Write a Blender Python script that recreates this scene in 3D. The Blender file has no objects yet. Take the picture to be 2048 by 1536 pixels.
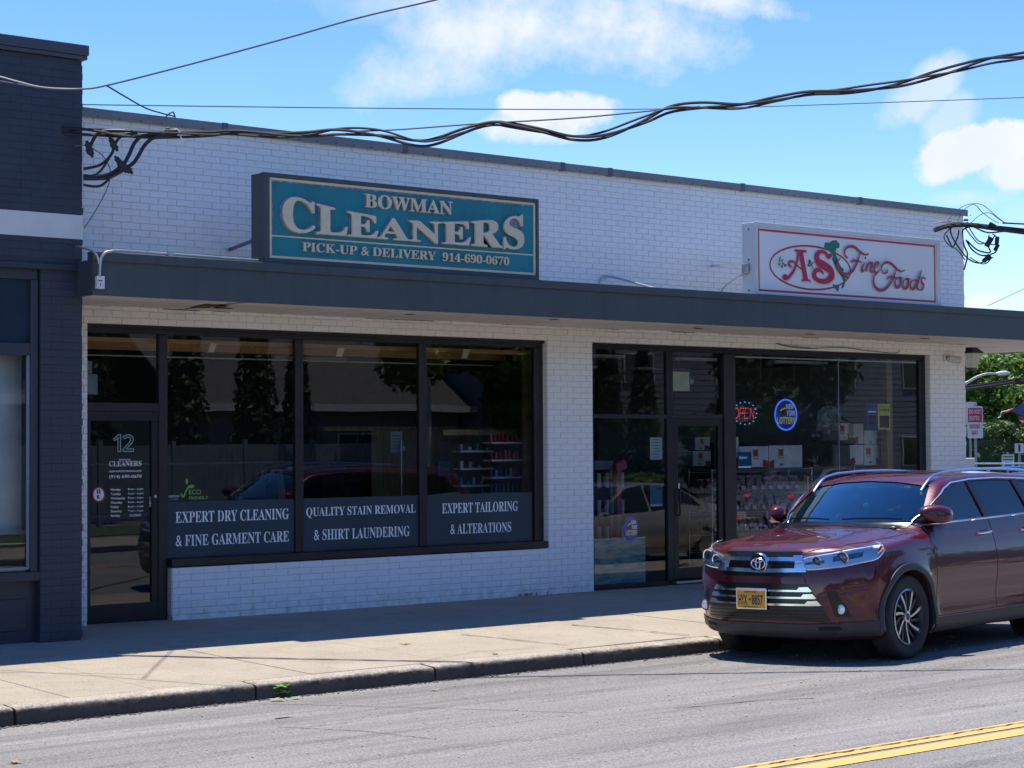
import bpy, bmesh, math, random
import numpy as np
from mathutils import Vector, Matrix
random.seed(7)
SC = bpy.context.scene
COL = SC.collection
R = math.radians

# ---------------------------------------------------------------- camera
# X runs along the shop front to the right, Y into the shops, Z up; Z = 0 is the pavement at the wall
CAM = Vector((-9.342, -18.252, 1.9))
YAW, PIT, ROL = R(39.677), R(1.6954), R(-0.32485)
FPX = 3856.0 / 2048.0
_f = Vector((math.sin(YAW) * math.cos(PIT), math.cos(YAW) * math.cos(PIT), math.sin(PIT)))
_r0 = Vector((math.cos(YAW), -math.sin(YAW), 0)); _u0 = _r0.cross(_f)
_r = _r0 * math.cos(ROL) + _u0 * math.sin(ROL)
_u = -_r0 * math.sin(ROL) + _u0 * math.cos(ROL)
cd = bpy.data.cameras.new('camera'); cam = bpy.data.objects.new('camera', cd); COL.objects.link(cam)
cd.sensor_width = 36.0; cd.lens = 36.0 * FPX; cd.clip_start = 0.1; cd.clip_end = 3000
M = Matrix((( _r.x, _u.x, -_f.x), (_r.y, _u.y, -_f.y), (_r.z, _u.z, -_f.z))).to_4x4()
M.translation = CAM
cam.matrix_world = M
SC.camera = cam

def _ray(px, py):            # direction seen at a point of the 2048 x 1536 photograph
    return _f + (px - 1024) / 3856.0 * _r - (py - 768) / 3856.0 * _u
def onY(px, py, Y): d = _ray(px, py); return CAM + d * ((Y - CAM.y) / d.y)
def onZ(px, py, Z): d = _ray(px, py); return CAM + d * ((Z - CAM.z) / d.z)
def atD(px, py, D): return CAM + _ray(px, py) * D       # at D metres of depth

# ---------------------------------------------------------------- light
KX, KY = 0.05, 0.22
SUND = Vector((KX, KY, 1)).normalized()      # towards the sun
SUN_EL = math.asin(SUND.z); SUN_AZ = math.atan2(SUND.x, SUND.y)
sl = bpy.data.lights.new('sun', 'SUN'); sl.energy = 4.15; sl.angle = R(0.53); sl.color = (1.0, 0.93, 0.82)
so = bpy.data.objects.new('sun', sl); COL.objects.link(so)
so.rotation_euler = (-SUND).to_track_quat('-Z', 'Y').to_euler(); so.location = (0, 0, 40)

W = bpy.data.worlds.new('World'); SC.world = W; W.use_nodes = True
nt = W.node_tree; N = nt.nodes; L = nt.links
N.clear()
def nd(t, **k):
    n = N.new(t)
    for a, b in k.items(): setattr(n, a, b)
    return n
def mth(op, a, b=None, c=None, clamp=False):
    n = nd('ShaderNodeMath', operation=op); n.use_clamp = clamp
    for i, x in enumerate((a, b, c)):
        if x is None: continue
        if isinstance(x, (int, float)): n.inputs[i].default_value = x
        else: L.new(x, n.inputs[i])
    return n.outputs[0]
sky = nd('ShaderNodeTexSky', sky_type='NISHITA'); sky.sun_disc = False
sky.sun_elevation = SUN_EL; sky.sun_rotation = SUN_AZ; sky.air_density = 0.85; sky.dust_density = 0.0; sky.ozone_density = 3.0
hs = nd('ShaderNodeHueSaturation'); hs.inputs['Saturation'].default_value = 1.26; hs.inputs['Hue'].default_value = 0.511; hs.inputs['Value'].default_value = 1.0
L.new(sky.outputs[0], hs.inputs['Color'])
tc = nd('ShaderNodeTexCoord')
sx = nd('ShaderNodeSeparateXYZ'); L.new(tc.outputs['Generated'], sx.inputs[0])
az = mth('ARCTAN2', sx.outputs[0], sx.outputs[1]); el = mth('ARCSINE', sx.outputs[2])
nz = nd('ShaderNodeTexNoise'); nz.inputs['Scale'].default_value = 9; nz.inputs['Detail'].default_value = 9; nz.inputs['Roughness'].default_value = 0.58
mp = nd('ShaderNodeMapping'); mp.inputs['Scale'].default_value = (1, 1, 2.2); L.new(tc.outputs['Generated'], mp.inputs[0]); L.new(mp.outputs[0], nz.inputs['Vector'])
nz2 = nd('ShaderNodeTexNoise'); nz2.inputs['Scale'].default_value = 30; nz2.inputs['Detail'].default_value = 10; nz2.inputs['Roughness'].default_value = 0.62; L.new(tc.outputs['Generated'], nz2.inputs['Vector'])
nsum = mth('ADD', mth('MULTIPLY', mth('SUBTRACT', nz.outputs[0], 0.5), 2.2), mth('MULTIPLY', mth('SUBTRACT', nz2.outputs[0], 0.5), 2.9))
def azel(px, py):
    d = _ray(px, py).normalized(); return math.atan2(d.x, d.y), math.asin(d.z)
mask = None
# the clouds over the shops: centre, size, softness, density
for (px, py, rx, ry, rot, soft, dens) in (
        (1130, 35, 350, 108, -6, 0.85, .88), (930, 70, 240, 95, 25, 0.9, .85), (1390, -20, 200, 45, -14, 0.6, .85), (820, -10, 240, 60, 0, 1.2, .5),
        (1120, 222, 120, 42, 0, 0.35, .95), (1075, 255, 120, 36, 0, 0.5, .8), (1840, 190, 95, 48, 35, 0.6, .62), (1900, 240, 70, 45, 40, 0.6, .5),
        (1950, 300, 125, 50, 12, 0.30, .96), (2040, 330, 90, 60, 10, 0.4, .9), (1960, 395, 90, 18, 0, 1.0, .5), (2060, 420, 60, 30, 0, 1.0, .4),
        (1965, 602, 50, 16, 0, 0.5, .85)):
    a0, e0 = azel(px, py); s = 1 / 3856.0
    da = mth('SUBTRACT', az, a0); de = mth('SUBTRACT', el, e0); c, sn = math.cos(R(rot)), math.sin(R(rot))
    u = mth('ADD', mth('MULTIPLY', da, c / (rx * s)), mth('MULTIPLY', de, sn / (rx * s)))
    v = mth('ADD', mth('MULTIPLY', da, -sn / (ry * s)), mth('MULTIPLY', de, c / (ry * s)))
    d2 = mth('ADD', mth('MULTIPLY', u, u), mth('MULTIPLY', v, v))
    m = mth('SUBTRACT', mth('ADD', mth('SUBTRACT', 1.15, d2), mth('MULTIPLY', nsum, 1.05)), 0.0)
    m = mth('MULTIPLY', mth('DIVIDE', m, soft * 1.6, clamp=True), dens)
    mask = m if mask is None else mth('MAXIMUM', mask, m)
# scattered cloud over the rest of the sky, away from this quarter
far = mth('SUBTRACT', 1.0, mth('MULTIPLY', mth('COMPARE', az, YAW, 0.42), mth('LESS_THAN', el, 0.32)))
gen = mth('MULTIPLY', mth('MULTIPLY', mth('SUBTRACT', nz.outputs[0], 0.61), 6.0, clamp=True), far)
mask = mth('MAXIMUM', mask, mth('MULTIPLY', gen, 0.8))
mask = mth('MULTIPLY', mask, mth('MULTIPLY', el, 40.0, clamp=True))
ccol = nd('ShaderNodeMix', data_type='RGBA'); ccol.inputs[6].default_value = (3.5, 4.0, 4.8, 1); ccol.inputs[7].default_value = (4.4, 4.5, 4.8, 1)
L.new(mth('MULTIPLY', nz2.outputs[0], 1.5, clamp=True), ccol.inputs[0])
mx = nd('ShaderNodeMix', data_type='RGBA'); L.new(mask, mx.inputs[0]); L.new(hs.outputs[0], mx.inputs[6]); L.new(ccol.outputs[2], mx.inputs[7])
bg = nd('ShaderNodeBackground'); bg.inputs[1].default_value = 0.13
L.new(mx.outputs[2], bg.inputs[0])
wo = nd('ShaderNodeOutputWorld'); L.new(bg.outputs[0], wo.inputs[0])
SC.view_settings.view_transform = 'Standard'; SC.view_settings.look = 'None'; SC.view_settings.gamma = 1; SC.view_settings.exposure = 0.76
SC.view_settings.use_curve_mapping = False
try:
    SC.cycles.max_bounces = 8; SC.cycles.transparent_max_bounces = 24; SC.cycles.glossy_bounces = 4; SC.cycles.diffuse_bounces = 4
    SC.cycles.use_denoising = True; SC.cycles.caustics_reflective = False; SC.cycles.caustics_refractive = False
except Exception: pass

# ---------------------------------------------------------------- materials
def pm(name, col, rough=0.6, metal=0.0, var=0.10, scale=3.0, bump=0.0, bscale=60.0, coat=0.0, spec=0.5, col2=None, sc=(1, 1, 1), rv=0.0, det=6, emit=None, lo=.35, hi=.65, world=False):
    m = bpy.data.materials.new(name); m.use_nodes = True
    t = m.node_tree; b = t.nodes['Principled BSDF']
    b.inputs['Roughness'].default_value = rough; b.inputs['Metallic'].default_value = metal
    b.inputs['Coat Weight'].default_value = coat; b.inputs['Coat Roughness'].default_value = 0.03
    b.inputs['Specular IOR Level'].default_value = spec
    tc = t.nodes.new('ShaderNodeTexCoord'); mp = t.nodes.new('ShaderNodeMapping'); mp.inputs['Scale'].default_value = sc
    if world:
        g = t.nodes.new('ShaderNodeNewGeometry'); t.links.new(g.outputs['Position'], mp.inputs[0])
    else: t.links.new(tc.outputs['Object'], mp.inputs[0])
    n = t.nodes.new('ShaderNodeTexNoise'); n.inputs['Scale'].default_value = scale; n.inputs['Detail'].default_value = det; n.inputs['Roughness'].default_value = .6
    t.links.new(mp.outputs[0], n.inputs['Vector'])
    mr = t.nodes.new('ShaderNodeMapRange'); mr.inputs[1].default_value = lo; mr.inputs[2].default_value = hi
    t.links.new(n.outputs[0], mr.inputs[0])
    mx = t.nodes.new('ShaderNodeMix'); mx.data_type = 'RGBA'
    c = tuple(col) + (1,)
    c1 = (tuple(min(1, x * (1 - var)) for x in col) + (1,)); c2 = (tuple(min(1, x * (1 + var)) for x in col) + (1,)) if col2 is None else tuple(col2) + (1,)
    mx.inputs[6].default_value = c1; mx.inputs[7].default_value = c2
    t.links.new(mr.outputs[0], mx.inputs[0]); t.links.new(mx.outputs[2], b.inputs['Base Color'])
    if rv:
        q = t.nodes.new('ShaderNodeMapRange'); q.inputs[1].default_value = .3; q.inputs[2].default_value = .7
        q.inputs[3].default_value = max(0, rough - rv); q.inputs[4].default_value = min(1, rough + rv)
        t.links.new(n.outputs[0], q.inputs[0]); t.links.new(q.outputs[0], b.inputs['Roughness'])
    if bump:
        n2 = t.nodes.new('ShaderNodeTexNoise'); n2.inputs['Scale'].default_value = bscale; n2.inputs['Detail'].default_value = 4
        t.links.new(mp.outputs[0], n2.inputs['Vector'])
        bp = t.nodes.new('ShaderNodeBump'); bp.inputs['Strength'].default_value = bump; bp.inputs['Distance'].default_value = 0.01
        t.links.new(n2.outputs[0], bp.inputs['Height']); t.links.new(bp.outputs[0], b.inputs['Normal'])
    if emit:
        b.inputs['Emission Color'].default_value = tuple(emit[0]) + (1,); b.inputs['Emission Strength'].default_value = emit[1]
    return m

def glassm(name, tint=(.8, .83, .83), k=1.7, rough=0.0, wav=0.0, tc_=(.95, .97, 1)):
    m = bpy.data.materials.new(name); m.use_nodes = True; t = m.node_tree; t.nodes.clear()
    o = t.nodes.new('ShaderNodeOutputMaterial'); a = t.nodes.new('ShaderNodeBsdfTransparent'); g = t.nodes.new('ShaderNodeBsdfGlossy')
    a.inputs[0].default_value = tuple(tint) + (1,); g.inputs['Roughness'].default_value = rough; g.inputs[0].default_value = tuple(tc_) + (1,)
    f = t.nodes.new('ShaderNodeFresnel'); f.inputs[0].default_value = 1.5
    q = t.nodes.new('ShaderNodeMath'); q.operation = 'MULTIPLY'; q.inputs[1].default_value = k; q.use_clamp = True
    t.links.new(f.outputs[0], q.inputs[0]); x = t.nodes.new('ShaderNodeMixShader')
    t.links.new(q.outputs[0], x.inputs[0]); t.links.new(a.outputs[0], x.inputs[1]); t.links.new(g.outputs[0], x.inputs[2]); t.links.new(x.outputs[0], o.inputs[0])
    if wav:
        tc = t.nodes.new('ShaderNodeTexCoord'); n = t.nodes.new('ShaderNodeTexNoise'); n.inputs['Scale'].default_value = .7
        t.links.new(tc.outputs['Object'], n.inputs['Vector']); bp = t.nodes.new('ShaderNodeBump'); bp.inputs['Strength'].default_value = wav; bp.inputs['Distance'].default_value = 0.02
        t.links.new(n.outputs[0], bp.inputs['Height']); t.links.new(bp.outputs[0], g.inputs['Normal'])
    return m

# ---------------------------------------------------------------- mesh building
class MB:
    def __init__(s): s.v = []; s.f = []; s.m = []
    def add(s, vs, fs, mi=0):
        o = len(s.v); s.v += [tuple(p) for p in vs]; s.f += [tuple(i + o for i in f) for f in fs]; s.m += [mi] * len(fs); return s
    def box(s, x0, x1, y0, y1, z0, z1, mi=0):
        return s.add([(x0, y0, z0), (x1, y0, z0), (x1, y1, z0), (x0, y1, z0), (x0, y0, z1), (x1, y0, z1), (x1, y1, z1), (x0, y1, z1)],
                     [(3, 2, 1, 0), (4, 5, 6, 7), (0, 1, 5, 4), (1, 2, 6, 5), (2, 3, 7, 6), (3, 0, 4, 7)], mi)
    def obox(s, c, ax, h, mi=0):       # centre, three axes, half sizes
        c = Vector(c); ax = [Vector(a) for a in ax]
        P = []
        for z in (-1, 1):
            for x, y in ((-1, -1), (1, -1), (1, 1), (-1, 1)):
                P.append(c + ax[0] * x * h[0] + ax[1] * y * h[1] + ax[2] * z * h[2])
        return s.add(P, [(3, 2, 1, 0), (4, 5, 6, 7), (0, 1, 5, 4), (1, 2, 6, 5), (2, 3, 7, 6), (3, 0, 4, 7)], mi)
    def bar(s, p, q, w, h=None, mi=0):      # square bar from p to q
        p, q = Vector(p), Vector(q); d = (q - p); l = d.length; d.normalize()
        up = Vector((0, 0, 1)) if abs(d.z) < .95 else Vector((0, 1, 0))
        a = d.cross(up).normalized(); b = a.cross(d)
        return s.obox((p + q) / 2, (d, a, b), (l / 2, w / 2, (h or w) / 2), mi)
    def tube(s, pts, r, n=6, cap=True, mi=0, rs=None):
        pts = [Vector(p) for p in pts]; k = len(pts); T = []
        for i in range(k):
            T.append((pts[min(i + 1, k - 1)] - pts[max(i - 1, 0)]).normalized())
        ref = Vector((0, 0, 1)) if abs(T[0].z) < .9 else Vector((1, 0, 0))
        a = T[0].cross(ref).normalized(); V = []
        for i in range(k):
            a = (a - T[i] * a.dot(T[i])).normalized(); b = T[i].cross(a); rr = rs[i] if rs else r
            for j in range(n):
                t = 2 * math.pi * j / n; V.append(pts[i] + (a * math.cos(t) + b * math.sin(t)) * rr)
        F = [(i * n + j, i * n + (j + 1) % n, (i + 1) * n + (j + 1) % n, (i + 1) * n + j) for i in range(k - 1) for j in range(n)]
        if cap: F += [tuple(range(n - 1, -1, -1)), tuple(range((k - 1) * n, k * n))]
        return s.add(V, F, mi)
    def cyl(s, p, q, r, r2=None, n=12, mi=0): return s.tube([p, q], r, n, True, mi, rs=[r, r if r2 is None else r2])
    def prism(s, pts, o, a, b, d, mi=0):      # outline pts (u,v) at origin o with axes a,b, thickness vector d
        o, a, b, d = map(Vector, (o, a, b, d)); n = len(pts)
        V = [o + a * u + b * v for u, v in pts]; V += [p + d for p in V]
        F = [tuple(range(n)), tuple(range(2 * n - 1, n - 1, -1))] + [(i, i + n, (i + 1) % n + n, (i + 1) % n) for i in range(n)]
        return s.add(V, F, mi)
    def lathe(s, prof, c, ax, n=24, mi=0):      # prof: (radius, along-axis) pairs
        c = Vector(c); ax = Vector(ax).normalized(); ref = Vector((0, 0, 1)) if abs(ax.z) < .9 else Vector((1, 0, 0))
        a = ax.cross(ref).normalized(); b = ax.cross(a); V = []; k = len(prof)
        for r, t in prof:
            for j in range(n):
                q = 2 * math.pi * j / n; V.append(c + ax * t + (a * math.cos(q) + b * math.sin(q)) * r)
        F = [(i * n + j, i * n + (j + 1) % n, (i + 1) * n + (j + 1) % n, (i + 1) * n + j) for i in range(k - 1) for j in range(n)]
        return s.add(V, F, mi)
    def mesh(s, name, off=(0, 0, 0)):
        me = bpy.data.meshes.new(name); o = Vector(off)
        me.from_pydata([(p[0] - o.x, p[1] - o.y, p[2] - o.z) for p in s.v], [], s.f)
        return me
    def build(s, name, mat, parent=None, smooth=False, bev=0.0, seg=1, angle=40, kind=None, local=False, fix=True):
        off = (0, 0, 0)
        if parent is not None and not local: off = WO(parent)
        me = s.mesh(name, off); mats = mat if isinstance(mat, (list, tuple)) else [mat]
        for m in mats: me.materials.append(m)
        if len(mats) > 1: me.polygons.foreach_set('material_index', s.m)
        if fix:
            bm = bmesh.new(); bm.from_mesh(me); bmesh.ops.recalc_face_normals(bm, faces=bm.faces)
            if bev > 0: bmesh.ops.bevel(bm, geom=bm.edges[:], offset=bev, segments=seg, affect='EDGES', clamp_overlap=True)
            bm.to_mesh(me); bm.free()
        if smooth:
            me.polygons.foreach_set('use_smooth', [True] * len(me.polygons))
            try: me.set_sharp_from_angle(angle=R(angle))
            except Exception: pass
        me.update()
        o = bpy.data.objects.new(name, me); COL.objects.link(o)
        if parent is not None: o.parent = parent
        if kind: o['kind'] = kind
        return o
def WO(o):           # where an unrotated thing's origin stands
    p = Vector((0, 0, 0))
    while o is not None: p += o.location; o = o.parent
    return p
def thing(name, label, cat, loc=(0, 0, 0), rz=0, group=None):
    o = bpy.data.objects.new(name, None); COL.objects.link(o); o.empty_display_size = .2
    o.location = loc; o.rotation_euler = (0, 0, rz); o['label'] = label; o['category'] = cat
    if group: o['group'] = group
    return o
def tag(o, label, cat, group=None):
    o['label'] = label; o['category'] = cat
    if group: o['group'] = group
    return o
def copy_tree(o, parent=None):
    c = o.copy(); COL.objects.link(c)
    if parent is not None: c.parent = parent
    for ch in list(o.children): copy_tree(ch, c)
    return c
# lettering ------------------------------------------------------
def serif(s): return ''.join(chr(0x1D400 + ord(c) - 65) if 'A' <= c <= 'Z' else chr(0x1D7CE + int(c)) if c.isdigit() else c for c in s)
def script(s): return ''.join(chr(0x1D4D0 + ord(c) - 65) if 'A' <= c <= 'Z' else chr(0x1D4EA + ord(c) - 97) if 'a' <= c <= 'z' else c for c in s)
def bold(s): return ''.join(chr(0x1D5D4 + ord(c) - 65) if 'A' <= c <= 'Z' else chr(0x1D5EE + ord(c) - 97) if 'a' <= c <= 'z' else c for c in s)
_tc = {}
def textmesh(s, ext=0.0, off=0.0, bevel=0.0):
    c = bpy.data.curves.new('text', 'FONT'); c.body = s; c.size = 1; c.extrude = ext; c.offset = off; c.bevel_depth = bevel; c.resolution_u = 6
    o = bpy.data.objects.new('text', c); COL.objects.link(o)
    dg = bpy.context.evaluated_depsgraph_get(); dg.update()
    me = bpy.data.meshes.new_from_object(o.evaluated_get(dg)); bpy.data.objects.remove(o); bpy.data.curves.remove(c)
    return me
def lettering(name, s, x0, x1, z0, z1, Y, mat, parent, thick=0.0, off=0.0, warp=None, frame=None, keep=False):
    """letters fitted to the rectangle x0..x1, z0..z1 standing in the plane y=Y and read from -Y; frame=(o,a,b,n) puts them on another plane"""
    me = textmesh(s, 0.5 if thick else 0.0, off)
    co = np.empty(len(me.vertices) * 3); me.vertices.foreach_get('co', co); co = co.reshape(-1, 3)
    mn, mxx = co.min(0), co.max(0)
    u = (co[:, 0] - mn[0]) / (mxx[0] - mn[0]); v = (co[:, 1] - mn[1]) / (mxx[1] - mn[1])
    if keep:
        k = (z1 - z0) / (mxx[1] - mn[1]); w = (mxx[0] - mn[0]) * k; xc = (x0 + x1) / 2; x0, x1 = xc - w / 2, xc + w / 2
    X = x0 + u * (x1 - x0); Z = z0 + v * (z1 - z0)
    if warp is not None: Z = warp(u, v)
    T = co[:, 2] * 2 * (thick / 2)
    if frame is None:
        out = np.stack([X, Y - T - thick / 2, Z], 1)
        off3 = np.array(WO(parent)) if parent is not None else np.zeros(3)
        out = out - off3
    else:
        o, a, b, n = [np.array(q) for q in frame]
        out = o + X[:, None] * a + Z[:, None] * b + (T[:, None] + thick / 2) * n
    me.vertices.foreach_set('co', out.astype('f').ravel()); me.materials.clear(); me.materials.append(mat); me.update(); me.name = name
    ob = bpy.data.objects.new(name, me); COL.objects.link(ob)
    if parent is not None: ob.parent = parent
    return ob
def disc(mb, cx, cz, rx, rz, y0, y1, n=32, mi=0):
    mb.prism([(cx + rx * math.cos(2 * math.pi * i / n), cz + rz * math.sin(2 * math.pi * i / n)) for i in range(n)], (0, y0, 0), (1, 0, 0), (0, 0, 1), (0, y1 - y0, 0), mi)
def ring(mb, cx, cz, rx, rz, t, y0, y1, n=40, mi=0, a0=0, a1=360):
    V = []; F = []
    full = (a1 - a0) >= 360
    k = n if full else n + 1
    for i in range(k):
        a = R(a0 + (a1 - a0) * i / n); c, s_ = math.cos(a), math.sin(a)
        for (q, y) in ((0, y0), (-t, y0), (-t, y1), (0, y1)): V.append((cx + (rx + q) * c, y, cz + (rz + q) * s_))
    for i in range(n):
        j = (i + 1) % k
        for q in range(4): F.append((i * 4 + q, i * 4 + (q + 1) % 4, j * 4 + (q + 1) % 4, j * 4 + q))
    if not full: F += [(0, 1, 2, 3), (k * 4 - 4, k * 4 - 3, k * 4 - 2, k * 4 - 1)]
    mb.add(V, F, mi)
def catmull(P, n=8):
    P = [Vector(p) for p in P]; out = []
    for i in range(len(P) - 1):
        a, b, c, d = P[max(i - 1, 0)], P[i], P[i + 1], P[min(i + 2, len(P) - 1)]
        for k in range(n):
            t = k / n; out.append(0.5 * ((2 * b) + (c - a) * t + (2 * a - 5 * b + 4 * c - d) * t * t + (3 * b - a - 3 * c + d) * t ** 3))
    out.append(P[-1]); return out
def stroke(mb, pts, w, y, ws=None, mi=0):    # flat ribbon in the x-z plane
    P = [Vector((p[0], p[1])) for p in pts]; V = []; k = len(P)
    for i in range(k):
        t = (P[min(i + 1, k - 1)] - P[max(i - 1, 0)]).normalized(); n = Vector((-t.y, t.x)); h = (ws[i] if ws else w) / 2
        V += [(P[i].x + n.x * h, y, P[i].y + n.y * h), (P[i].x - n.x * h, y, P[i].y - n.y * h)]
    mb.add(V, [(2 * i, 2 * i + 1, 2 * i + 3, 2 * i + 2) for i in range(k - 1)], mi)
# ================================================================ materials of the place
def ground_mat(name, c1, c2, c3, rough, speck, stretch=(1, 1, 1), sp_scale=90, bump=.25):
    m = bpy.data.materials.new(name); m.use_nodes = True; t = m.node_tree; b = t.nodes['Principled BSDF']; b.inputs['Roughness'].default_value = rough
    b.inputs['Specular IOR Level'].default_value = .3
    g = t.nodes.new('ShaderNodeNewGeometry')
    def noise(scale, sc=(1, 1, 1), det=6, ro=.6):
        mp = t.nodes.new('ShaderNodeMapping'); mp.inputs['Scale'].default_value = sc; t.links.new(g.outputs['Position'], mp.inputs[0])
        n = t.nodes.new('ShaderNodeTexNoise'); n.inputs['Scale'].default_value = scale; n.inputs['Detail'].default_value = det; n.inputs['Roughness'].default_value = ro
        t.links.new(mp.outputs[0], n.inputs['Vector']); return n.outputs[0]
    def mr(x, lo, hi, a=0, c=1):
        q = t.nodes.new('ShaderNodeMapRange'); q.inputs[1].default_value = lo; q.inputs[2].default_value = hi; q.inputs[3].default_value = a; q.inputs[4].default_value = c
        t.links.new(x, q.inputs[0]); return q.outputs[0]
    def mix(f, a, c, mode='MIX'):
        q = t.nodes.new('ShaderNodeMix'); q.data_type = 'RGBA'; q.blend_type = mode
        t.links.new(f, q.inputs[0]) if not isinstance(f, float) else setattr(q.inputs[0], 'default_value', f)
        for i, x in ((6, a), (7, c)):
            if isinstance(x, tuple): q.inputs[i].default_value = x + (1,)
            else: t.links.new(x, q.inputs[i])
        return q.outputs[2]
    col = mix(mr(noise(.9, stretch), .35, .65), c1, c2)
    col = mix(mr(noise(3.1, stretch, 8, .7), .5, .72, 0, .7), col, c3)
    if stretch[0] < .5:
        col = mix(mr(noise(1.0, (.045, 2.6, 1), 5, .65), .52, .66, 0, .55), col, c3)      # tyre polished tracks
        col = mix(mr(noise(.55, (.35, .8, 1), 4, .6), .57, .64, 0, .35), col, c2)          # paler worn patches
        col = mix(mr(noise(2.2, (.8, 1, 1), 7, .75), .66, .72, 0, .5), col, tuple(x * .6 for x in c3))
    col = mix(mr(noise(sp_scale, (1, 1, 1), 3, .8), .38, .62), mix(1.0, col, tuple([1 - speck] * 3), 'MULTIPLY'), mix(1.0, col, tuple([1 + speck] * 3), 'MULTIPLY'))
    # gum spots and small pits
    v = t.nodes.new('ShaderNodeTexVoronoi'); v.inputs['Scale'].default_value = 5.2; t.links.new(g.outputs['Position'], v.inputs['Vector'])
    sp = t.nodes.new('ShaderNodeMath'); sp.operation = 'LESS_THAN'; sp.inputs[1].default_value = .075; t.links.new(v.outputs['Distance'], sp.inputs[0])
    q = t.nodes.new('ShaderNodeMath'); q.operation = 'MULTIPLY'; q.inputs[1].default_value = .45; t.links.new(sp.outputs[0], q.inputs[0])
    col = mix(q.outputs[0], col, tuple(x * .35 for x in c1))
    t.links.new(col, b.inputs['Base Color'])
    bp = t.nodes.new('ShaderNodeBump'); bp.inputs['Strength'].default_value = bump; bp.inputs['Distance'].default_value = .008
    t.links.new(noise(sp_scale * .8, (1, 1, 1), 5, .8), bp.inputs['Height']); t.links.new(bp.outputs[0], b.inputs['Normal'])
    return m
m_asph = ground_mat('asphalt', (.175, .170, .163), (.255, .248, .238), (.105, .102, .099), .85, .42, (.16, 1.6, 1), 62, .6)
m_asph2 = ground_mat('old asphalt', (.12, .12, .12), (.16, .158, .155), (.08, .08, .082), .85, .25, (1, 1, 1), 70, .5)
m_conc = ground_mat('concrete', (.325, .282, .222), (.372, .326, .26), (.25, .218, .172), .85, .20, (1, 1, 1), 75, .4)
m_kerb = ground_mat('kerb concrete', (.42, .37, .30), (.34, .30, .25), (.20, .18, .15), .9, .35, (1, 1, 1), 45, .6)
def darken_low(m):       # darker colour low on the kerb's face, by height
    t = m.node_tree; b = t.nodes['Principled BSDF']; l = b.inputs['Base Color'].links[0]; src = l.from_socket
    g = t.nodes.new('ShaderNodeNewGeometry'); s = t.nodes.new('ShaderNodeSeparateXYZ'); t.links.new(g.outputs['Position'], s.inputs[0])
    n = t.nodes.new('ShaderNodeTexNoise'); n.inputs['Scale'].default_value = 14; n.inputs['Detail'].default_value = 6; t.links.new(g.outputs['Position'], n.inputs['Vector'])
    a = t.nodes.new('ShaderNodeMath'); a.operation = 'MULTIPLY_ADD'; a.inputs[1].default_value = .05; t.links.new(n.outputs[0], a.inputs[0]); t.links.new(s.outputs[2], a.inputs[2])
    q = t.nodes.new('ShaderNodeMapRange'); q.inputs[1].default_value = -.070; q.inputs[2].default_value = -.102; q.inputs[3].default_value = 0; q.inputs[4].default_value = .9; t.links.new(a.outputs[0], q.inputs[0])
    x = t.nodes.new('ShaderNodeMix'); x.data_type = 'RGBA'; x.inputs[7].default_value = (.040, .036, .032, 1); t.links.new(q.outputs[0], x.inputs[0]); t.links.new(src, x.inputs[6]); t.links.new(x.outputs[2], b.inputs['Base Color'])
darken_low(m_kerb)
m_soil = pm('soil', (.08, .065, .045), .95, var=.3, scale=2)
m_joint = pm('joint dirt', (.10, .09, .075), .95, var=.3, scale=12)
m_yel = pm('yellow road paint', (.66, .41, .12), .75, var=.10, scale=30, col2=(.50, .36, .17), lo=.48, hi=.78, bump=.3, bscale=80)
m_grass = pm('grass', (.06, .10, .025), .9, var=.4, scale=6, bump=1, bscale=30)

# ================================================================ the ground
def sheet(name, prof, x0, x1, mat, kind='structure', nx=1):     # prof: (y,z) pairs
    mb = MB(); k = len(prof)
    for i in range(nx + 1):
        x = x0 + (x1 - x0) * i / nx
        mb.v += [(x, y, z) for y, z in prof]
    for i in range(nx):
        for j in range(k - 1): mb.f.append((i * k + j, i * k + j + 1, (i + 1) * k + j + 1, (i + 1) * k + j)); mb.m.append(0)
    return mb.build(name, mat, None, kind=kind, fix=False)
g = sheet('ground', [(900, -.34), (-900, -.34)], -900, 900, m_grass)
KY0 = -4.58
def road_z(y):
    if y > -10: return -.23 + (.11) * ((y - KY0) / (-10 - KY0)) ** .8 if y < KY0 else -.23
    return -.12 - .11 * min(1, (-10 - y) / 5.4)
sheet('road', [(y, road_z(y)) for y in [KY0 + .02, KY0 - .3, -5.5, -6.5, -8, -9, -10, -11, -12.5, -14, -15.4]], -120, 160, m_asph)
for k, y0 in enumerate((-9.93, -10.14)):
    mb = MB(); X = [-60 + i * 1.5 for i in range(0, 120)]
    rr = random.Random(k)
    for x in X: mb.v += [(x, y0 + rr.uniform(-.005, .005), road_z(y0) + .005), (x, y0 - .155 + rr.uniform(-.006, .006), road_z(y0 - .155) + .005)]
    mb.f = [(2 * i, 2 * i + 1, 2 * i + 3, 2 * i + 2) for i in range(len(X) - 1)]; mb.m = [0] * len(mb.f)
    mb.build('lane_line', m_yel, None, kind='structure', fix=False)
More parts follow.
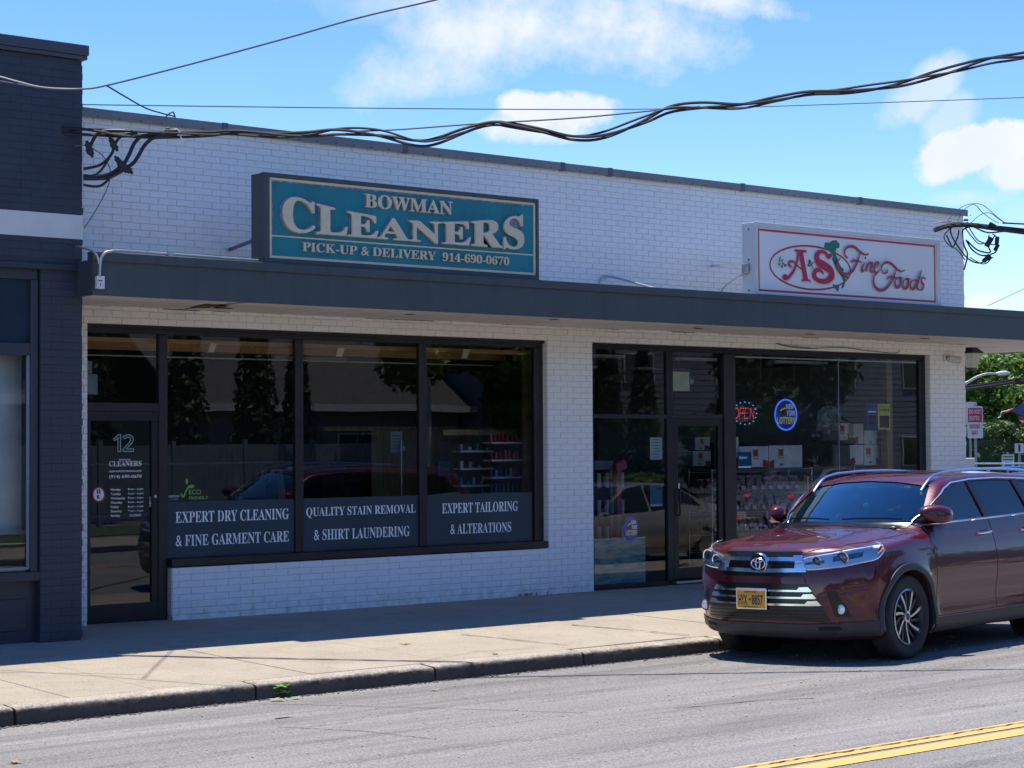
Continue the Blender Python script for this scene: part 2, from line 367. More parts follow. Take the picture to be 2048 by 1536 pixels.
# crack between the lines
def crack(name, pts, w, mat, z, par=None):
    rr = random.Random(name + str(pts[0])); mb = MB(); P = []
    for a, b in zip(pts[:-1], pts[1:]):
        n = max(2, int(math.dist(a, b) / .06))
        for i in range(n): P.append((a[0] + (b[0] - a[0]) * i / n + rr.uniform(-.012, .012), a[1] + (b[1] - a[1]) * i / n + rr.uniform(-.012, .012)))
    P.append(pts[-1])
    for i, p in enumerate(P):
        q = P[min(i + 1, len(P) - 1)]; o = P[max(i - 1, 0)]; d = Vector((q[0] - o[0], q[1] - o[1])).normalized(); n = Vector((-d.y, d.x)); ww = w * rr.uniform(.3, 1) / 2
        for s in (1, -1):
            x, y = p[0] + n.x * ww * s, p[1] + n.y * ww * s; mb.v.append((x, y, z(y)))
    mb.f = [(2 * i, 2 * i + 1, 2 * i + 3, 2 * i + 2) for i in range(len(P) - 1)]; mb.m = [0] * len(mb.f)
    return mb.build(name, mat, par, kind='structure' if par is None else None, fix=False)
m_crack = pm('crack', (.035, .033, .03), .95)
crack('road_crack', [(-4, -10.0), (20, -9.96)], .022, m_crack, lambda y: road_z(y) + .009)
crack('road_crack', [(1.1, -7.6), (1.9, -7.72), (2.3, -7.95)], .02, m_crack, lambda y: road_z(y) + .004)
crack('road_crack', [(-1.6, -6.2), (-1.3, -6.9), (-1.2, -7.6)], .014, m_crack, lambda y: road_z(y) + .004)

# pavement: separate concrete slabs with open joints
pave = sheet('pavement', [(1.2, -.03), (0, -.03), (KY0 + .1, -.118)], -40, 60, m_joint)
pz = lambda y: -.02 * max(0, -y)
def lift(x, y): return float(np.interp(x, [-3, -.6, 1.0, 5, 9], [.07, .045, .018, .0, -.012])) * max(0, 1 - abs(y) / 4.4)
JX = [-31 + 1.52 * i for i in range(17)]; JX = [j for j in JX if j < -6] + [-5.5, -4.0, -2.43, -1.68, -.16, 1.3, 2.8, 4.35, 5.5, 7.0, 8.5, 10, 11.5, 13, 14.5, 16, 18, 20, 22, 24, 26, 28, 30]
rs = random.Random(3)
mS = None
for a, b in zip(JX[:-1], JX[1:]):
    if 12 < a or a < -10:
        rows = [(1.0, KY0 + .2)]
    else: rows = [(1.0, -2.35 if a < 3 else -2.2), (-2.35 if a < 3 else -2.2, KY0 + .2)]
    for (ya, yb) in rows:
        j = .005; dz = rs.uniform(-.003, .003); t = rs.uniform(-.002, .002)
        mb = MB(); sk = .14 * (1 if a < 8 else 0)     # joints lean a little
        def X(x, y): return x + (-y - 2.3) * .04
        V = []
        for y in (ya - j, yb + j):
            for x in (a + j, b - j): V.append((X(x, y), y, pz(y) + dz + t * (x - a) + lift(x, y)))
        V2 = [(p[0], p[1], p[2] - .05) for p in V]
        mb.add(V + V2, [(0, 1, 3, 2), (4, 6, 7, 5), (0, 4, 5, 1), (2, 3, 7, 6), (0, 2, 6, 4), (1, 5, 7, 3)])
        mb.build('slab', m_conc, pave, bev=.004)
crack('crack', [(2.72, -2.9), (2.86, -3.5), (3.0, -4.2)], .022, m_crack, lambda y: pz(y) + .012, pave)
crack('crack', [(4.2, -2.9), (4.35, -3.4), (4.55, -4.3)], .035, m_crack, lambda y: pz(y) + .012, pave)
crack('crack', [(1.1, -4.32), (2.0, -4.05), (2.9, -4.25)], .008, m_crack, lambda y: pz(y) + .012, pave)

# kerb stones
kerb = thing('kerb', 'concrete kerb', 'kerb', (0, 0, 0)); kerb['kind'] = 'structure'
for q in ('label', 'category'): del kerb[q]
KJ = [-32 + 1.86 * i for i in range(13)] + [-8.3, -6.45, -4.65, -2.9, -.77, 1.09, 2.86, 4.7, 6.55, 8.4, 10.2, 12, 13.9, 15.7, 17.5, 19.4, 21.2, 23, 25]
KJ = sorted(k for k in KJ if k < -9.9 or k >= -8.4)
for a, b in zip(KJ[:-1], KJ[1:]):
    mb = MB(); n = max(3, int((b - a) / .05)) if -5 < a < 9 else 3; rr = random.Random(int(a * 10)); dz = rr.uniform(-.006, .006); dy = rr.uniform(-.012, .012)
    prof = [(KY0 + .21, -.25), (KY0 + .21, -.088), (KY0 + .11, -.088), (KY0 + .045, -.090), (KY0 + .018, -.098), (KY0 + .004, -.114), (KY0 - .002, -.17), (KY0 - .008, -.26)]
    k = len(prof)
    w = 0
    for i in range(n + 1):
        x = a + .012 + (b - a - .024) * i / n; e = 1 if 0 < i < n else .0
        w = w * .6 + rr.uniform(-.5, .5)
        for j, (y, z) in enumerate(prof):
            am = (0, 0, .002, .003, .005, .008, .009, .005)[j] * (1.0 if e else .3)
            sh = 0 if e or j < 1 else -.012
            mb.v.append((x, y + dy + am * (w + rr.uniform(-.8, .8)), z + dz + am * .7 * rr.uniform(-1, 1) + sh * (1 if j > 1 else .3)))
    for i in range(n):
        for j in range(k - 1): mb.f.append((i * k + j, i * k + j + 1, (i + 1) * k + j + 1, (i + 1) * k + j)); mb.m.append(0)
    mb.f += [tuple(range(k)), tuple(range(n * k, n * k + k))]; mb.m += [0, 0]
    mb.build('kerb_stone', m_kerb, kerb, smooth=True, angle=50)
# the road's dark gutter seam and grit lying in it
mb = MB(); rr = random.Random(11)
for i in range(1500):
    x = rr.uniform(-4, 9); y = KY0 - abs(rr.gauss(0, .05)) - .015; s = rr.uniform(.003, .009)
    mb.obox((x, y, road_z(y) + s * .4), ((1, 0, 0), (0, 1, 0), (0, 0, 1)), (s, s * .7, s * .5))
mb.build('gutter_grit', pm('grit', (.22, .19, .15), .95, var=.4, scale=30), None, kind='stuff')
mb = MB()
for i in range(500):
    x = rr.uniform(-3, 8); y = rr.uniform(-9.6, -5.0); s = rr.uniform(.002, .006)
    mb.obox((x, y, road_z(y) + s * .4), ((1, 0, 0), (0, 1, 0), (0, 0, 1)), (s, s, s * .6))
mb.build('loose_stones', pm('loose stone', (.42, .40, .36), .95, var=.3, scale=30), None, kind='stuff')

# parking lot beside the shops, lot on the camera's side
sheet('parking_lot', [(60, -.03), (1.2, -.03)], 14.9, 90, m_asph2)
sheet('far_pavement', [(-15.4, -.10), (-18.0, -.06)], -60, 90, m_conc)
mb = MB(); mb.box(-60, 90, -15.56, -15.38, -.28, -.085); mb.build('far_kerb', m_kerb, None, kind='structure', bev=.02)
sheet('far_lot', [(-18.0, -.07), (-60, -.07)], -60, 90, m_asph2)
# ================================================================ the white brick building
def brickpaint(name, col, var, scl, dirt, rough=.55, bump=.35):
    m = bpy.data.materials.new(name); m.use_nodes = True; t = m.node_tree; b = t.nodes['Principled BSDF']; b.inputs['Roughness'].default_value = rough
    g = t.nodes.new('ShaderNodeNewGeometry'); s = t.nodes.new('ShaderNodeSeparateXYZ'); t.links.new(g.outputs['Position'], s.inputs[0])
    def nz(scale, sc=(1, 1, 1), det=5):
        mp = t.nodes.new('ShaderNodeMapping'); mp.inputs['Scale'].default_value = sc; t.links.new(g.outputs['Position'], mp.inputs[0])
        n = t.nodes.new('ShaderNodeTexNoise'); n.inputs['Scale'].default_value = scale; n.inputs['Detail'].default_value = det; t.links.new(mp.outputs[0], n.inputs['Vector']); return n.outputs[0]
    def mr(x, lo, hi, a=0, c=1):
        q = t.nodes.new('ShaderNodeMapRange'); q.inputs[1].default_value = lo; q.inputs[2].default_value = hi; q.inputs[3].default_value = a; q.inputs[4].default_value = c
        t.links.new(x, q.inputs[0]); return q.outputs[0]
    def mix(f, a, c):
        q = t.nodes.new('ShaderNodeMix'); q.data_type = 'RGBA'; t.links.new(f, q.inputs[0])
        for i, x in ((6, a), (7, c)):
            if isinstance(x, tuple): q.inputs[i].default_value = x + (1,)
            else: t.links.new(x, q.inputs[i])
        return q.outputs[2]
    oi = t.nodes.new('ShaderNodeObjectInfo')
    c = mix(mr(nz(scl), .35, .65), tuple(x * (1 - var) for x in col), tuple(min(.85, x * (1 + var)) for x in col))
    c = mix(mr(nz(2.0, (14, 14, .6)), .55, .8, 0, .14), c, dirt)
    c = mix(mr(nz(28, (1, 1, 3)), .64, .76, 0, .15), c, dirt)
    # splash dirt low on the wall
    lowm = t.nodes.new('ShaderNodeMath'); lowm.operation = 'MULTIPLY'; t.links.new(mr(s.outputs[2], .26, .0), lowm.inputs[0]); t.links.new(mr(nz(9), .35, .7), lowm.inputs[1])
    c = mix(lowm.outputs[0], c, dirt)
    t.links.new(c, b.inputs['Base Color'])
    bp = t.nodes.new('ShaderNodeBump'); bp.inputs['Strength'].default_value = bump; bp.inputs['Distance'].default_value = .004
    t.links.new(nz(70), bp.inputs['Height']); t.links.new(bp.outputs[0], b.inputs['Normal'])
    return m
m_wb = brickpaint('white painted brick', (.87, .865, .845), .03, 5, (.60, .57, .52))
m_mort = brickpaint('painted mortar', (.64, .635, .63), .08, 8, (.32, .31, .29))
m_db = brickpaint('navy painted brick', (.025, .032, .052), .08, 4, (.05, .055, .075), rough=.5)
m_dm = brickpaint('navy mortar', (.023, .029, .045), .10, 4, (.05, .055, .07))
m_navy = pm('navy paint', (.026, .032, .050), .45, var=.1, scale=3, bump=.15, bscale=30)
m_fas = pm('charcoal fascia', (.050, .063, .071), .45, var=.14, scale=2.0, bump=.10, bscale=3, sc=(3, 1, .5), rv=.08)
m_cap = pm('grey coping metal', (.20, .20, .215), .5, .0, var=.15, scale=2, sc=(.3, 1, 1))
m_soff = pm('white soffit', (.74, .70, .65), .6, var=.06, scale=2, sc=(.5, 3, 1))
m_blk = pm('black frame', (.020, .020, .026), .3, .3, var=.2, scale=3)
m_bronze = pm('dark bronze frame', (.034, .031, .036), .35, .4, var=.15, scale=3)
m_glass = glassm('window glass', (.86, .90, .91), 1.5, 0, .05)
m_glass2 = glassm('window glass b', (.86, .91, .94), 1.5, 0, .05)
m_dark = pm('dark opening', (.01, .01, .011), .9)
m_white = pm('white print', (.82, .88, .92), .5, var=.03)
m_band = pm('navy window band', (.032, .055, .078), .4, var=.12, scale=1.5, spec=.3)

B = thing('white_brick_building', 'long one storey white painted brick shop building with a charcoal canopy', 'building', (0, 0, 0))
BH = 5.315
mw = MB()
def pier(x0, x1, z0, z1, y0=.0005): mw.box(x0, x1, y0, .30, z0, z1)
pier(-.44, .055, -.25, 3.155); pier(1.055, 6.375, -.25, .560); pier(6.375, 7.13, -.25, 3.155); pier(13.945, 14.8, -.25, 3.155)
pier(-.44, 14.8, 3.155, BH)
fw = mw.build('front_wall', m_mort, B)
# one brick, shared by all alike pieces
def brickmesh(name, lx, hz, mat, d=.0075, ch=.0035):
    x, z = lx / 2, hz / 2; V = []
    for (a, y) in ((0, .004), (0, -d + ch), (ch, -d)):
        V += [(-x + a, y, -z + a), (x - a, y, -z + a), (x - a, y, z - a), (-x + a, y, z - a)]
    me = bpy.data.meshes.new(name); F = []
    for k in (0, 4): F += [(k + i, k + (i + 1) % 4, k + 4 + (i + 1) % 4, k + 4 + i) for i in range(4)]
    F.append((8, 9, 10, 11)); me.from_pydata(V, [], F); me.materials.append(mat)
    bm = bmesh.new(); bm.from_mesh(me); bmesh.ops.recalc_face_normals(bm, faces=bm.faces)
    if bm.faces[-1].normal.y > 0: bmesh.ops.reverse_faces(bm, faces=bm.faces)
    bm.to_mesh(me); bm.free(); return me, V, F
rb = random.Random(21)
def spans(z0, z1):          # solid stretches of the front wall for a course
    zc = (z0 + z1) / 2
    if zc > 3.155: return [(-.2, 14.8, .2195)]
    if zc < .563: return [(-.2, .055, .2195), (1.055, 6.375, .3085), (6.375, 7.13, .2225), (13.945, 14.8, .2195)]
    return [(-.2, .055, .2195), (6.375, 7.13, .2225), (13.945, 14.8, .2195)]
bricks = []
CO = .0721
k = -44
while True:
    z0 = 3.155 + CO * k; z1 = z0 + CO; k += 1
    if z0 > BH - .01: break
    z0c = max(z0, -.02)
    if z1 < 0.015: continue
    z1c = min(z1, BH)
    for (a, b, mod) in spans(z0, z1):
        par = (k + 1) % 2
        if mod > .3: offs = 5.762 - mod * 20 + (0 if par else .151)
        elif abs(mod - .2225) < 1e-6: offs = 6.583 - mod * 6 + (0 if par else mod / 2)
        else: offs = -.4278 + (mod / 2 if par else 0) - .0007
        n = math.floor((a - offs) / mod); x = offs + n * mod
        while x < b - .01:
            xa, xb = max(x, a), min(x + mod, b)
            if xb - xa > .03: bricks.append((xa + .0035, xb - .0035, z0c + .0035, z1c - .0035, x + 1e-6 >= a and x + mod <= b + 1e-6 and z0 > 0 and z1 < BH and mod < .3))
            x += mod
for_obj = sorted([i for i, q in enumerate(bricks) if q[4] and q[0] > .02 and (q[2] > 3.93 or q[2] < 3.30) and not (1.2 < q[0] < 5.3 and 3.7 < q[2] < 4.93) and not (abs((q[1] - q[0]) - .2155) < 1e-3 and 6.3 < q[0] < 7.2)],
                 key=lambda i: (bricks[i][0] + 9.34) ** 2 + 18.25 ** 2 + (bricks[i][2] - 1.9) ** 2)[:300]
sel = set(for_obj)
bme, _, _ = brickmesh('brick', .2125, CO - .007, m_wb)
bf = MB()
for i, (x0, x1, z0, z1, full) in enumerate(bricks):
    cx, cz = (x0 + x1) / 2 + rb.uniform(-.0012, .0012), (z0 + z1) / 2 + rb.uniform(-.0008, .0008); dy = rb.uniform(-.0018, .0018)
    if i in sel:
        o = bpy.data.objects.new('brick', bme); COL.objects.link(o); o.parent = fw; o.location = (cx, dy, cz); o.rotation_euler = (rb.uniform(-.006, .006), rb.uniform(-.002, .002), rb.uniform(-.004, .004)); continue
    if x0 < 1.2 and z0 < .1 and z1 < .05 : dy += .003
    hx, hz = (x1 - x0) / 2, (z1 - z0) / 2; ch = .0035; tl = rb.uniform(-.0008, .0008); V = []
    ex = 0
    if x1 > 14.75: ex = rb.choice((-.022, -.012, .004, .008, -.004))
    for (a, y) in ((0, .008), (0, -.0075 + ch), (ch, -.0075)):
        V += [(cx - hx + a, y + dy - tl, cz - hz + a), (cx + hx - a + ex, y + dy + tl, cz - hz + a), (cx + hx - a + ex, y + dy + tl, cz + hz - a), (cx - hx + a, y + dy - tl, cz + hz - a)]
    F = [(8, 9, 10, 11)]
    for q in (0, 4): F += [(q + j, q + (j + 1) % 4, q + 4 + (j + 1) % 4, q + 4 + j) for j in range(4)]
    bf.add(V, F)
bf.build('brickwork', m_wb, fw, kind='stuff')
# jamb bricks turning the corner into the openings
jb = MB()
k = -44
while True:
    z0 = 3.155 + CO * k; z1 = z0 + CO; k += 1
    if z0 > 3.15: break
    if z1 < .02: continue
    for (x, d, lo) in ((6.375, -1, .563), (13.945, -1, 0), (.055, 1, 0), (1.055, -1, 0), (7.13, 1, 0)):
        if z0 < lo - .01 or (x == 1.055 and z1 > .57): continue
        z0c = max(z0, -.02)
        jb.box(min(x, x + d * .006), max(x, x + d * .006), .006, .083, z0c + .0035, z1 - .0035)
jb.build('jamb_bricks', m_wb, fw, kind='stuff')
# body of the building: side walls, back wall, roof, floors
mb = MB(); mb.box(-.42, -.14, .31, 11.4, -.25, 5.25); mb.box(14.5, 14.79, .31, 11.4, -.25, 5.25); mb.box(-.42, 14.79, 11.41, 11.7, -.25, 5.25)
mb.build('outer_wall', m_wb, B)
mb = MB(); mb.box(-.13, 14.49, .31, 11.4, 4.6, 4.75); mb.build('roof', m_cap, B)
# metal coping in lengths
cp = MB(); cp.box(-.44, 14.84, -.04, .34, BH + .001, 5.332); cp.build('coping', m_cap, B)
cpo = bpy.data.objects[-1] if False else [o for o in B.children if o.name.startswith('coping')][0]
cj = [-.44, 1.687, 4.141, 6.606, 7.417, 9.876, 12.332, 14.85]
for a, b in zip(cj[:-1], cj[1:]):
    q = MB(); dz = rb.uniform(-.003, .003); q.box(a + .004, b - .004, -.052, .35, 5.333, 5.398 + dz); q.box(a + .004, b - .004, -.058, -.0525, 5.30, 5.40 + dz)
    q.build('coping_length', m_cap, cpo, bev=.003)
    if a > 0:
        q = MB(); q.box(a - .035, a + .035, -.064, .352, 5.298, 5.405); q.build('coping_cover', pm('coping cover', (.11, .11, .12), .5) if 'coping cover' not in bpy.data.materials else bpy.data.materials['coping cover'], cpo)
q = MB()
for i in range(60): q.cyl((.15 + i * .25, -.059, 5.318), (.15 + i * .25, -.066, 5.318), .008, n=8)
q.build('coping_nails', m_fas, cpo, kind='stuff')

# ---------------------------------------------------------------- canopy
ZS, ZT = 3.334, 3.742; CX0, CX1, CY = -.66, 17.6, -1.5
mb = MB(); mb.box(CX0, CX1, CY, CY + .03, ZS - .012, ZT - .08); cn = mb.build('canopy', m_fas, B)
mb = MB(); mb.box(CX0 - .004, CX1, CY - .022, CY + .10, ZT - .079, ZT); mb.box(CX0 - .004, CX1, CY - .03, CY - .0225, ZT - .092, ZT - .004); mb.build('canopy_cap', m_fas, cn, bev=.003)
mb = MB(); mb.box(CX0, CX0 + .03, CY + .031, -.01, ZS - .012, ZT - .08); mb.build('canopy_end', m_fas, cn); mb = MB(); mb.box(CX1 - .03, CX1, CY + .031, 2.5, ZS - .012, ZT - .08); mb.build('canopy_end', m_fas, cn)
mb = MB(); mb.box(CX0 + .031, CX1 - .031, CY + .031, -.02, ZT - .12, ZT - .09); mb.build('canopy_roof', m_cap, cn)
mb = MB(); mb.box(15.0, CX1 - .031, -.02, 2.5, ZT - .12, ZT - .09); mb.build('canopy_roof', m_cap, cn)
# fascia length joints
for x in (4.9, 11.0):
    mb = MB(); mb.box(x - .002, x + .002, CY - .0015, CY + .001, ZS - .011, ZT - .093); mb.build('fascia_joint', m_fas, cn)
# soffit boards run across, wall to edge
mb = MB(); x = CX0 + .03; i = 0; m_so2 = m_soff
while x < CX1 - .05:
    w = .102; sag = .004 * math.sin(x * 1.7) + rb.uniform(-.002, .002)
    if not (1.02 < x < 1.16):
        yb = -.004 if x < 14.85 else 2.45
        mb.box(x + .004, x + w - .004, CY + .031, yb, ZS + sag, ZS + .012 + sag)
    x += w
mb.build('soffit_boards', m_soff, cn, kind='stuff')
mb = MB(); mb.box(CX0 + .03, CX1 - .03, CY + .032, -.005, ZS + .022, ZS + .03); mb.box(14.9, CX1 - .03, -.005, 2.4, ZS + .022, ZS + .03); mb.build('soffit_backing', m_dark, cn)
# loose hanging soffit strips and round openings
m_metal = pm('galvanised metal', (.45, .46, .48), .4, .8, var=.15, scale=8)
m_rust = pm('rusty metal', (.16, .07, .03), .8, var=.4, scale=10)
for (px, py, w) in ((1250, 637, .10),):
    pass
for (px, py) in ((437, 613), (820, 626), (1108, 637), (1397, 655), (1620, 666), (1850, 675)):
    p = onZ(px, py, ZS); mb = MB()
    mb.prism([(.09 * math.cos(a * .5236), .09 * math.sin(a * .5236)) for a in range(12)], (p.x, p.y, ZS - .012), (1, 0, 0), (0, 1, 0), (0, 0, .008)); vv = mb.build('soffit_vent', m_soff, cn)
    mb = MB(); mb.prism([(.065 * math.cos(a * .5236), .065 * math.sin(a * .5236)) for a in range(12)], (p.x, p.y, ZS - .016), (1, 0, 0), (0, 1, 0), (0, 0, .003)); mb.build('vent_opening', m_dark, vv) if False else mb.build('vent_opening', m_dark, cn)
for (x0, y0, x1, y1, dz) in ((.92, -.95, 1.30, -.45, .03), (1.0, -.85, 1.2, -.5, .015)):
    mb = MB(); mb.add([(x0, y0, ZS - .003), (x1, y0 + .1, ZS - .003 - dz), (x1, y1, ZS - .003), (x0 + .1, y1, ZS - dz * .4)], [(0, 1, 2, 3)]); o = mb.build('loose_soffit_strip', m_rust, cn)
    s = o.modifiers.new('s', 'SOLIDIFY'); s.thickness = .006
# top edge of wall under soffit: dark strips standing in for the gap's shadow
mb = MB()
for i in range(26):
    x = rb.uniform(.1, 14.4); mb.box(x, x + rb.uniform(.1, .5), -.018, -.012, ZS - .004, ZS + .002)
mb.build('soffit_gap_shade', m_dark, cn, kind='stuff')

# ---------------------------------------------------------------- windows and doors
FY0, FY1, GY = .084, .150, .118
def pane(par, x0, x1, z0, z1, m, y=GY):
    mb = MB(); mb.add([(x0, y, z0), (x1, y, z0), (x1, y, z1), (x0, y, z1)], [(0, 1, 2, 3)]); return mb.build('pane', m, par, fix=False)
def bars(par, name, L_, mat, bev=.004):
    for (x0, x1, z0, z1, *yy) in L_:
        y0, y1 = yy if yy else (FY0, FY1)
        mb = MB(); mb.box(x0, x1, y0, y1, z0, z1); mb.build(name, mat, par, bev=bev)
# --- the cleaners' shop front
mb = MB(); mb.box(.056, 6.374, FY0, FY1, 3.065, 3.154); mb.box(.056, 6.374, FY0 - .035, FY0 - .001, 3.118, 3.153); sf = mb.build('cleaners_window', m_bronze, B, bev=.004)
bars(sf, 'mullion', [(.945, 1.052, .002, 3.064), (2.690, 2.796, .656, 3.064), (4.441, 4.551, .656, 3.064)], m_bronze)
bars(sf, 'frame_side', [(.056, .078, .002, 3.064), (6.235, 6.374, .656, 3.064)], m_bronze)
bars(sf, 'transom_bar', [(.079, .944, 2.235, 2.330)], m_bronze)
bars(sf, 'sill', [(1.053, 6.374, .574, .655, FY0 - .09, FY1)], m_bronze)
for (a, b) in ((1.053, 2.689), (2.797, 4.440), (4.552, 6.234)):
    pane(sf, a, b, .656, 3.064, m_glass)
pane(sf, .079, .944, 2.331, 3.064, m_glass)
# navy bands with white words
bands = [(1.060, 2.684, 'EXPERT DRY CLEANING', 1.162, 2.612, '& FINE GARMENT CARE', 1.166, 2.612), (2.802, 4.436, 'QUALITY STAIN REMOVAL', 2.845, 4.396, '& SHIRT LAUNDERING', 2.95, 4.305), (4.556, 6.205, 'EXPERT TAILORING', 4.790, 5.975, '& ALTERATIONS', 4.915, 5.865)]
for (a, b, t1, u0, u1, t2, w0, w1) in bands:
    mb = MB(); mb.box(a, b, GY - .006, GY - .003, .66, 1.262); mb.build('window_band', m_band, sf)
    lettering('band_lettering', serif(t1), u0, u1, 1.035, 1.158, GY - .0075, m_white, sf)
    lettering('band_lettering', serif(t2), w0, w1, .782, .905, GY - .0075, m_white, sf)
# eco friendly mark
m_grn = pm('lime print', (.16, .42, .05), .5); m_grn2 = pm('dull green print', (.30, .55, .18), .5)
P = lambda px, py: (onY(px, py, GY - .006).x, onY(px, py, GY - .006).z)
mb = MB(); stroke(mb, catmull([P(361, 988) + (0,), P(367, 993) + (0,), P(372, 982) + (0,), P(378, 972) + (0,)], 6), .02, GY - .006)
def leafp(c, L_, wd, ang):
    pts = []
    for i in range(9):
        t = i / 8; pts.append((t * L_, wd * math.sin(math.pi * t)))
    for i in range(7, 0, -1):
        t = i / 8; pts.append((t * L_, -wd * math.sin(math.pi * t)))
    ca, sa = math.cos(ang), math.sin(ang); return [(c[0] + x * ca - y * sa, c[1] + x * sa + y * ca) for x, y in pts]
mb.prism(leafp(P(376, 974), .085, .02, R(8)), (0, GY - .005, 0), (1, 0, 0), (0, 0, 1), (0, .001, 0)); mb.prism(leafp(P(374, 970), .075, .016, R(92)), (0, GY - .005, 0), (1, 0, 0), (0, 0, 1), (0, .001, 0))
mb.build('leaf_tick_mark', m_grn, sf)
a = P(378, 989); b = P(402, 979); lettering('mark_lettering', 'ECO', a[0], b[0], a[1], b[1] + .0, GY - .006, m_grn2, sf)
a = P(378, 999); b = P(416, 992); lettering('mark_lettering', 'FRIENDLY', a[0], b[0], a[1], b[1], GY - .006, m_grn2, sf)
m_gry = pm('grey print', (.20, .26, .34), .5)
a = P(337, 995); b = P(359, 990); mb = MB(); mb.box(a[0], b[0], GY - .006, GY - .005, a[1], b[1]); mb.build('sticker_strip', m_gry, sf)
a = P(339, 1000.5); b = P(357, 996); lettering('mark_lettering', '24 HR.', a[0], b[0], a[1], b[1], GY - .006, m_gry, sf)
# --- number 12 door
mb = MB(); mb.box(.080, .142, .09, .138, .012, 2.233); mb.box(.938, .944, .09, .138, .012, 2.233); mb.box(.142, .938, .09, .138, 2.137, 2.233); mb.box(.142, .938, .09, .138, .012, .205)
dr = mb.build('shop_door', m_blk, B, bev=.0)
pane(dr, .143, .937, .206, 2.136, m_glass, .114)
bars(dr, 'door_stile', [(.860, .937, .206, 2.136, .092, .136)], m_blk)
mb = MB(); mb.cyl((.900, .091, 1.33), (.900, .075, 1.33), .017, n=16); mb.build('lock', m_metal, dr, smooth=True)
mb = MB(); mb.box(.875, .925, .086, .0905, 1.18, 1.29); mb.box(.93, .936, .08, .0905, 1.14, 1.32); mb.build('door_plate', m_blk, dr)
DY = .106
m_teal_i = pm('dark teal print', (.01, .045, .05), .4); m_teal_o = pm('mint outline print', (.45, .72, .68), .5); m_prt = pm('door print', (.88, .90, .92), .5)
P = lambda px, py: (onY(px, py, DY).x, onY(px, py, DY).z)
# outlined 12
a = P(226.5, 903.5); b = P(267, 869); one, two = chr(0x1D7ED), chr(0x1D7EE)
lettering('door_number', one, a[0], a[0] + .090, a[1], b[1], DY, m_teal_o, dr)
lettering('door_number', two, a[0] + .112, b[0] + .004, a[1], b[1], DY, m_teal_o, dr)
lettering('door_number', one, a[0] + .006, a[0] + .084, a[1] + .006, b[1] - .006, DY - .0008, m_teal_i, dr, off=-.022)
lettering('door_number', two, a[0] + .118, b[0] - .002, a[1] + .006, b[1] - .006, DY - .0008, m_teal_i, dr, off=-.022)
def dt(s, x0, y0, x1, y1, m=m_prt, off=.0):
    a = P(x0, y0); b = P(x1, y1); lettering('door_lettering', s, a[0], b[0], a[1], b[1], DY, m, dr, off=off)
dt(serif('BOWMAN'), 238.5, 921.5, 261, 917.5); dt(serif('CLEANERS'), 218, 933, 283, 921.5)
dt('ryebrookdrycleaners.com', 218, 946, 283, 939, off=.01); dt('(914) 690-0670', 218.5, 958.5, 283, 949, off=.015)
days = ['Monday', 'Tuesday', 'Wednesday', 'Thursday', 'Friday', 'Saturday', 'Sunday']; hrs = ['8 am - 6 pm'] * 5 + ['9 am - 4 pm', 'CLOSED']
for i, (d_, h_) in enumerate(zip(days, hrs)):
    y = 981.5 + i * 8.65; w = (20, 20, 29, 23, 16, 22, 19)[i]
    dt(d_, 221.5, y + 1.6, 221.5 + w, y - 5, off=.02)
    if i < 6: dt(h_, 256, y, 286.5, y - 6, off=.02)
    else: dt(h_, 259, y - .5, 282, y - 5.5, off=.02)
c = P(197.2, 989); mb = MB(); disc(mb, c[0], c[1], .077, .084, DY - .002, DY - .001); mb.build('door_sticker', pm('red print', (.42, .025, .04), .5), dr)
mb = MB(); disc(mb, c[0], c[1], .060, .066, DY - .0032, DY - .0022); mb.build('door_sticker', m_prt, dr)
lettering('door_sticker_lettering', 'II', c[0] - .022, c[0] + .016, c[1] + .008, c[1] + .056, DY - .0042, m_dark, dr, off=.03); lettering('door_sticker_lettering', 'R', c[0] - .022, c[0] + .018, c[1] - .05, c[1] - .004, DY - .0042, m_dark, dr, off=.03)
a = P(298, 1014); b = P(308, 993); mb = MB(); mb.box(a[0], b[0], DY - .001, DY, a[1], b[1]); mb.build('card_sticker', m_gry, dr)
mb = MB(); mb.box(a[0] + .002, b[0] - .002, DY - .0022, DY - .0012, b[1] - .035, b[1] - .004); mb.build('card_sticker', pm('blue print', (.03, .22, .5), .5), dr)
mb = MB(); mb.box(a[0] + .004, b[0] - .004, DY - .0022, DY - .0012, a[1] + .03, a[1] + .055); mb.build('card_sticker', pm('sand print', (.5, .42, .3), .5), dr)

# --- food shop front
mb = MB(); mb.box(7.131, 13.944, FY0, FY1, 3.075, 3.149); s2 = mb.build('food_shop_window', m_blk, B, bev=.004)
bars(s2, 'mullion', [(8.535, 8.650, .04, 3.074), (13.80, 13.944, .04, 3.074)], m_blk); bars(s2, 'post', [(9.600, 9.822, .002, 3.074, FY0 - .02, FY1 + .05)], m_bronze)
bars(s2, 'frame_side', [(7.131, 7.225, .04, 3.074)], m_blk)
bars(s2, 'transom_bar', [(7.226, 8.534, 2.185, 2.240), (8.651, 9.599, 2.185, 2.245)], m_bronze)
bars(s2, 'sill', [(7.131, 8.534, -.01, .045), (9.823, 13.944, -.01, .12)], m_blk)
pane(s2, 7.226, 8.534, .046, 2.184, m_glass2); pane(s2, 7.226, 8.534, 2.241, 3.074, m_glass2); pane(s2, 8.651, 9.599, 2.246, 3.074, m_glass2); pane(s2, 9.823, 13.80, .121, 3.074, m_glass2)
mb = MB(); mb.box(12.0, 12.012, GY - .003, GY + .003, .121, 3.074); mb.build('glass_joint', m_gry, s2)
mb = MB(); mb.box(9.83, 13.79, GY + .01, GY + .03, 3.03, 3.05); mb.build('light_strip', m_white, s2)
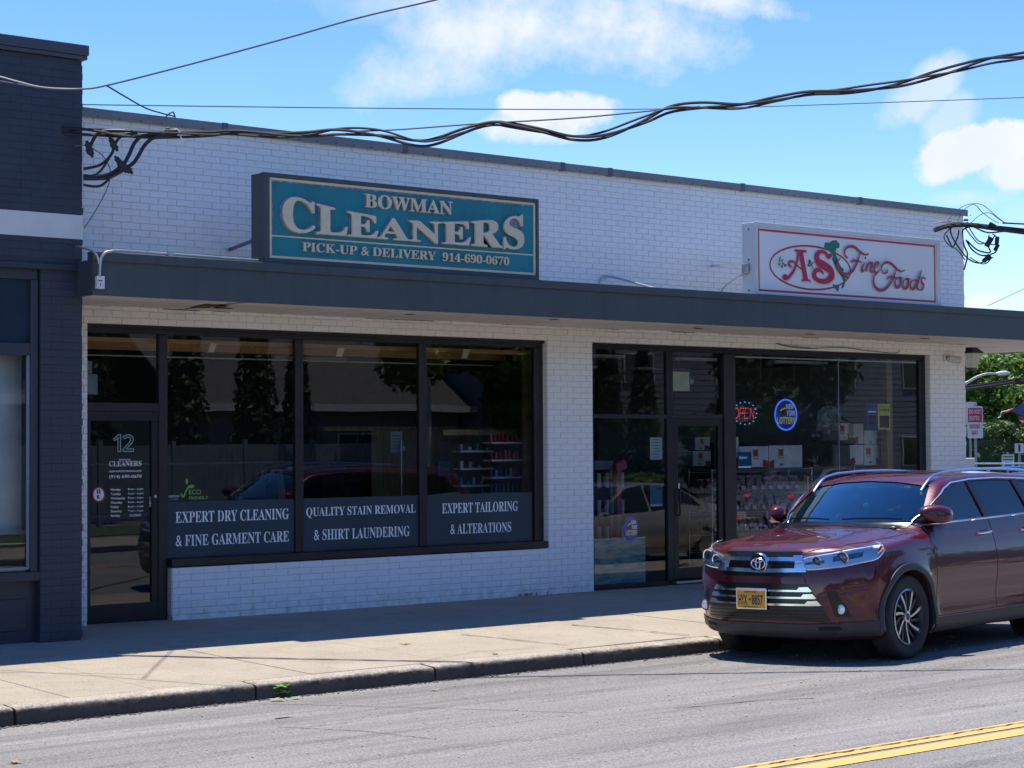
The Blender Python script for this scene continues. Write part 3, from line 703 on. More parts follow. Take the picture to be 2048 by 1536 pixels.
mb = MB(); mb.box(8.655, 8.735, .09, .138, .06, 2.183); mb.box(9.50, 9.597, .09, .138, .06, 2.183); mb.box(8.735, 9.50, .09, .138, 2.09, 2.183); mb.box(8.735, 9.50, .09, .138, .06, .20)
d2 = mb.build('shop_door', m_blk, B)
pane(d2, 8.736, 9.499, .201, 2.089, m_glass2, .114)
mb = MB(); mb.tube([(8.72, .089, .9), (8.72, .045, .9), (8.72, .045, 1.25), (8.72, .089, 1.25)], .012, 8); mb.build('handle', m_blk, d2, smooth=True)
mb = MB(); mb.box(8.655, 9.597, .05, .16, .0, .03); mb.build('threshold', m_metal, d2)

# ================================================================ the navy building on the left
DX, DYF = -.445, -.871
D = thing('navy_brick_building', 'navy painted brick building at the left edge with a white band below its parapet', 'building', (0, 0, 0))
DSET = ((-.168, -.326, .034), .9822)      # once built, the whole building is scaled about the camera, bringing it forward
mw = MB()
mw.box(-.892, DX - .008, DYF + .0008, 9, -.25, 3.613)                     # pier
mw.box(-9, DX - .008, DYF + .0008, 9, 3.613, 5.70)
mw.box(-9, -5.2, DYF + .007, 9, -.25, 3.613)
dw = mw.build('front_wall', m_dm, D)
mw = MB(); mw.box(-5.2, -.893, DYF + .10, DYF + .30, -.25, .57); mw.build('stall_riser', m_navy, D)
mw = MB(); mw.box(-1.60, -.99, DYF + .084, DYF + .099, .09, .40); mw.box(-2.9, -1.75, DYF + .084, DYF + .099, .09, .40); mw.build('riser_panel', m_navy, D, bev=.006)
CD = .0745; rd = random.Random(5); dbr = []
k = 0
while True:
    z0 = -.01 + CD * k; z1 = z0 + CD; k += 1
    if z0 > 5.63: break
    a, b = (-.892, DX) if z0 < 3.6 else (-5.6, DX)
    if z1 > 3.6 and z0 < 3.68: continue
    off = DX - 8.8 + (.11 if k % 2 else 0); x = off
    while x < b - .02:
        xa, xb = max(x, a), min(x + .22, b)
        if xb - xa > .04: dbr.append((xa + .002, xb - .002, z0 + .002, z1 - .002, abs(xb - xa - .22) < 1e-3))
        x += .22
full, _, _ = brickmesh('brick', .2165, CD - .0035, m_db, .0022, .0015)
isel = set(sorted([i for i, q in enumerate(dbr) if q[4] and q[0] > -1.5 and not (3.915 < q[3] and q[2] < 4.162)], key=lambda i: abs(dbr[i][2] - 1.9))[:300])
bf = MB()
for i, (x0, x1, z0, z1, fl) in enumerate(dbr):
    if 3.915 < (z0 + z1) / 2 < 4.162: continue
    dy = rd.uniform(-.0012, .0012); cx, cz = (x0 + x1) / 2, (z0 + z1) / 2
    if i in isel:
        o = bpy.data.objects.new('brick', full); COL.objects.link(o); o.parent = dw; o.location = (cx, DYF + dy, cz); o.rotation_euler = (rd.uniform(-.005, .005), 0, rd.uniform(-.004, .004)); continue
    ex = rd.uniform(-.004, .010) if x1 > DX - .01 else 0
    hx, hz = (x1 - x0) / 2, (z1 - z0) / 2; V = []
    for (a, y) in ((0, .008), (0, -.0010), (.0015, -.0022)):
        V += [(cx - hx + a, DYF + y + dy, cz - hz + a), (cx + hx - a + ex, DYF + y + dy, cz - hz + a), (cx + hx - a + ex, DYF + y + dy, cz + hz - a), (cx - hx + a, DYF + y + dy, cz + hz - a)]
    F = [(8, 9, 10, 11)]
    for q in (0, 4): F += [(q + j, q + (j + 1) % 4, q + 4 + (j + 1) % 4, q + 4 + j) for j in range(4)]
    bf.add(V, F)
bf.build('brickwork', m_db, dw, kind='stuff')
mb = MB(); mb.box(-5.6, DX + .002, DYF - .012, DYF + .006, 3.919, 4.158); mb.build('white_band', pm('white band paint', (.60, .61, .62), .5, var=.05, scale=3, bump=.3, bscale=14), D)
mb = MB(); mb.box(-5.6, DX + .012, DYF - .03, DYF + .006, 3.600, 3.665); mb.build('beam', m_navy, D, bev=.008)
mb = MB(); mb.box(-9, DX + .035, DYF - .045, 9.05, 5.705, 5.745); mb.box(-9, DX + .045, DYF - .060, 9.05, 5.746, 5.850); mb.build('coping', pm('navy coping', (.045, .052, .078), .4, var=.1, scale=2), D, bev=.006)
mb = MB(); mb.box(-5.2, -.900, DYF + .04, DYF + .12, 3.50, 3.612); mb.box(-5.2, -.900, DYF + .04, DYF + .12, 2.76, 2.88); mb.box(-.975, -.900, DYF + .03, DYF + .12, .58, 3.5); mb.box(-5.2, -.893, DYF + .0, DYF + .16, .572, .66)
mb.box(-2.95, -2.86, DYF + .04, DYF + .12, .66, 3.5); mb.build('window_frame', m_navy, D, bev=.004)
mb = MB(); mb.box(-1.0, -.976, DYF + .06, DYF + .09, .68, 2.76); mb.box(-2.86, -1.0, DYF + .06, DYF + .09, .68, .705); mb.build('pane_bead', m_gry, D)
mb = MB(); mb.box(-5.2, -.976, DYF + .09, DYF + .10, 2.881, 3.499); mb.build('transom_panel', pm('navy glass panel', (.02, .035, .06), .12), D)
pane(D, -5.2, -.976, .66, 2.76, m_glass, DYF + .085)
mb = MB(); mb.box(-5.2, -.90, DYF + .40, DYF + .43, .5, 3.2); mb.build('display_wall', pm('display wall', (.88, .90, .90), .7), D)
mb = MB(); mb.box(-5.2, -.90, DYF + .17, DYF + .39, .60, .66); mb.build('display_shelf', pm('display shelf', (.5, .5, .5), .5), D)
mb = MB(); mb.box(-5.2, -.90, DYF + .16, DYF + .39, 3.3, 3.35); mb.build('display_ceiling', m_soff, D)
D.location = DSET[0]; D.scale = (DSET[1],) * 3; DYF = -1.18
# ================================================================ sign of the cleaners
SY = -1.45
m_teal = pm('weathered teal paint', (.005, .23, .29), .5, var=.0, scale=2.2, col2=(.010, .17, .215), bump=.25, bscale=25, sc=(1, 1, .35))
m_cream = pm('aged cream paint', (.72, .65, .46), .6, var=.1, scale=18, col2=(.56, .52, .42), bump=.4, bscale=60, lo=.45, hi=.75)
m_edge = pm('letter edge', (.22, .22, .33), .6, var=.3, scale=20, bump=.3)
S1 = thing('cleaners_sign', 'teal cleaners sign in a dark frame with raised cream letters standing on the canopy', 'sign', (3.1, SY, 3.76))
mb = MB(); mb.box(1.29, 5.00, SY + .045, SY + .23, 3.745, 4.672); cabinet = mb.build('sign_box', m_fas, S1, bev=.004)
mb = MB()
for (a, b, c, d) in ((1.29, 5.00, 4.634, 4.676), (1.29, 5.00, 3.745, 3.795), (1.29, 1.362, 3.796, 4.633), (4.962, 5.00, 3.796, 4.633)): mb.box(a, b, SY - .012, SY + .044, c, d)
mb.build('sign_frame', m_fas, S1)
mb = MB(); mb.box(1.363, 4.961, SY + .012, SY + .040, 3.797, 4.632); mb.build('sign_board', m_teal, S1)
mb = MB()
for (a, b, c, d) in ((1.365, 4.958, 4.603, 4.630), (1.365, 4.958, 3.799, 3.824), (1.365, 1.393, 3.825, 4.602), (4.930, 4.958, 3.825, 4.602)): mb.box(a, b, SY + .0, SY + .011, c, d)
mb.build('border', m_cream, S1)
mb = MB(); mb.box(1.394, 4.929, SY + .004, SY + .0115, 4.022, 4.036); mb.build('border_line', m_cream, S1)
mb = MB(); rr = random.Random(4)      # torn edge of the old facing under the border
X = [1.40 + i * .035 for i in range(101)]
pts = [(x, 4.602) for x in X] + [(x, 4.602 - rr.choice((.004, .008, .014, .02, .006))) for x in reversed(X)]
mb.prism(pts, (0, SY + .008, 0), (1, 0, 0), (0, 0, 1), (0, .003, 0)); mb.build('peeling_edge', m_edge, S1)
mb = MB(); Zs = [3.83 + i * .04 for i in range(19)]
pts = [(1.394, z) for z in Zs] + [(1.394 + rr.choice((.004, .012, .02)), z) for z in reversed(Zs)]
mb.prism(pts, (0, SY + .008, 0), (1, 0, 0), (0, 0, 1), (0, .003, 0)); mb.build('peeling_edge', m_edge, S1)
wt = lambda z0, zm, ze, sk=0: (lambda u, v: z0 + v * (zm + (ze - zm) * np.abs(2 * u - 1) ** 2 - z0) + sk * u)
lettering('lettering', serif('CLEANERS'), 1.512, 4.768, 4.07, 4.5, SY - .006, m_cream, S1, thick=.024, off=.012, warp=wt(4.072, 4.310, 4.485))
lettering('lettering_edge', serif('CLEANERS'), 1.492, 4.790, 4.07, 4.5, SY + .0095, m_edge, S1, thick=.006, off=.03, warp=wt(4.064, 4.324, 4.500))
lettering('lettering', serif('BOWMAN'), 2.555, 3.74, 4.402, 4.552, SY - .004, m_cream, S1, thick=.018, off=.008)
lettering('lettering_edge', serif('BOWMAN'), 2.54, 3.752, 4.396, 4.562, SY + .0095, m_edge, S1, thick=.006, off=.03)
xa_, xb_ = onY(480 + 1290 / 3.303, 505, SY).x, onY(480 + 1335 / 3.303, 510, SY).x
for tx_, l0_, l1_ in (('PICK-UP & DELIVERY', 1.765, xa_), ('914-690-0670', xb_, 4.555)):
    lettering('lettering', serif(tx_), l0_, l1_, 3.888, 3.984, SY + .0, m_cream, S1, thick=.014, off=.004)
    lettering('lettering_edge', serif(tx_), l0_ - .003, l1_ + .007, 3.884, 3.988, SY + .0098, m_edge, S1, thick=.004, off=.02)
mb = MB(); e = Vector((1.768, -.002, 4.006)); s = Vector((1.30, -1.21, 3.97))
mb.bar(s, e, .035, .006); mb.bar(s + Vector((0, 0, .016)), e + Vector((0, 0, .016)), .006, .035); mb.build('brace', m_blk, S1)
mb = MB()
for i in range(22):
    p = s.lerp(e, (i + .5) / 22); mb.obox(p + Vector((-.012, -.012, .018)), ((1, 0, 0), (0, 1, 0), (0, 0, 1)), (.004, .004, .006))
mb.build('brace_holes', m_metal, S1, kind='stuff')

# ================================================================ sign of the food shop
m_face = pm('white sign face', (.74, .76, .78), .35, var=.02, scale=1, coat=.3)
m_cabw = pm('white sign cabinet', (.66, .69, .72), .45, var=.05, scale=3, col2=(.58, .60, .60))
m_red = pm('sign red', (.46, .012, .05), .4, var=.03); m_pink = pm('sign pink', (.60, .28, .30), .4); m_green = pm('sign green', (.012, .16, .10), .4); m_shad = pm('sign shadow grey', (.05, .055, .075), .4)
S2 = thing('food_shop_sign', 'white cabinet sign with red script lettering standing at the right end of the canopy', 'sign', (10.5, SY, 3.76))
XA, XB = 8.625, 12.355
mb = MB(); mb.box(XA, XB, SY + .03, SY + .235, 3.745, 4.665); mb.build('sign_box', m_cabw, S2, bev=.004)
mb = MB()
for (a, b, c, d) in ((XA, XB, 4.605, 4.668), (XA, XB, 3.745, 3.768), (XA, 8.672, 3.769, 4.604), (12.285, XB, 3.769, 4.604)): mb.box(a, b, SY - .004, SY + .029, c, d)
mb.build('sign_frame', m_cabw, S2, bev=.003)
mb = MB(); mb.box(8.673, 12.284, SY + .012, SY + .028, 3.77, 4.603); mb.build('sign_face', m_face, S2)
def Q(x, y): p = onY(1490 + x / 5.12, 440 + y / 5.12, SY + .01); return (p.x, p.z)
YS = [SY + .0115]
def nxt(): YS[0] -= .0004; return YS[0]
bl = [(8.672, 4.585), (12.26, 4.588), (12.255, 3.785), (8.672, 3.785)]
for (t, o, m) in ((.034, 0, m_pink), (.020, .007, m_red)):
    mb = MB(); y = nxt(); x0, x1, z0, z1 = 8.675 + o, 12.262 - o, 3.784 + o, 4.589 - o
    for (a, b, c, d) in ((x0, x1, z1 - t, z1), (x0, x1, z0, z0 + t), (x0, x0 + t, z0 + t, z1 - t), (x1 - t, x1, z0 + t, z1 - t)): mb.add([(a, y, c), (b, y, c), (b, y, d), (a, y, d)], [(0, 1, 2, 3)])
    mb.build('border', m, S2, fix=False)
c0 = Q(665, 490); l0 = Q(250, 450); r0_ = Q(1085, 520); t0 = Q(620, 255); b0 = Q(720, 722)
ecx, ecz = (l0[0] + r0_[0]) / 2, (t0[1] + b0[1]) / 2; erx, erz = (r0_[0] - l0[0]) / 2, (t0[1] - b0[1]) / 2
for w, o, m in ((.030, .004, m_pink), (.020, 0, m_red)):
    mb = MB(); y = nxt(); ring(mb, ecx, ecz, erx + o, erz + o, w, y, y + .0002, 72); mb.build('oval', m, S2, fix=False)
def poly(pts, m, name, q=Q):
    mb = MB(); y = nxt(); mb.add([(q(a, b)[0], y, q(a, b)[1]) for a, b in pts], [tuple(range(len(pts)))]); me = mb.build(name, m, S2, fix=True); return me
poly([(815, 235), (832, 228), (840, 238), (852, 218), (862, 240), (875, 222), (900, 210), (920, 206), (942, 210), (946, 228), (968, 240), (966, 285), (935, 292), (928, 322), (936, 370), (958, 430), (985, 482), (1012, 502), (1006, 535), (1042, 565), (1058, 590), (1046, 608), (1026, 580), (1034, 622), (1012, 688), (985, 706), (990, 672), (1008, 632), (992, 590), (962, 540), (940, 505), (912, 452), (886, 392), (880, 330), (846, 312), (808, 300), (812, 262)], m_green, 'country_outline')
poly([(898, 654), (925, 664), (966, 664), (962, 702), (952, 738), (930, 712), (903, 686)], m_green, 'country_outline')
def ribbon(path, w, m, name, dx=0, dy=0, n=8):
    C2 = catmull([(a + dx, b + dy, 0) for a, b in path], n); k = len(C2)
    if isinstance(w, (list, tuple)): ws = [w[0] + 0 * i for i in range(k)]; ws = list(np.interp(np.linspace(0, 1, k), np.linspace(0, 1, len(w)), w))
    else: ws = [w * (.25 + .75 * math.sin(math.pi * min(1, max(0, (i + .6) / k)))) for i in range(k)]
    mb = MB(); y = nxt(); stroke(mb, [Q(p.x, p.y) for p in C2], 0, y, ws=[x * .00175 for x in ws]); return mb.build(name, m, S2, fix=False)
# the big A and S
AP = [([(565, 318), (578, 390), (598, 490), (618, 612)], (52, 50, 46, 52)), ([(545, 330), (530, 420), (500, 510), (455, 575), (415, 598), (388, 570)], (26, 24, 24, 26, 34, 30)), ([(505, 308), (560, 322), (625, 318)], (14, 26, 14)), ([(575, 622), (625, 612), (668, 628)], (10, 22, 10)), ([(470, 480), (448, 462), (452, 430), (490, 428), (540, 475), (600, 520)], (20, 22, 20, 18, 14, 12)), ([(392, 565), (405, 585), (425, 592)], (36, 50, 36))]
SP = [([(888, 352), (850, 375), (815, 335), (772, 325), (732, 360), (745, 430), (810, 470), (872, 520), (880, 580), (830, 625), (755, 622), (705, 580), (715, 525), (760, 512), (800, 548)], (22, 40, 26, 28, 50, 64, 66, 66, 62, 44, 36, 44, 40, 30, 16))]
for dx, dy, m in ((8, 8, m_shad), (4, 4, m_face), (0, 0, m_red)):
    for (p, w) in AP + SP:
        ribbon(p, [q + (5 if m is m_face else 2 if m is m_shad else 0) for q in w], m, 'initial_lettering' if m is m_red else 'initial_shadow', dx, dy)
ribbon([(700, 440), (670, 428), (655, 408), (662, 440), (640, 465), (660, 470), (690, 440), (700, 430)], 9, m_shad, 'ampersand'); ribbon([(662, 405), (646, 420), (662, 445), (690, 480), (670, 500)], 9, m_shad, 'ampersand')
# script words
FP = [([(1045, 385), (1012, 360), (1015, 300), (1060, 268), (1115, 278), (1165, 322), (1215, 352), (1258, 345)], 13), ([(1172, 335), (1150, 400), (1122, 470), (1080, 530), (1020, 552), (962, 530), (932, 480), (938, 420), (965, 388)], 16), ([(1075, 432), (1110, 412), (1182, 428)], 11),
      ([(1212, 432), (1188, 498), (1190, 526), (1216, 500)], 14), ([(1250, 435), (1228, 525)], 14), ([(1234, 482), (1268, 435), (1292, 446), (1272, 510), (1292, 532), (1312, 505)], 12), ([(1320, 492), (1356, 460), (1350, 430), (1322, 450), (1310, 500), (1332, 540), (1372, 505)], 12),
      ([(1405, 546), (1440, 534), (1450, 500)], 9), ([(1405, 546), (1384, 500), (1400, 452), (1440, 430), (1492, 450), (1532, 490), (1580, 524), (1622, 512)], 13), ([(1540, 492), (1515, 570), (1480, 640), (1430, 700), (1370, 717), (1320, 682), (1302, 622), (1315, 570), (1350, 532)], 16), ([(1440, 602), (1480, 577), (1545, 592)], 11),
      ([(1560, 588), (1528, 610), (1525, 668), (1552, 690), (1582, 650), (1580, 600), (1560, 588), (1600, 592)], 14), ([(1640, 600), (1608, 622), (1605, 680), (1632, 700), (1660, 660), (1658, 612), (1640, 600), (1680, 604)], 14), ([(1722, 612), (1688, 632), (1682, 690), (1708, 705), (1738, 670), (1750, 620), (1722, 612)], 14), ([(1796, 506), (1762, 620), (1748, 690), (1766, 700)], 15), ([(1838, 600), (1802, 588), (1788, 625), (1816, 665), (1802, 708), (1762, 712)], 13)]
for dx, dy, m in ((6, 7, m_shad), (2.5, 3, m_pink), (0, 0, m_red)):
    for (p, w) in FP: ribbon(p, w * (1.12 if m is m_red else 1.2), m, 'script_lettering' if m is m_red else 'script_shadow', dx, dy, 6)
mb = MB(); y = nxt(); c = Q(1216, 390); mb.add([(c[0] + .018 * math.cos(a), y, c[1] + .018 * math.sin(a)) for a in [i * .7854 for i in range(8)]], [tuple(range(8))]); mb.build('script_lettering', m_red, S2)
mb = MB()
for (a, b, L_, an) in ((345, 372, .055, 250), (330, 400, .05, 300), (372, 400, .05, 230), (315, 450, .06, 350), (345, 470, .05, 330), (385, 440, .045, 200), (360, 480, .045, 60), (395, 490, .05, 120), (410, 470, .05, 170)):
    c = Q(a, b); mb.add([(x, y - .0005, z) for x, z in leafp(c, L_, .011, R(an))], [tuple(range(16))])
mb.build('olive_sprig', m_green, S2); ribbon([(345, 380), (370, 440), (430, 470)], 6, m_green, 'olive_stem')
mb = MB()
for z in (3.80, 4.19, 4.58): mb.cyl((XA, SY + .12, z), (XA - .006, SY + .12, z), .012, n=8)
mb.build('sign_screws', m_shad, S2)
mb = MB(); mb.bar((XA, SY + .20, 4.15), (9.327, -.002, 4.247), .035, .035); mb.build('brace', m_cabw, S2)
p = onY(1484, 541, SY + .16); mb = MB(); mb.box(XA - .05, XA - .001, SY + .10, SY + .2, 4.02, 4.14); mb.build('junction_box', m_metal, S2, bev=.004)
mb = MB(); mb.tube(catmull([(XA - .025, SY + .15, 4.02), (XA - .02, -1.1, 3.96), (8.9, -.6, 3.88), (9.2, -.3, 3.80)], 6), .011, 8); mb.build('conduit', m_metal, S2, smooth=True)

# ================================================================ fittings on the building
cb = thing('conduit', 'bare metal conduit with a pale junction box fixed at the left end of the canopy', 'conduit', (-.5, CY - .03, 3.5))
p = onY(200, 553, -1.56)
mb = MB(); a = onY(192, 552, -1.56); b = onY(207.5, 578, -1.56); mb.box(a.x, b.x, -1.585, -1.535, b.z, a.z); mb.build('junction_box', pm('pale box', (.62, .64, .64), .5, var=.1, scale=30), cb, bev=.005)
mb = MB(); mb.box(a.x + .012, a.x + .052, -1.587, -1.5852, b.z + .07, b.z + .082); mb.box(a.x + .03, a.x + .038, -1.587, -1.5852, b.z + .02, b.z + .05); mb.build('box_label', m_shad, cb)
U = lambda px, py, Y=-1.56: onY(px, py, Y)
mb = MB(); mb.tube(catmull([U(199, 552), U(200, 530), U(203, 515), U(212, 505), U(222, 503), (U(222, 503).x + .15, -1.5, 3.765), (.5, -1.47, 3.765), (1.25, -1.42, 3.765)], 8), .013, 8); mb.build('conduit_tube', m_metal, cb, smooth=True)
mb = MB(); mb.tube(catmull([U(198, 528), U(195, 515), U(186, 503), (U(186, 503).x - .02, -1.3, 3.80), (-.62, -1.0, 3.83)], 8), .011, 8); mb.build('conduit_tube', m_metal, cb, smooth=True)
mb = MB(); mb.box(.16, .22, -1.50, -1.44, 3.744, 3.785); mb.build('coupling', m_metal, cb)
c2 = MB(); c2.tube(catmull([(7.22, -.03, 3.75), (7.25, -.04, 3.95), (7.38, -.05, 4.0), (7.52, -.3, 3.93), (7.6, -.9, 3.76)], 8), .014, 8)
tag(c2.build('conduit', m_metal, None, smooth=True), 'short bent metal conduit rising from the canopy between the two signs', 'conduit')
w = thing('security_camera', 'small white bullet camera on the brick pier right of the food shop window', 'camera', (14.37, -.02, 3.1))
mb = MB(); mb.lathe([(.0, 0), (.05, 0), (.05, .02), (.03, .04)], (14.30, -.013, 3.12), (0, -1, 0), 16); mb.tube([(14.30, -.05, 3.12), (14.33, -.08, 3.10)], .02, 8); mb.build('mount', m_cabw, w, smooth=True)
mb = MB(); mb.lathe([(.0, -.07), (.05, -.065), (.056, 0), (.056, .10), (.050, .12), (.0, .12)], (14.38, -.10, 3.10), (.75, -.62, -.18), 16); mb.build('housing', m_cabw, w, smooth=True)
mb = MB(); mb.lathe([(.0, .0), (.038, .0), (.036, .004), (0, .006)], Vector((14.38, -.10, 3.10)) + Vector((.75, -.62, -.18)).normalized() * .119, (.75, -.62, -.18), 16); mb.build('lens', m_dark, w)
mb = MB(); pts = [onY(1552, 687, -.03), onY(1575, 693, -.03), onY(1620, 697, -.03), onY(1680, 695, -.03), onY(1740, 702, -.03), onY(1790, 706, -.03), onY(1800, 699, -.03)]
mb.tube(catmull(pts, 6), .005, 5); pts2 = [p + Vector((0, -.02, .008)) for p in pts[:3]]; mb.tube(catmull(pts2, 6), .004, 5)
wz = mb.build('wire', m_blk, None); tag(wz, 'thin black wire sagging on the brick above the food shop window', 'wire')
# wall lantern on the far side wall
wl = thing('wall_lantern', 'dark carriage lantern with pale glass at the far right corner of the white building', 'lamp', (14.95, .25, 3.0))
def fr(mb, c, z0, z1, a, b): mb.add([(c.x + x * r_, c.y + y * r_, z) for z, r_ in ((z0, a), (z1, b)) for x, y in ((-1, -1), (1, -1), (1, 1), (-1, 1))], [(3, 2, 1, 0), (4, 5, 6, 7), (0, 1, 5, 4), (1, 2, 6, 5), (2, 3, 7, 6), (3, 0, 4, 7)])
lc = onY(1943, 714, .6); 
mb = MB(); fr(mb, lc, lc.z + .06, lc.z + .15, .145, .06); fr(mb, lc, lc.z + .15, lc.z + .20, .055, .05); mb.box(14.80, lc.x, lc.y - .02, lc.y + .02, lc.z + .1, lc.z + .13); mb.build('lantern_cap', m_navy, wl)
mb = MB(); fr(mb, lc, lc.z - .17, lc.z + .059, .06, .11); mb.build('lantern_glass', pm('frosted glass', (.5, .55, .5), .2), wl)
mb = MB(); fr(mb, lc, lc.z - .21, lc.z - .171, .05, .065); mb.build('lantern_base', m_navy, wl)
# ================================================================ inside the cleaners
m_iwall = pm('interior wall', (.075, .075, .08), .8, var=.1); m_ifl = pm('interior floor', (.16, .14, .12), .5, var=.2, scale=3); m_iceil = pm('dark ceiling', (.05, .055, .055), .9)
m_wood = pm('orange wood trim', (.62, .32, .12), .5, var=.2, scale=4, sc=(.3, 3, 3)); m_tan = pm('wood panelling', (.42, .29, .13), .6, var=.25, scale=5, sc=(3, 3, .4))
m_shelf = pm('white shelf', (.75, .75, .76), .5); m_paper = pm('paper', (.70, .76, .74), .7); m_yp = pm('yellowed card', (.88, .86, .50), .7)
def P3q(px, Y): return onY(px, 900, Y).x
def wbox(name, mat, par, *b):
    mb = MB()
    for q in b: mb.box(*q)
    return mb.build(name, mat, par)
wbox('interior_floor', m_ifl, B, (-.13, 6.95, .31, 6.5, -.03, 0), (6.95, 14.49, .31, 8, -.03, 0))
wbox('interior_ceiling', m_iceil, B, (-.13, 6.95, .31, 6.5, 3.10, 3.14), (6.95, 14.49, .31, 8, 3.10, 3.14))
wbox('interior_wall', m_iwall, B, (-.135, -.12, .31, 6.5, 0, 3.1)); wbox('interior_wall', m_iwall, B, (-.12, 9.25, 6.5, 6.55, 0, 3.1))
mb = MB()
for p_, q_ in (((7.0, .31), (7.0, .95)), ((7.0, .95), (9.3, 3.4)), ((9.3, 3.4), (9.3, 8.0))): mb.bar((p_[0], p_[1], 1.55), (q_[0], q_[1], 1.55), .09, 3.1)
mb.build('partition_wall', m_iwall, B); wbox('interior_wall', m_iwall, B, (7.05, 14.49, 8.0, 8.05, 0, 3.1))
# wood trims seen high up behind the glass
wbox('ceiling_trim', m_wood, B, (.06, 6.3, .33, .40, 2.985, 3.035)); 
wbox('ceiling_beam', m_wood, B, (-.1, 6.9, 1.45, 1.55, 2.965, 3.05)); wbox('ceiling_track', m_shelf, B, (-.1, 6.9, 1.7, 1.72, 2.90, 2.915))
wbox('wood_post', m_wood, B, (P3q(1053, .5), P3q(1068, .5), .5, .58, 0, 3.1))
# panelled back partition with a dark doorway
pp = MB(); x = 5.3
while x < 9.1:
    if not (P3q(648, 3.4) < x + .1 < P3q(732, 3.4)): pp.box(x + .004, x + .196, 3.40, 3.42, 0, 2.05)
    x += .2
pp.box(5.3, 9.2, 3.38, 3.44, 2.051, 2.11); pp.build('wood_panelling', m_tan, B)
wbox('dark_doorway', m_dark, B, (P3q(648, 3.4), P3q(732, 3.4), 3.45, 3.47, 0, 2.05))
wbox('shelf_back_frame', m_tan, B, (P3q(885, 1.2), P3q(1050, 1.2), 1.18, 1.22, 1.98, 2.05))
# thread shelves
spc = [pm('thread ' + n, c, .5, var=.15) for n, c in (('red', (.50, .02, .03)), ('pink', (.62, .14, .14)), ('wine', (.25, .01, .03)), ('blue', (.04, .07, .22)), ('grey', (.35, .36, .42)), ('teal', (.05, .17, .2)), ('white', (.7, .68, .65)))]
def spool(loc, m, h, par=None, r=.022):
    mb = MB(); mb.lathe([(0, 0), (r, 0), (r * .95, h * .06), (r * .8, h * .1), (r * .62, h * .95), (r * .3, h), (0, h)], loc, (0, 0, 1), 8); return mb
def shelfset(name, label, xs, Ys, zs, depth, spools):
    sh = thing(name, label, 'shelves', (xs[0], Ys, zs[0]))
    for z in zs: wbox('shelf', m_shelf, sh, (xs[0], xs[1], Ys, Ys + depth, z - .022, z))
    return sh
P3 = lambda px, py, Y: onY(px, py, Y)
ra = random.Random(9)
Y1 = .62; zz = [P3(1010, 884, Y1).z, P3(1010, 919, Y1).z, P3(1010, 953.5, Y1).z, P3(1010, 985, Y1).z]; xa, xb = P3(984, 900, Y1).x, P3(1052, 900, Y1).x
shA = shelfset('wall_shelves', 'white wall shelves of red and blue thread at the right inside the cleaners', (xa, xb), Y1, zz, .18, 0)
Y2 = .95; z2 = [P3(950, 901, Y2).z, P3(950, 936, Y2).z, P3(950, 970, Y2).z]; xc, xd = P3(922, 900, Y2).x, P3(988, 900, Y2).x
shB = shelfset('wall_shelves', 'lower white wall shelves of small tins left of the red thread shelves', (xc, xd), Y2, z2, .16, 0)
for zi, z in enumerate(zz):
    pal = ([0, 2, 1, 0], [0, 1, 0, 1], [3, 4, 3, 5], [5, 3, 5, 4])[zi]; x = xa + .05
    while x < xb - .03:
        h = ra.uniform(.085, .125); m = spc[ra.choice(pal)]; mb = spool((x, Y1 + .08, z + .001), m, h, r=.025)
        o = mb.build('thread_spool', m, None, smooth=True); kk = ('red', 'red', 'blue', 'blue')[zi]
        tag(o, ('reddish thread cone on the top', 'reddish thread cone on the second', 'bluish thread cone on the third', 'bluish thread cone on the lowest')[zi] + ' shelf of the right hand wall shelves', 'thread', 'thread cones on the shelves')
        x += ra.uniform(.055, .085)
for zi, z in enumerate(z2):
    x = xc + .06
    while x < xd - .05:
        h = ra.uniform(.03, .10); mb = MB(); mb.cyl((x, Y2 + .07, z + .001), (x, Y2 + .07, z + .001 + h), .025, n=10)
        tag(mb.build('tin', spc[ra.choice((4, 4, 5, 6, 2))], None), 'small tin on the %s of the lower wall shelves' % ('top', 'middle', 'bottom')[zi], 'jar', 'small jars on the lower shelves')
        x += ra.uniform(.09, .2)
mb = MB(); a = P3(1052, 929, .8); b = P3(1037, 985, .8); mb.prism([(a.x - .02, a.z), (a.x + .06, a.z + .01), (a.x + .075, b.z - .3), (b.x, b.z - .3)], (0, .8, 0), (1, 0, 0), (0, 0, 1), (0, .01, 0))
tag(mb.build('paper_roll', m_paper, None), 'tall white paper sheets leaning inside the right corner of the cleaners window', 'paper')
# garment rails and stands seen dimly
rk = thing('garment_stand', 'thin chrome stand inside the cleaners window left of the thread shelves', 'stand', (5.4, 1.2, 0))
mb = MB(); a = P3(965, 955, 1.2); mb.tube([(a.x, 1.2, 0), (a.x, 1.2, a.z)], .010, 6); b = P3(1016, 962, 1.2); mb.tube([(a.x, 1.2, a.z - .03), (b.x, 1.2, b.z)], .012, 6); mb.build('rail', m_metal, rk, smooth=True)
mb = MB(); mb.lathe([(0, -.02), (.02, -.01), (.02, .01), (0, .02)], (a.x, 1.2, a.z + .02), (0, 0, 1), 10); mb.build('knob', m_metal, rk, smooth=True)
bgm = pm('grey bag fabric', (.10, .12, .15), .8)
bg_ = thing('hanging_bag', 'dark grey shopping bag hanging inside the third cleaners window', 'bag', (4.9, 1.6, 1.4))
a = P3(873, 920, 1.6); b = P3(900, 955, 1.6); mb = MB(); mb.box(a.x, b.x, 1.55, 1.65, b.z, a.z); mb.build('bag_body', bgm, bg_, bev=.02)
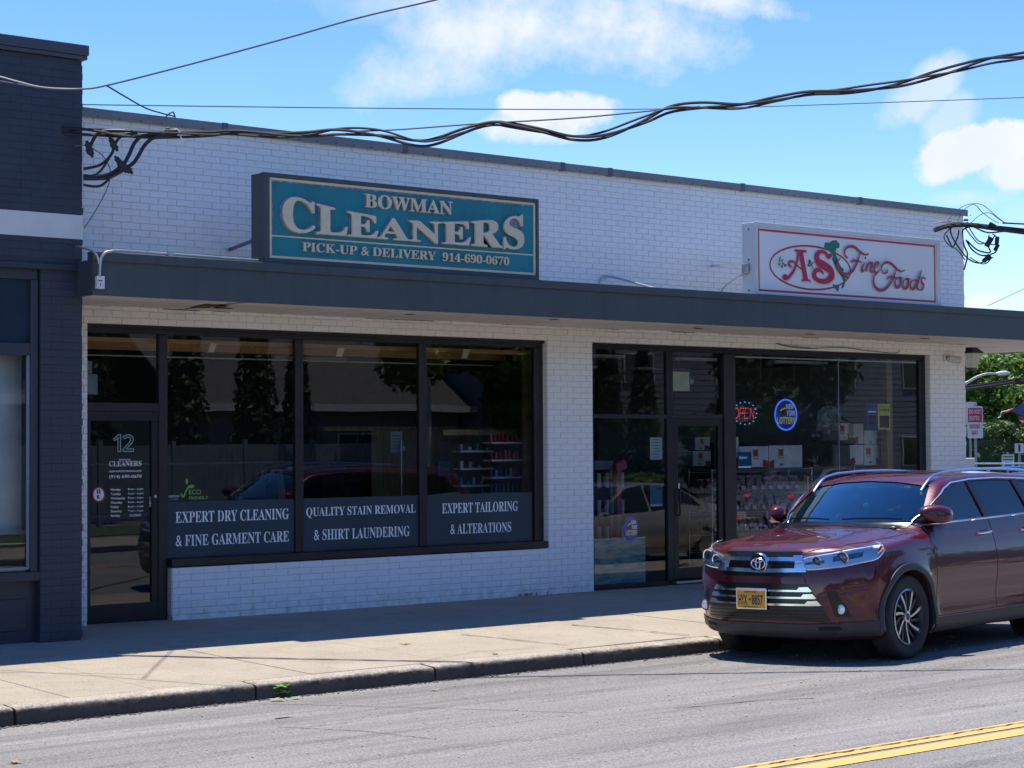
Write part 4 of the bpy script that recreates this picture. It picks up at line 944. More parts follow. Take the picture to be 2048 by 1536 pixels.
mb = MB(); c = P3(887, 898, 1.6); mb.tube([(a.x + .05, 1.6, a.z), (c.x, 1.6, c.z), (b.x - .05, 1.6, a.z)], .006, 5); mb.build('bag_handle', bgm, bg_)
mb = MB(); a = P3(803, 880, 1.6); mb.tube([(a.x, 1.6, 0), (a.x, 1.6, a.z)], .009, 6); mb.box(a.x - .03, a.x + .05, 1.585, 1.6, a.z - .14, a.z - .08); tag(mb.build('chrome_pole', m_metal, None), 'thin upright chrome pole inside the second cleaners window', 'pole')
a = P3(781, 863, 1.7); b = P3(804, 905, 1.7); mb = MB(); mb.box(a.x, b.x, 1.70, 1.705, b.z, a.z)
nq = thing('notice', 'grey printed notice hanging behind the middle cleaners window', 'notice', (a.x, 1.7, b.z)); mb.build('sheet', pm('dim paper', (.35, .36, .40), .8), nq)
for i in range(5):
    mb = MB(); zc = a.z - .05 - i * (a.z - b.z - .07) / 5; mb.box(a.x + .03, b.x - .03, 1.6975, 1.699, zc - .008, zc); mb.build('print_line', m_shad, nq)
# hanging garments, dim shapes at the left
for i, (px, w_, hh, c) in enumerate(((520, .20, .85, (.06, .07, .09)), (545, .17, .95, (.10, .13, .13)), (470, .18, .8, (.10, .04, .05)), (560, .15, .9, (.20, .22, .24)))):
    g0 = P3(px, 938, 2.0); mb = MB(); n = 12; V = []
    for k in range(7):
        z = g0.z - hh * k / 6
        for j in range(n):
            t = 2 * math.pi * j / n; r_ = (.35, .8, .95, 1, 1.02, 1.06, 1.1)[k]
            V.append((g0.x + w_ * .5 * r_ * math.cos(t), 2.0 + .06 * r_ * math.sin(t) * (1 + .4 * math.sin(5 * t)), z))
    mb.add(V, [(k * n + j, k * n + (j + 1) % n, (k + 1) * n + (j + 1) % n, (k + 1) * n + j) for k in range(6) for j in range(n)] + [tuple(range(n))])
    o = mb.build('garment', pm('garment %d' % i, c, .9), None, smooth=True); tag(o, ('dark slate', 'grey green', 'dull red', 'pale grey')[i] + ' garment hanging inside the left cleaners window', 'garment', 'garments hanging inside the cleaners')
mb = MB(); g0 = P3(500, 932, 2.0); mb.tube([(.6, 2.0, g0.z + .04), (4.0, 2.0, g0.z + .04)], .012, 6); tag(mb.build('garment_rail', m_metal, None), 'metal rail carrying garments inside the cleaners', 'rail')
# slanted cards fixed high on the panes
for (px, py) in ((424.5, 696), (680.5, 705), (931, 708)):
    q = [P3(px - 3.5, py - 9.5, .122), P3(px + 9, py - 9, .122), P3(px + 3.5, py + 8.5, .122), P3(px - 8.5, py + 8.5, .122)]
    mb = MB(); mb.prism([(p.x, p.z) for p in q], (0, .122, 0), (1, 0, 0), (0, 0, 1), (0, .002, 0)); n = {424.5: 'left', 680.5: 'middle', 931: 'right'}[px]
    tag(mb.build('card', m_yp, None), 'small slanted yellowed card high on the %s cleaners pane' % n, 'card', 'slanted cards on the cleaners panes')
for (x0, y0, x1, y1, nm) in ((168, 748, 195, 789, 'larger'), (168, 722, 184, 747, 'smaller')):
    a = P3(x0, y0, .13); b = P3(x1, y1, .13); mb = MB(); mb.box(max(a.x, .085), b.x, .130, .132, b.z, a.z)
    tag(mb.build('paper_sheet', pm('grey paper ' + nm, (.30, .34, .33), .8), None), nm + ' grey paper in the transom pane above the number door', 'paper')
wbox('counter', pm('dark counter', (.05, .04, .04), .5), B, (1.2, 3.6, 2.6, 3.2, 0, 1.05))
m_tube = pm('ceiling tube', (.8, .8, .78), .5)
for q in ((1.3, 2.5, 2.2, 2.34), (3.4, 4.6, 2.2, 2.34), (5.2, 6.4, 1.9, 2.04), (5.2, 6.4, 4.4, 4.54), (8.0, 9.2, 1.6, 1.8), (10.2, 11.4, 1.6, 1.8), (12.3, 13.5, 1.6, 1.8), (10.2, 11.4, 4.6, 4.8), (12.3, 13.5, 4.6, 4.8)): wbox('ceiling_light', m_tube, B, q + (3.06, 3.099))

# ================================================================ inside the food shop
m_box = pm('white carton', (.80, .82, .78), .7, var=.05, scale=4); m_boxr = pm('carton red print', (.45, .05, .04), .6); m_boxo = pm('carton orange print', (.50, .16, .04), .6); m_wire = pm('chrome wire', (.45, .48, .50), .35, .9)
m_meat = pm('cured meat', (.24, .05, .04), .35, var=.5, scale=16, coat=.6, col2=(.58, .36, .30)); m_lab = pm('meat label', (.62, .60, .66), .5)
def carton(px0, py0, px1, py1, Y, label, logo=True, group='white cartons stacked in the food shop', dep=.34, corner=1, ly=.5):
    a = P3(px0, py0, Y); b = P3(px1, py1, Y); t = thing('carton', label, 'box', (a.x, Y, b.z), group=group)
    mb = MB(); mb.box(a.x, b.x, Y, Y + dep, b.z, a.z); mb.build('carton_body', m_box, t, bev=.004)
    h = a.z - b.z; w = b.x - a.x
    if corner > 0: pts = [(b.x - .002, b.z + .003), (b.x - .002, b.z + h * .30), (b.x - .12, b.z + h * .38), (b.x - .12, b.z + .003)]
    else: pts = [(a.x + .002, b.z + .003), (a.x + .10, b.z + .003), (a.x + .10, b.z + h * .38), (a.x + .002, b.z + h * .28)]
    mb = MB(); mb.prism(pts, (0, Y - .004, 0), (1, 0, 0), (0, 0, 1), (0, .002, 0)); mb.build('red_print', m_boxr, t)
    if logo:
        cx, cz = a.x + w * ly, a.z - h * .32; s = min(.055, h * .2)
        mb = MB(); mb.prism([(cx - s, cz - s), (cx, cz - s * .8), (cx + s, cz - s), (cx + s * .85, cz), (cx + s, cz + s), (cx, cz + s * .8), (cx - s, cz + s), (cx - s * .85, cz)], (0, Y - .004, 0), (1, 0, 0), (0, 0, 1), (0, .002, 0)); mb.build('logo', m_boxo, t)
        mb = MB(); mb.box(cx - s * .6, cx + s * .6, Y - .0056, Y - .0045, cz + .1 * s, cz + .3 * s); mb.box(cx - s * .6, cx + s * .6, Y - .0056, Y - .0045, cz - .35 * s, cz - .15 * s); mb.box(cx - s * 1.0, cx + s * 1.0, Y - .0056, Y - .0045, cz - 1.45 * s, cz - 1.3 * s); mb.build('logo_bars', m_red, t)
    mb = MB(); mb.box(a.x + w * .30, a.x + w * .42, Y - .004, Y - .002, b.z + h * .10, b.z + h * .2); mb.build('small_print', m_gry, t)
    return t
YB = .62
carton(1479, 893, 1537, 934, YB, 'left white carton on top of the meat rack behind the small Open sign', ly=.55, corner=1)
carton(1538, 891, 1605, 935, YB, 'right white carton on top of the meat rack beside its twin', ly=.35, corner=-1)
carton(1470, 874, 1478, 936, YB - .1, 'narrow white and red carton end seen beside the thick dark post', logo=False)
YC = .72
carton(1679, 846, 1706, 880, YC + .1, 'upper left carton of the pile right of the dim round sign', ly=.2, corner=1)
carton(1707, 847, 1727, 887, YC, 'middle upper carton in the pile under the blue poster', logo=False, corner=-1)
carton(1728, 861, 1763, 888, YC, 'carton directly under the blue and yellow jackpot posters', logo=False)
carton(1700, 890, 1727, 929, YC, 'bottom left carton of the pile under the posters', logo=False, corner=-1)
carton(1728, 889, 1762, 930, YC, 'bottom right carton of the pile with an orange mark', ly=.25)
YD = 2.6
carton(1390, 874, 1420, 900, YD, 'upper of two cartons seen through the food shop door glass', ly=.45, group='cartons behind the food shop door')
carton(1386, 902, 1422, 932, YD, 'lower of two cartons seen through the food shop door glass', ly=.4, group='cartons behind the food shop door')
# wire rack of packed meats
rz = [P3(1560, 938, YB).z, P3(1560, 983, YB).z, P3(1560, 1021, YB).z, P3(1560, 1062, YB).z, .35]
rx0, rx1 = 9.86, P3(1618, 940, YB).x
rack = thing('wire_rack', 'chrome wire rack of packed meats just behind the food shop window', 'rack', (rx0, YB, 0))
for x in (rx0, rx1):
    for y in (YB - .05, YB + .40):
        mb = MB(); mb.cyl((x, y, 0), (x, y, rz[0] + .02), .013, n=8); mb.build('rack_post', m_wire, rack)
for z in rz:
    mb = MB()
    for y in (YB - .05, YB + .40):
        mb.bar((rx0, y, z), (rx1, y, z), .008); mb.bar((rx0, y, z - .035), (rx1, y, z - .035), .006)
    n = 60
    for i in range(n):
        x = rx0 + (rx1 - rx0) * i / n; mb.bar((x, YB - .05, z), (x, YB + .40, z), .004); mb.bar((x, YB - .052, z - .035), (x + (rx1 - rx0) / n, YB - .052, z), .003)
    mb.build('wire_shelf', m_wire, rack)
pk = MB(); n = 9; V = []
for i in range(n):
    for j in range(7):
        u, v = i / (n - 1), j / 6
        V.append((-.075 + .15 * u, -.035 * math.sin(math.pi * u) * math.sin(math.pi * min(1, v * 1.15)) - .01 * math.sin(9 * u + 4 * v), .22 * v))
F = [(i * 7 + j, (i + 1) * 7 + j, (i + 1) * 7 + j + 1, i * 7 + j + 1) for i in range(n - 1) for j in range(6)]
pkm = MB().add(V, F); L_ = MB(); L_.box(-.035, .040, -.050, -.046, .02, .07)
def pack(x, y, z, s, rot, label):
    t = thing('meat_pack', label, 'meat', (x, y, z), rz=rot, group='vacuum packed meats on the wire rack'); t.scale = (s, s, s)
    for nm, me in (('pack', _pk), ('pack_label', _pl)):
        o = bpy.data.objects.new(nm, me); COL.objects.link(o); o.parent = t
    t.rotation_euler = (R(-14), R(ra.uniform(-8, 8)), rot)
_pk = pkm.mesh('pack'); _pk.materials.append(m_meat); _pl = L_.mesh('pack_label'); _pl.materials.append(m_lab)
for k, z in enumerate(rz[1:4]):
    x = rx0 + .12; i = 0
    while x < rx1 - .08:
        pack(x, YB + .02, z + .01, ra.uniform(.95, 1.15), R(ra.uniform(-14, 14)), 'vacuum packed cured meat leaning on the %s shelf of the wire rack' % ('upper', 'middle', 'lower')[k])
        x += ra.uniform(.17, .21)
# back row is packed full
mb = MB()
for k, z in enumerate(rz[1:4]):
    x = rx0 + .05
    while x < rx1 - .05: mb.obox((x, YB + .22, z + .10), (Vector((1, .2, .1)).normalized(), Vector((-.2, 1, 0)).normalized(), Vector((-.1, 0, 1)).normalized()), (.06, .05, .095)); x += .13
mb.build('packed_meat', m_meat, rack, kind='stuff')
# shelves of mixed goods deeper in
gm = [pm('packet ' + n, c, .5, var=.2, scale=20) for n, c in (('red', (.5, .05, .04)), ('cream', (.7, .62, .45)), ('green', (.08, .25, .1)), ('blue', (.05, .12, .4)), ('orange', (.6, .25, .05)), ('white', (.7, .7, .7)))]
for (gx0, gx1, gy, zs_) in ((12.0, 13.5, 1.25, (.35, .75, 1.12)),):
    gs = thing('goods_shelf', 'dim shelf unit of mixed packets %s' % {12.0: 'under the carton pile right in the food shop', 7.5: 'deep behind the pane left of the food shop door', 8.95: 'seen through the food shop door glass', 10.0: 'behind the meat rack in the food shop'}[gx0], 'shelves', (gx0, gy, 0))
    mb = MB(); [mb.box(gx0, gx1, gy, gy + .3, z - .02, z) for z in zs_]; mb.build('shelf_boards', m_shelf, gs, kind='stuff')
    for mi_, g_ in enumerate(gm):
        mb = MB()
        for z in zs_:
            x = gx0 + .02 + mi_ * .05
            while x < gx1 - .1:
                w_ = ra.uniform(.05, .1); h_ = ra.uniform(.1, .26)
                if ra.random() < .8: mb.box(x, x + w_, gy + .02, gy + .12, z + .001, z + h_)
                x += .32 + ra.uniform(-.01, .01)
        mb.build('packets', g_, gs, kind='stuff')
# far counters and fridges
wbox('fridge', pm('dim fridge', (.09, .11, .14), .4), B, (12.6, 13.4, 3.2, 3.8, 0, 1.85)); 
wbox('counter', pm('deli counter', (.10, .10, .11), .4), B, (11.6, 14.3, 2.2, 2.7, 0, .95))
for i in range(7): 
    mb = MB(); x = 11.9 + i * .16; h = (.16, .12, .15, .1, .17, .13, .12)[i]; mb.cyl((x, 2.3, .951), (x, 2.3, .951 + h), .04, n=10); tag(mb.build('jar', m_lab, None), 'small pale jar on the deli counter inside the food shop', 'jar', 'jars on the deli counter')
wbox('wood_post', m_tan, B, (13.55, 13.68, .5, .62, 0, 3.1))
mb = MB(); mb.cyl((13.25, .9, 0), (13.25, .9, P3(1805, 866, .9).z), .012, n=8); tag(mb.build('chrome_pole', m_metal, None), 'thin chrome pole near the right end of the food shop window', 'pole')
# round lottery sign, lit open sign, posters
m_blue = pm('sign blue', (.012, .03, .30), .35, emit=((.01, .05, .5), .12)); m_rim = pm('lit blue rim', (.10, .22, .75), .35, emit=((.08, .2, .9), .45)); m_wp = pm('sign white print', (.7, .75, .8), .4, emit=((.6, .7, .8), .10)); m_yl = pm('sign yellow print', (.72, .70, .12), .4, emit=((.7, .7, .1), .10)); m_ss = pm('sign shade', (.02, .05, .06), .5)
def lottery(cx, cz, rx, rz_, Y, label, bright=True):
    t = thing('lottery_sign', label, 'sign', (cx, Y, cz)); mb = MB(); disc(mb, cx, cz, rx, rz_, Y, Y + .02); mb.build('sign_disc', m_blue, t)
    mb = MB(); ring(mb, cx, cz, rx, rz_, rx * .10, Y - .006, Y - .001); mb.build('rim', m_rim if bright else m_blue, t)
    mb = MB(); mb.prism([(cx - rx * .72, cz + rz_ * .02), (cx - rx * .5, cz + rz_ * .42), (cx - rx * .1, cz + rz_ * .68), (cx + rx * .02, cz + rz_ * .3), (cx + rx * .1, cz + .0)], (0, Y - .002, 0), (1, 0, 0), (0, 0, 1), (0, .0015, 0)); mb.build('dark_patch', m_ss, t)
    for k, m in enumerate((m_boxr, m_boxo, m_yl)):
        mb = MB(); r_ = 1 - k * .12; stroke(mb, [(cx + rx * (-.62 + .06 * k), cz + rz_ * (.26 - .02 * k)), (cx + rx * (-.42 + .04 * k), cz + rz_ * (.48 - .07 * k)), (cx - rx * .02, cz + rz_ * (.62 - .1 * k))], rz_ * .09, Y - .0035 - k * .0005); mb.build('stripe', m, t, fix=False)
    lettering('sign_lettering', bold('NEW'), cx + rx * .02, cx + rx * .68, cz + rz_ * .36, cz + rz_ * .68, Y - .006, m_wp, t, off=.01)
    lettering('sign_lettering', bold('YORK'), cx + rx * .05, cx + rx * .82, cz - rz_ * .06, cz + rz_ * .28, Y - .006, m_wp, t, off=.01)
    lettering('sign_lettering', bold('LOTTERY'), cx - rx * .78, cx + rx * .84, cz - rz_ * .58, cz - rz_ * .14, Y - .006, m_yl, t, off=.015)
    return t
c = P3(1571.5, 829.5, .2); lottery(c.x, c.z, .235, .225, .2, 'round blue lottery sign with a glowing rim hanging beside the lit open sign')
c = P3(1262, 1057, .135); lottery(c.x, c.z, .125, .155, .135, 'small round blue lottery sticker low on the pane left of the food shop door', False)
m_led = pm('red lamps', (.8, .1, .1), .4, emit=((1, .16, .2), .4)); m_ledb = pm('blue lamps', (.5, .7, 1), .4, emit=((.25, .5, 1), .5)); m_disk = pm('clear backing', (.03, .05, .09), .2)
c = P3(1489, 826.5, .3); os_ = thing('open_sign', 'oval lamp sign reading OPEN in red dots partly behind the dark post', 'sign', (c.x, .3, c.z))
mb = MB(); disc(mb, c.x, c.z, .27, .19, .3, .31); mb.build('backing', m_disk, os_)
me = MB()
def dots(seg, sx, x0):
    for (a, b) in seg:
        L2 = math.dist(a, b); n = max(2, int(L2 / .019))
        for i in range(n + 1):
            u = a[0] + (b[0] - a[0]) * i / n; v = a[1] + (b[1] - a[1]) * i / n
            me.obox((c.x + x0 + u + v * .12, .292, c.z + v), ((1, 0, 0), (0, 1, 0), (0, 0, 1)), (.0036, .004, .0036))
h = .07
dots([((.0, -h), (.03, -h)), ((.06, -.04), (.06, .04)), ((.03, h), (.0, h)), ((-.03, .04), (-.03, -.04)), ((.03, h), (.06, .04)), ((.03, -h), (.06, -.04)), ((0, h), (-.03, .04)), ((0, -h), (-.03, -.04))], 1, -.19)
dots([((0, -h), (0, h)), ((0, h), (.06, h)), ((.06, h), (.06, 0)), ((.06, 0), (0, 0))], 1, -.10)
dots([((0, -h), (0, h)), ((0, h), (.065, h)), ((0, 0), (.055, 0)), ((0, -h), (.065, -h))], 1, .0)
dots([((0, -h), (0, h)), ((0, h), (.07, -h)), ((.07, -h), (.07, h))], 1, .11)
me.build('red_lamps', m_led, os_)
mb = MB()
for i in range(16):
    a = 2 * math.pi * i / 16; mb.obox((c.x + .235 * math.cos(a), .292, c.z + .155 * math.sin(a)), ((1, 0, 0), (0, 1, 0), (0, 0, 1)), (.006, .005, .006))
mb.build('blue_lamps', m_ledb, os_)
c = P3(1658, 837, .3); t = thing('round_sign', 'dim unlit round sign with faint gold print hanging mid window', 'sign', (c.x, .3, c.z)); mb = MB(); disc(mb, c.x, c.z, .27, .185, .3, .32); mb.build('sign_disc', pm('dim round', (.13, .17, .15), .4), t)
mb = MB(); ring(mb, c.x, c.z, .14, .09, .012, .296, .298, 24); mb.build('gold_print', pm('faint gold', (.35, .27, .12), .5), t); mb = MB(); stroke(mb, [(c.x - .13, c.z - .11), (c.x + .13, c.z - .11)], .012, .297); mb.build('gold_print', m_tan, t, fix=False)
def card(name, label, cat, pa, pb, Y, mat, sub=()):
    a = P3(*pa, Y); b = P3(*pb, Y); t = thing(name, label, cat, (a.x, Y, b.z)); mb = MB(); mb.box(a.x, b.x, Y, Y + .004, b.z, a.z); mb.build('sheet', mat, t)
    w, h = b.x - a.x, a.z - b.z
    for (nm, m, u0, u1, v0, v1, *tx) in sub:
        if tx: lettering(nm, tx[0], a.x + w * u0, a.x + w * u1, b.z + h * v0, b.z + h * v1, Y - .0022, m, t, off=.012)
        else:
            mb = MB(); mb.box(a.x + w * u0, a.x + w * u1, Y - .0015, Y - .0005, b.z + h * v0, b.z + h * v1); mb.build(nm, m, t)
    return t
m_pb = pm('poster blue', (.03, .08, .45), .5); m_py = pm('poster yellow', (.88, .82, .14), .5); m_maroon = pm('dark display panel', (.07, .015, .035), .4)
card('poster', 'blue jackpot poster with a dark panel hanging in the food shop window', 'poster', (1732.5, 807), (1754.5, 858), .26, m_pb, (('panel', m_maroon, .22, .92, .1, .55), ('swirl', m_wp, .15, .9, .66, .70), ('poster_lettering', m_boxr, .3, .9, .74, .88, bold('MEGA'))))
card('poster', 'yellow jackpot poster with a dark panel beside the blue poster', 'poster', (1755.5, 808), (1780.5, 859), .26, m_py, (('panel', m_maroon, .14, .92, .07, .55), ('poster_lettering', m_shad, .1, .8, .74, .82, bold('POWER')), ('red_mark', m_boxr, .84, .95, .74, .82), ('print_line', m_shad, .1, .6, .88, .90)))
card('paper_notice', 'white paper notice with printed lines left of the food shop door', 'notice', (1300, 875), (1324.5, 919), .135, m_paper, tuple(('print_line', m_gry, .25, .75, .1 + i * .13, .13 + i * .13) for i in range(7)))
card('sticker', 'blue window sticker under the white notice left of the food shop door', 'sticker', (1300, 968), (1325, 1012), .135, pm('sticker blue', (.06, .22, .34), .5), (('pale_stripe', m_paper, 0, 1, .0, .1), ('dark_print', m_shad, .5, .9, .72, .84), ('print_line', m_pb, .05, .6, .62, .65), ('print_line', m_pb, .05, .9, .88, .9)))
card('hanging_card', 'blue card reading Open hung behind the food shop glass', 'sign', (1475.5, 904), (1503, 936), .32, pm('card blue', (.01, .16, .36), .4), (('card_lettering', m_wp, .10, .68, .52, .74, bold('Open')), ('pale_stripe', m_wp, .04, .96, .02, .12)))
card('paper_poster', 'blue green marbled poster standing inside the lowest pane left of the food shop door', 'poster', (1188, 1078), (1291, 1163), .15, pm('marbled poster', (.60, .78, .62), .6, scale=5, col2=(.12, .45, .46), sc=(.6, 1, 3), lo=.42, hi=.56, det=10), (('pale_edge', m_paper, 0, 1, .965, 1.0), ('sand_band', pm('sand band', (.55, .52, .30), .6, var=.2, scale=10), .0, .45, .60, .66)))
a = P3(1359, 762, .17); card('yellow_card', 'pale yellow square sign hung in the pane above the food shop door', 'sign', (1338.5, 743), (1379, 783), .17, m_yp, (('rim', pm('card rim', (.40, .40, .28), .6), .0, 1, .0, .03),))
mb = MB(); mb.cyl((a.x, .18, a.z), (a.x, .18, 3.07), .004, n=5); mb.lathe([(0, 0), (.04, 0), (.04, .02), (0, .02)], (a.x + .22, .175, a.z - .0), (0, -1, 0), 12); tag(mb.build('hook_wire', m_metal, None), 'thin hook wire holding the pale yellow square sign', 'wire')
card('bell_sticker', 'small white round sticker on the food shop door by its handle', 'sticker', (1353, 966.5), (1359.5, 979), .110, m_paper)
# cloth and fridge left of the door
cl = MB(); pts = [P3(1237, 925, .5), P3(1233, 960, .5), P3(1236, 1010, .5), P3(1233, 1075, .5)]; cl.tube(catmull(pts, 6), .05, 8, rs=list(np.interp(np.linspace(0, 1, 19), [0, .1, .3, .6, 1], [.07, .05, .055, .05, .06]))); cl.obox(P3(1240, 932, .48), (Vector((1, 0, .4)).normalized(), (0, 1, 0), Vector((-.4, 0, 1)).normalized()), (.09, .03, .06))
tag(cl.build('pink_ribbon', pm('pink cloth', (.45, .09, .16), .7, var=.2, scale=8), None, smooth=True), 'long pink ribbon tied in a bow hanging left of the food shop door', 'ribbon')
fr_ = thing('drinks_cooler', 'glass drinks cooler with pale canisters at the left of the food shop', 'cooler', (7.3, .75, 0)); a = P3(1190, 922, .75); b = P3(1226, 922, .75)
wbox('cooler_frame', pm('cooler frame', (.20, .28, .28), .4), fr_, (a.x, b.x, .75, .79, a.z - .12, a.z), (b.x - .05, b.x, .75, .79, .1, a.z - .12)); wbox('cooler_body', m_dark, fr_, (a.x, b.x, .80, 1.3, 0, a.z))
for r_ in range(3):
    for i in range(4):
        x = a.x + .08 + i * .14; z = a.z - .36 - r_ * .36; mb = MB(); mb.cyl((x, .765, z), (x, .765, z + .2), .03, n=10); mb.build('canister', m_lab, fr_)
# beer fridge shelves deeper

wbox('strip_light_wire', m_metal, B, (10.9, 10.905, .6, .605, 2.75, 3.1), (11.6, 11.605, .6, .605, 2.7, 3.1))
# navy shop window display: cushions
for (px, py, sx, sz, m, l) in ((25, 1084, .34, .075, pm('black cushion', (.018, .016, .016), .8), 'black cushion with cream piping on top in the left shop window'), (28, 1116, .36, .07, pm('dark cushion', (.03, .032, .04), .8), 'dark cushion lowest in the left shop window')):
    c = P3(px, py, DYF + .24); n = 16; mb = MB(); V = []
    for i in range(7):
        ph = -1.5708 + math.pi * i / 6
        for j in range(n):
            t = 2 * math.pi * j / n; q = abs(math.cos(t)) ** .5 * (1 if math.cos(t) > 0 else -1); q2 = abs(math.sin(t)) ** .5 * (1 if math.sin(t) > 0 else -1)
            V.append((c.x - .06 + sx * .95 * q * max(0.0, math.cos(ph)) ** .6, c.y + .115 * q2 * max(0.0, math.cos(ph)) ** .6, c.z + sz * math.sin(ph)))
    mb.add(V, [(i * n + j, i * n + (j + 1) % n, (i + 1) * n + (j + 1) % n, (i + 1) * n + j) for i in range(6) for j in range(n)])
    t = thing('cushion', l, 'cushion', (c.x, c.y, c.z)); mb.build('cushion_body', m, t, smooth=True)
    if 'piping' in l:
        mb = MB(); mb.tube([(c.x - .06 + sx * .96 * (abs(math.cos(a)) ** .5 * (1 if math.cos(a) > 0 else -1)), c.y + .118 * (abs(math.sin(a)) ** .5 * (1 if math.sin(a) > 0 else -1)), c.z - .01) for a in [2 * math.pi * i / 24 for i in range(25)]], .007, 5, cap=False); mb.build('piping', m_cream, t)
# ================================================================ the parked SUV
from mathutils.bvhtree import BVHTree
m_paint = pm('burgundy metallic paint', (.066, .004, .013), .34, .12, var=.06, scale=900, coat=1.0, col2=(.09, .006, .018), det=1, spec=.2)
m_chr = pm('chrome trim', (.80, .82, .85), .17, 1.0, var=.05, scale=3)
m_clad = pm('dark plastic cladding', (.030, .031, .036), .5, var=.15, scale=6)
m_blackp = pm('gloss black grille', (.006, .006, .007), .22, var=.2, scale=10)
m_tyre = pm('tyre rubber', (.018, .018, .019), .75, var=.2, scale=12, bump=.2, bscale=40)
m_rim = pm('machined alloy', (.55, .56, .58), .25, .9, var=.05, scale=6); m_rimd = pm('dark alloy', (.05, .053, .062), .35, .6)
m_cgl = glassm('car glass', (.42, .55, .58), 3.6, tc_=(.72, .98, 1.0)); m_cgd = glassm('privacy glass', (.10, .11, .12), 1.3); m_cgs = glassm('door glass', (.45, .5, .5), 1.4)
m_holl = pm('lamp hollow', (.16, .18, .22), .25, .6, var=.4, scale=25); m_lens = glassm('lamp lens', (.93, .95, .97), 1.6); m_refl = pm('lamp reflector', (.80, .84, .90), .42, .6, var=.05, scale=8); m_amber = pm('amber lens', (.60, .20, .02), .2, coat=1)
m_seat = pm('grey leather', (.20, .20, .205), .6); m_dash = pm('dark dashboard', (.06, .062, .066), .6)
m_plate = pm('plate yellow', (.72, .38, .03), .45, var=.05, scale=20); m_nvy = pm('plate navy', (.02, .025, .07), .5)

def I(x, t): return float(np.interp(x, [a for a, _ in t], [b for _, b in t]))
def smooth_tab(t, n=7):
    xs = np.linspace(t[0][0], t[-1][0], 500); ys = np.interp(xs, [a for a, _ in t], [b for _, b in t]); k = np.ones(n) / n
    yp = np.pad(ys, n // 2, mode='edge'); ys2 = np.convolve(yp, k, 'valid')
    return lambda x: float(np.interp(x, xs, ys2))
TOPT = [(0.00, .50), (0.012, .66), (.02, .76), (.04, .87), (.065, .94), (.10, .99), (.16, 1.025), (.30, 1.065), (.6, 1.105), (.9, 1.14), (1.20, 1.166), (1.25, 1.178), (1.5, 1.355), (1.80, 1.555), (1.92, 1.613), (2.15, 1.648), (2.6, 1.668), (3.1, 1.668), (3.7, 1.645), (4.2, 1.605), (4.5, 1.56), (4.6, 1.42), (4.76, 1.16), (4.84, 1.02), (4.87, .85), (4.885, .62)]
sil0 = smooth_tab(TOPT[6:], 13)
def sil(x): return I(x, TOPT) if x < .16 else sil0(x) if x > .2 else I(x, TOPT) * (1 - (x - .16) / .04) + sil0(x) * (x - .16) / .04
BOTT = [(0.00, .50), (.008, .42), (.03, .34), (.06, .28), (.11, .235), (.2, .21), (.5, .20), (4.4, .22), (4.7, .27), (4.82, .36), (4.885, .60)]
def xpz(z):      # nose position for a height
    if z >= .5: return float(np.interp(z, [b for a, b in TOPT[:12]], [a for a, b in TOPT[:12]]))
    return float(np.interp(z, [.20, .235, .28, .34, .42, .5], [.25, .11, .06, .03, .008, 0]))
def xrz(z): return float(np.interp(z, [.22, .27, .36, .60, .85, 1.02, 1.16, 1.56], [4.5, 4.7, 4.82, 4.885, 4.87, 4.84, 4.78, 4.53]))
OFF = smooth_tab([(.18, -.10), (.22, -.055), (.27, -.022), (.33, -.022), (.40, -.028), (.50, -.034), (.58, -.026), (.66, -.008), (.74, 0), (.86, -.004), (.93, -.018), (.97, -.020), (1.0, -.026), (1.08, -.050), (1.18, -.082), (1.3, -.10)], 11)
WX = smooth_tab([(0, .955), (.6, .957), (1.0, .962), (2.5, .955), (3.9, .958), (4.5, .94), (4.89, .90)], 31)
def zsb(x): return float(np.interp(x, [0, 1.2, 2.1, 3.2, 4.4, 4.9], [1.10, 1.158, 1.18, 1.205, 1.25, 1.25]))
def H(x, z):
    zb = zsb(x); w = WX(x) + OFF(min(z, zb))
    if z > zb: w -= .36 * (z - zb) + .10 * (z - zb) ** 2
    u = (x - xpz(z)) / .42; f = max(0, min(1, u)) ** .30 if u < 1 else 1.0
    v = (xrz(z) - x) / .30; g_ = max(0, min(1, v)) ** .33 if v < 1 else 1.0
    # swelling over the wheels
    b = 0
    for cx in (.95, 3.74):
        r_ = math.hypot(x - cx, z - .38); b += .022 * math.exp(-((r_ - .45) / .07) ** 2) * (1 if z < 1.0 else 0)
    return max(.0, w * f * g_ + b * f * g_)
def T(x, y):
    y = abs(y); gb = 1 if x > 1.0 else max(0, (x - .2) / .8)
    s = sil(max(.0, x - .10 * (y / .72) ** 2 * (gb if x < 3.6 else max(0, 1 - (x - 3.6) / .5)))) if x > .3 else sil(x) if x > .0 else .5
    hood = .058 * (y / .85) ** 3 if x < 1.25 else .045 * (y / .70) ** 2.4
    crease = .020 * math.exp(-((y - .52 - .08 * (x - .3)) / .07) ** 2) * (1 if .12 < x < 1.2 else 0)
    return s - hood * min(1, x / .3 + .2) + crease
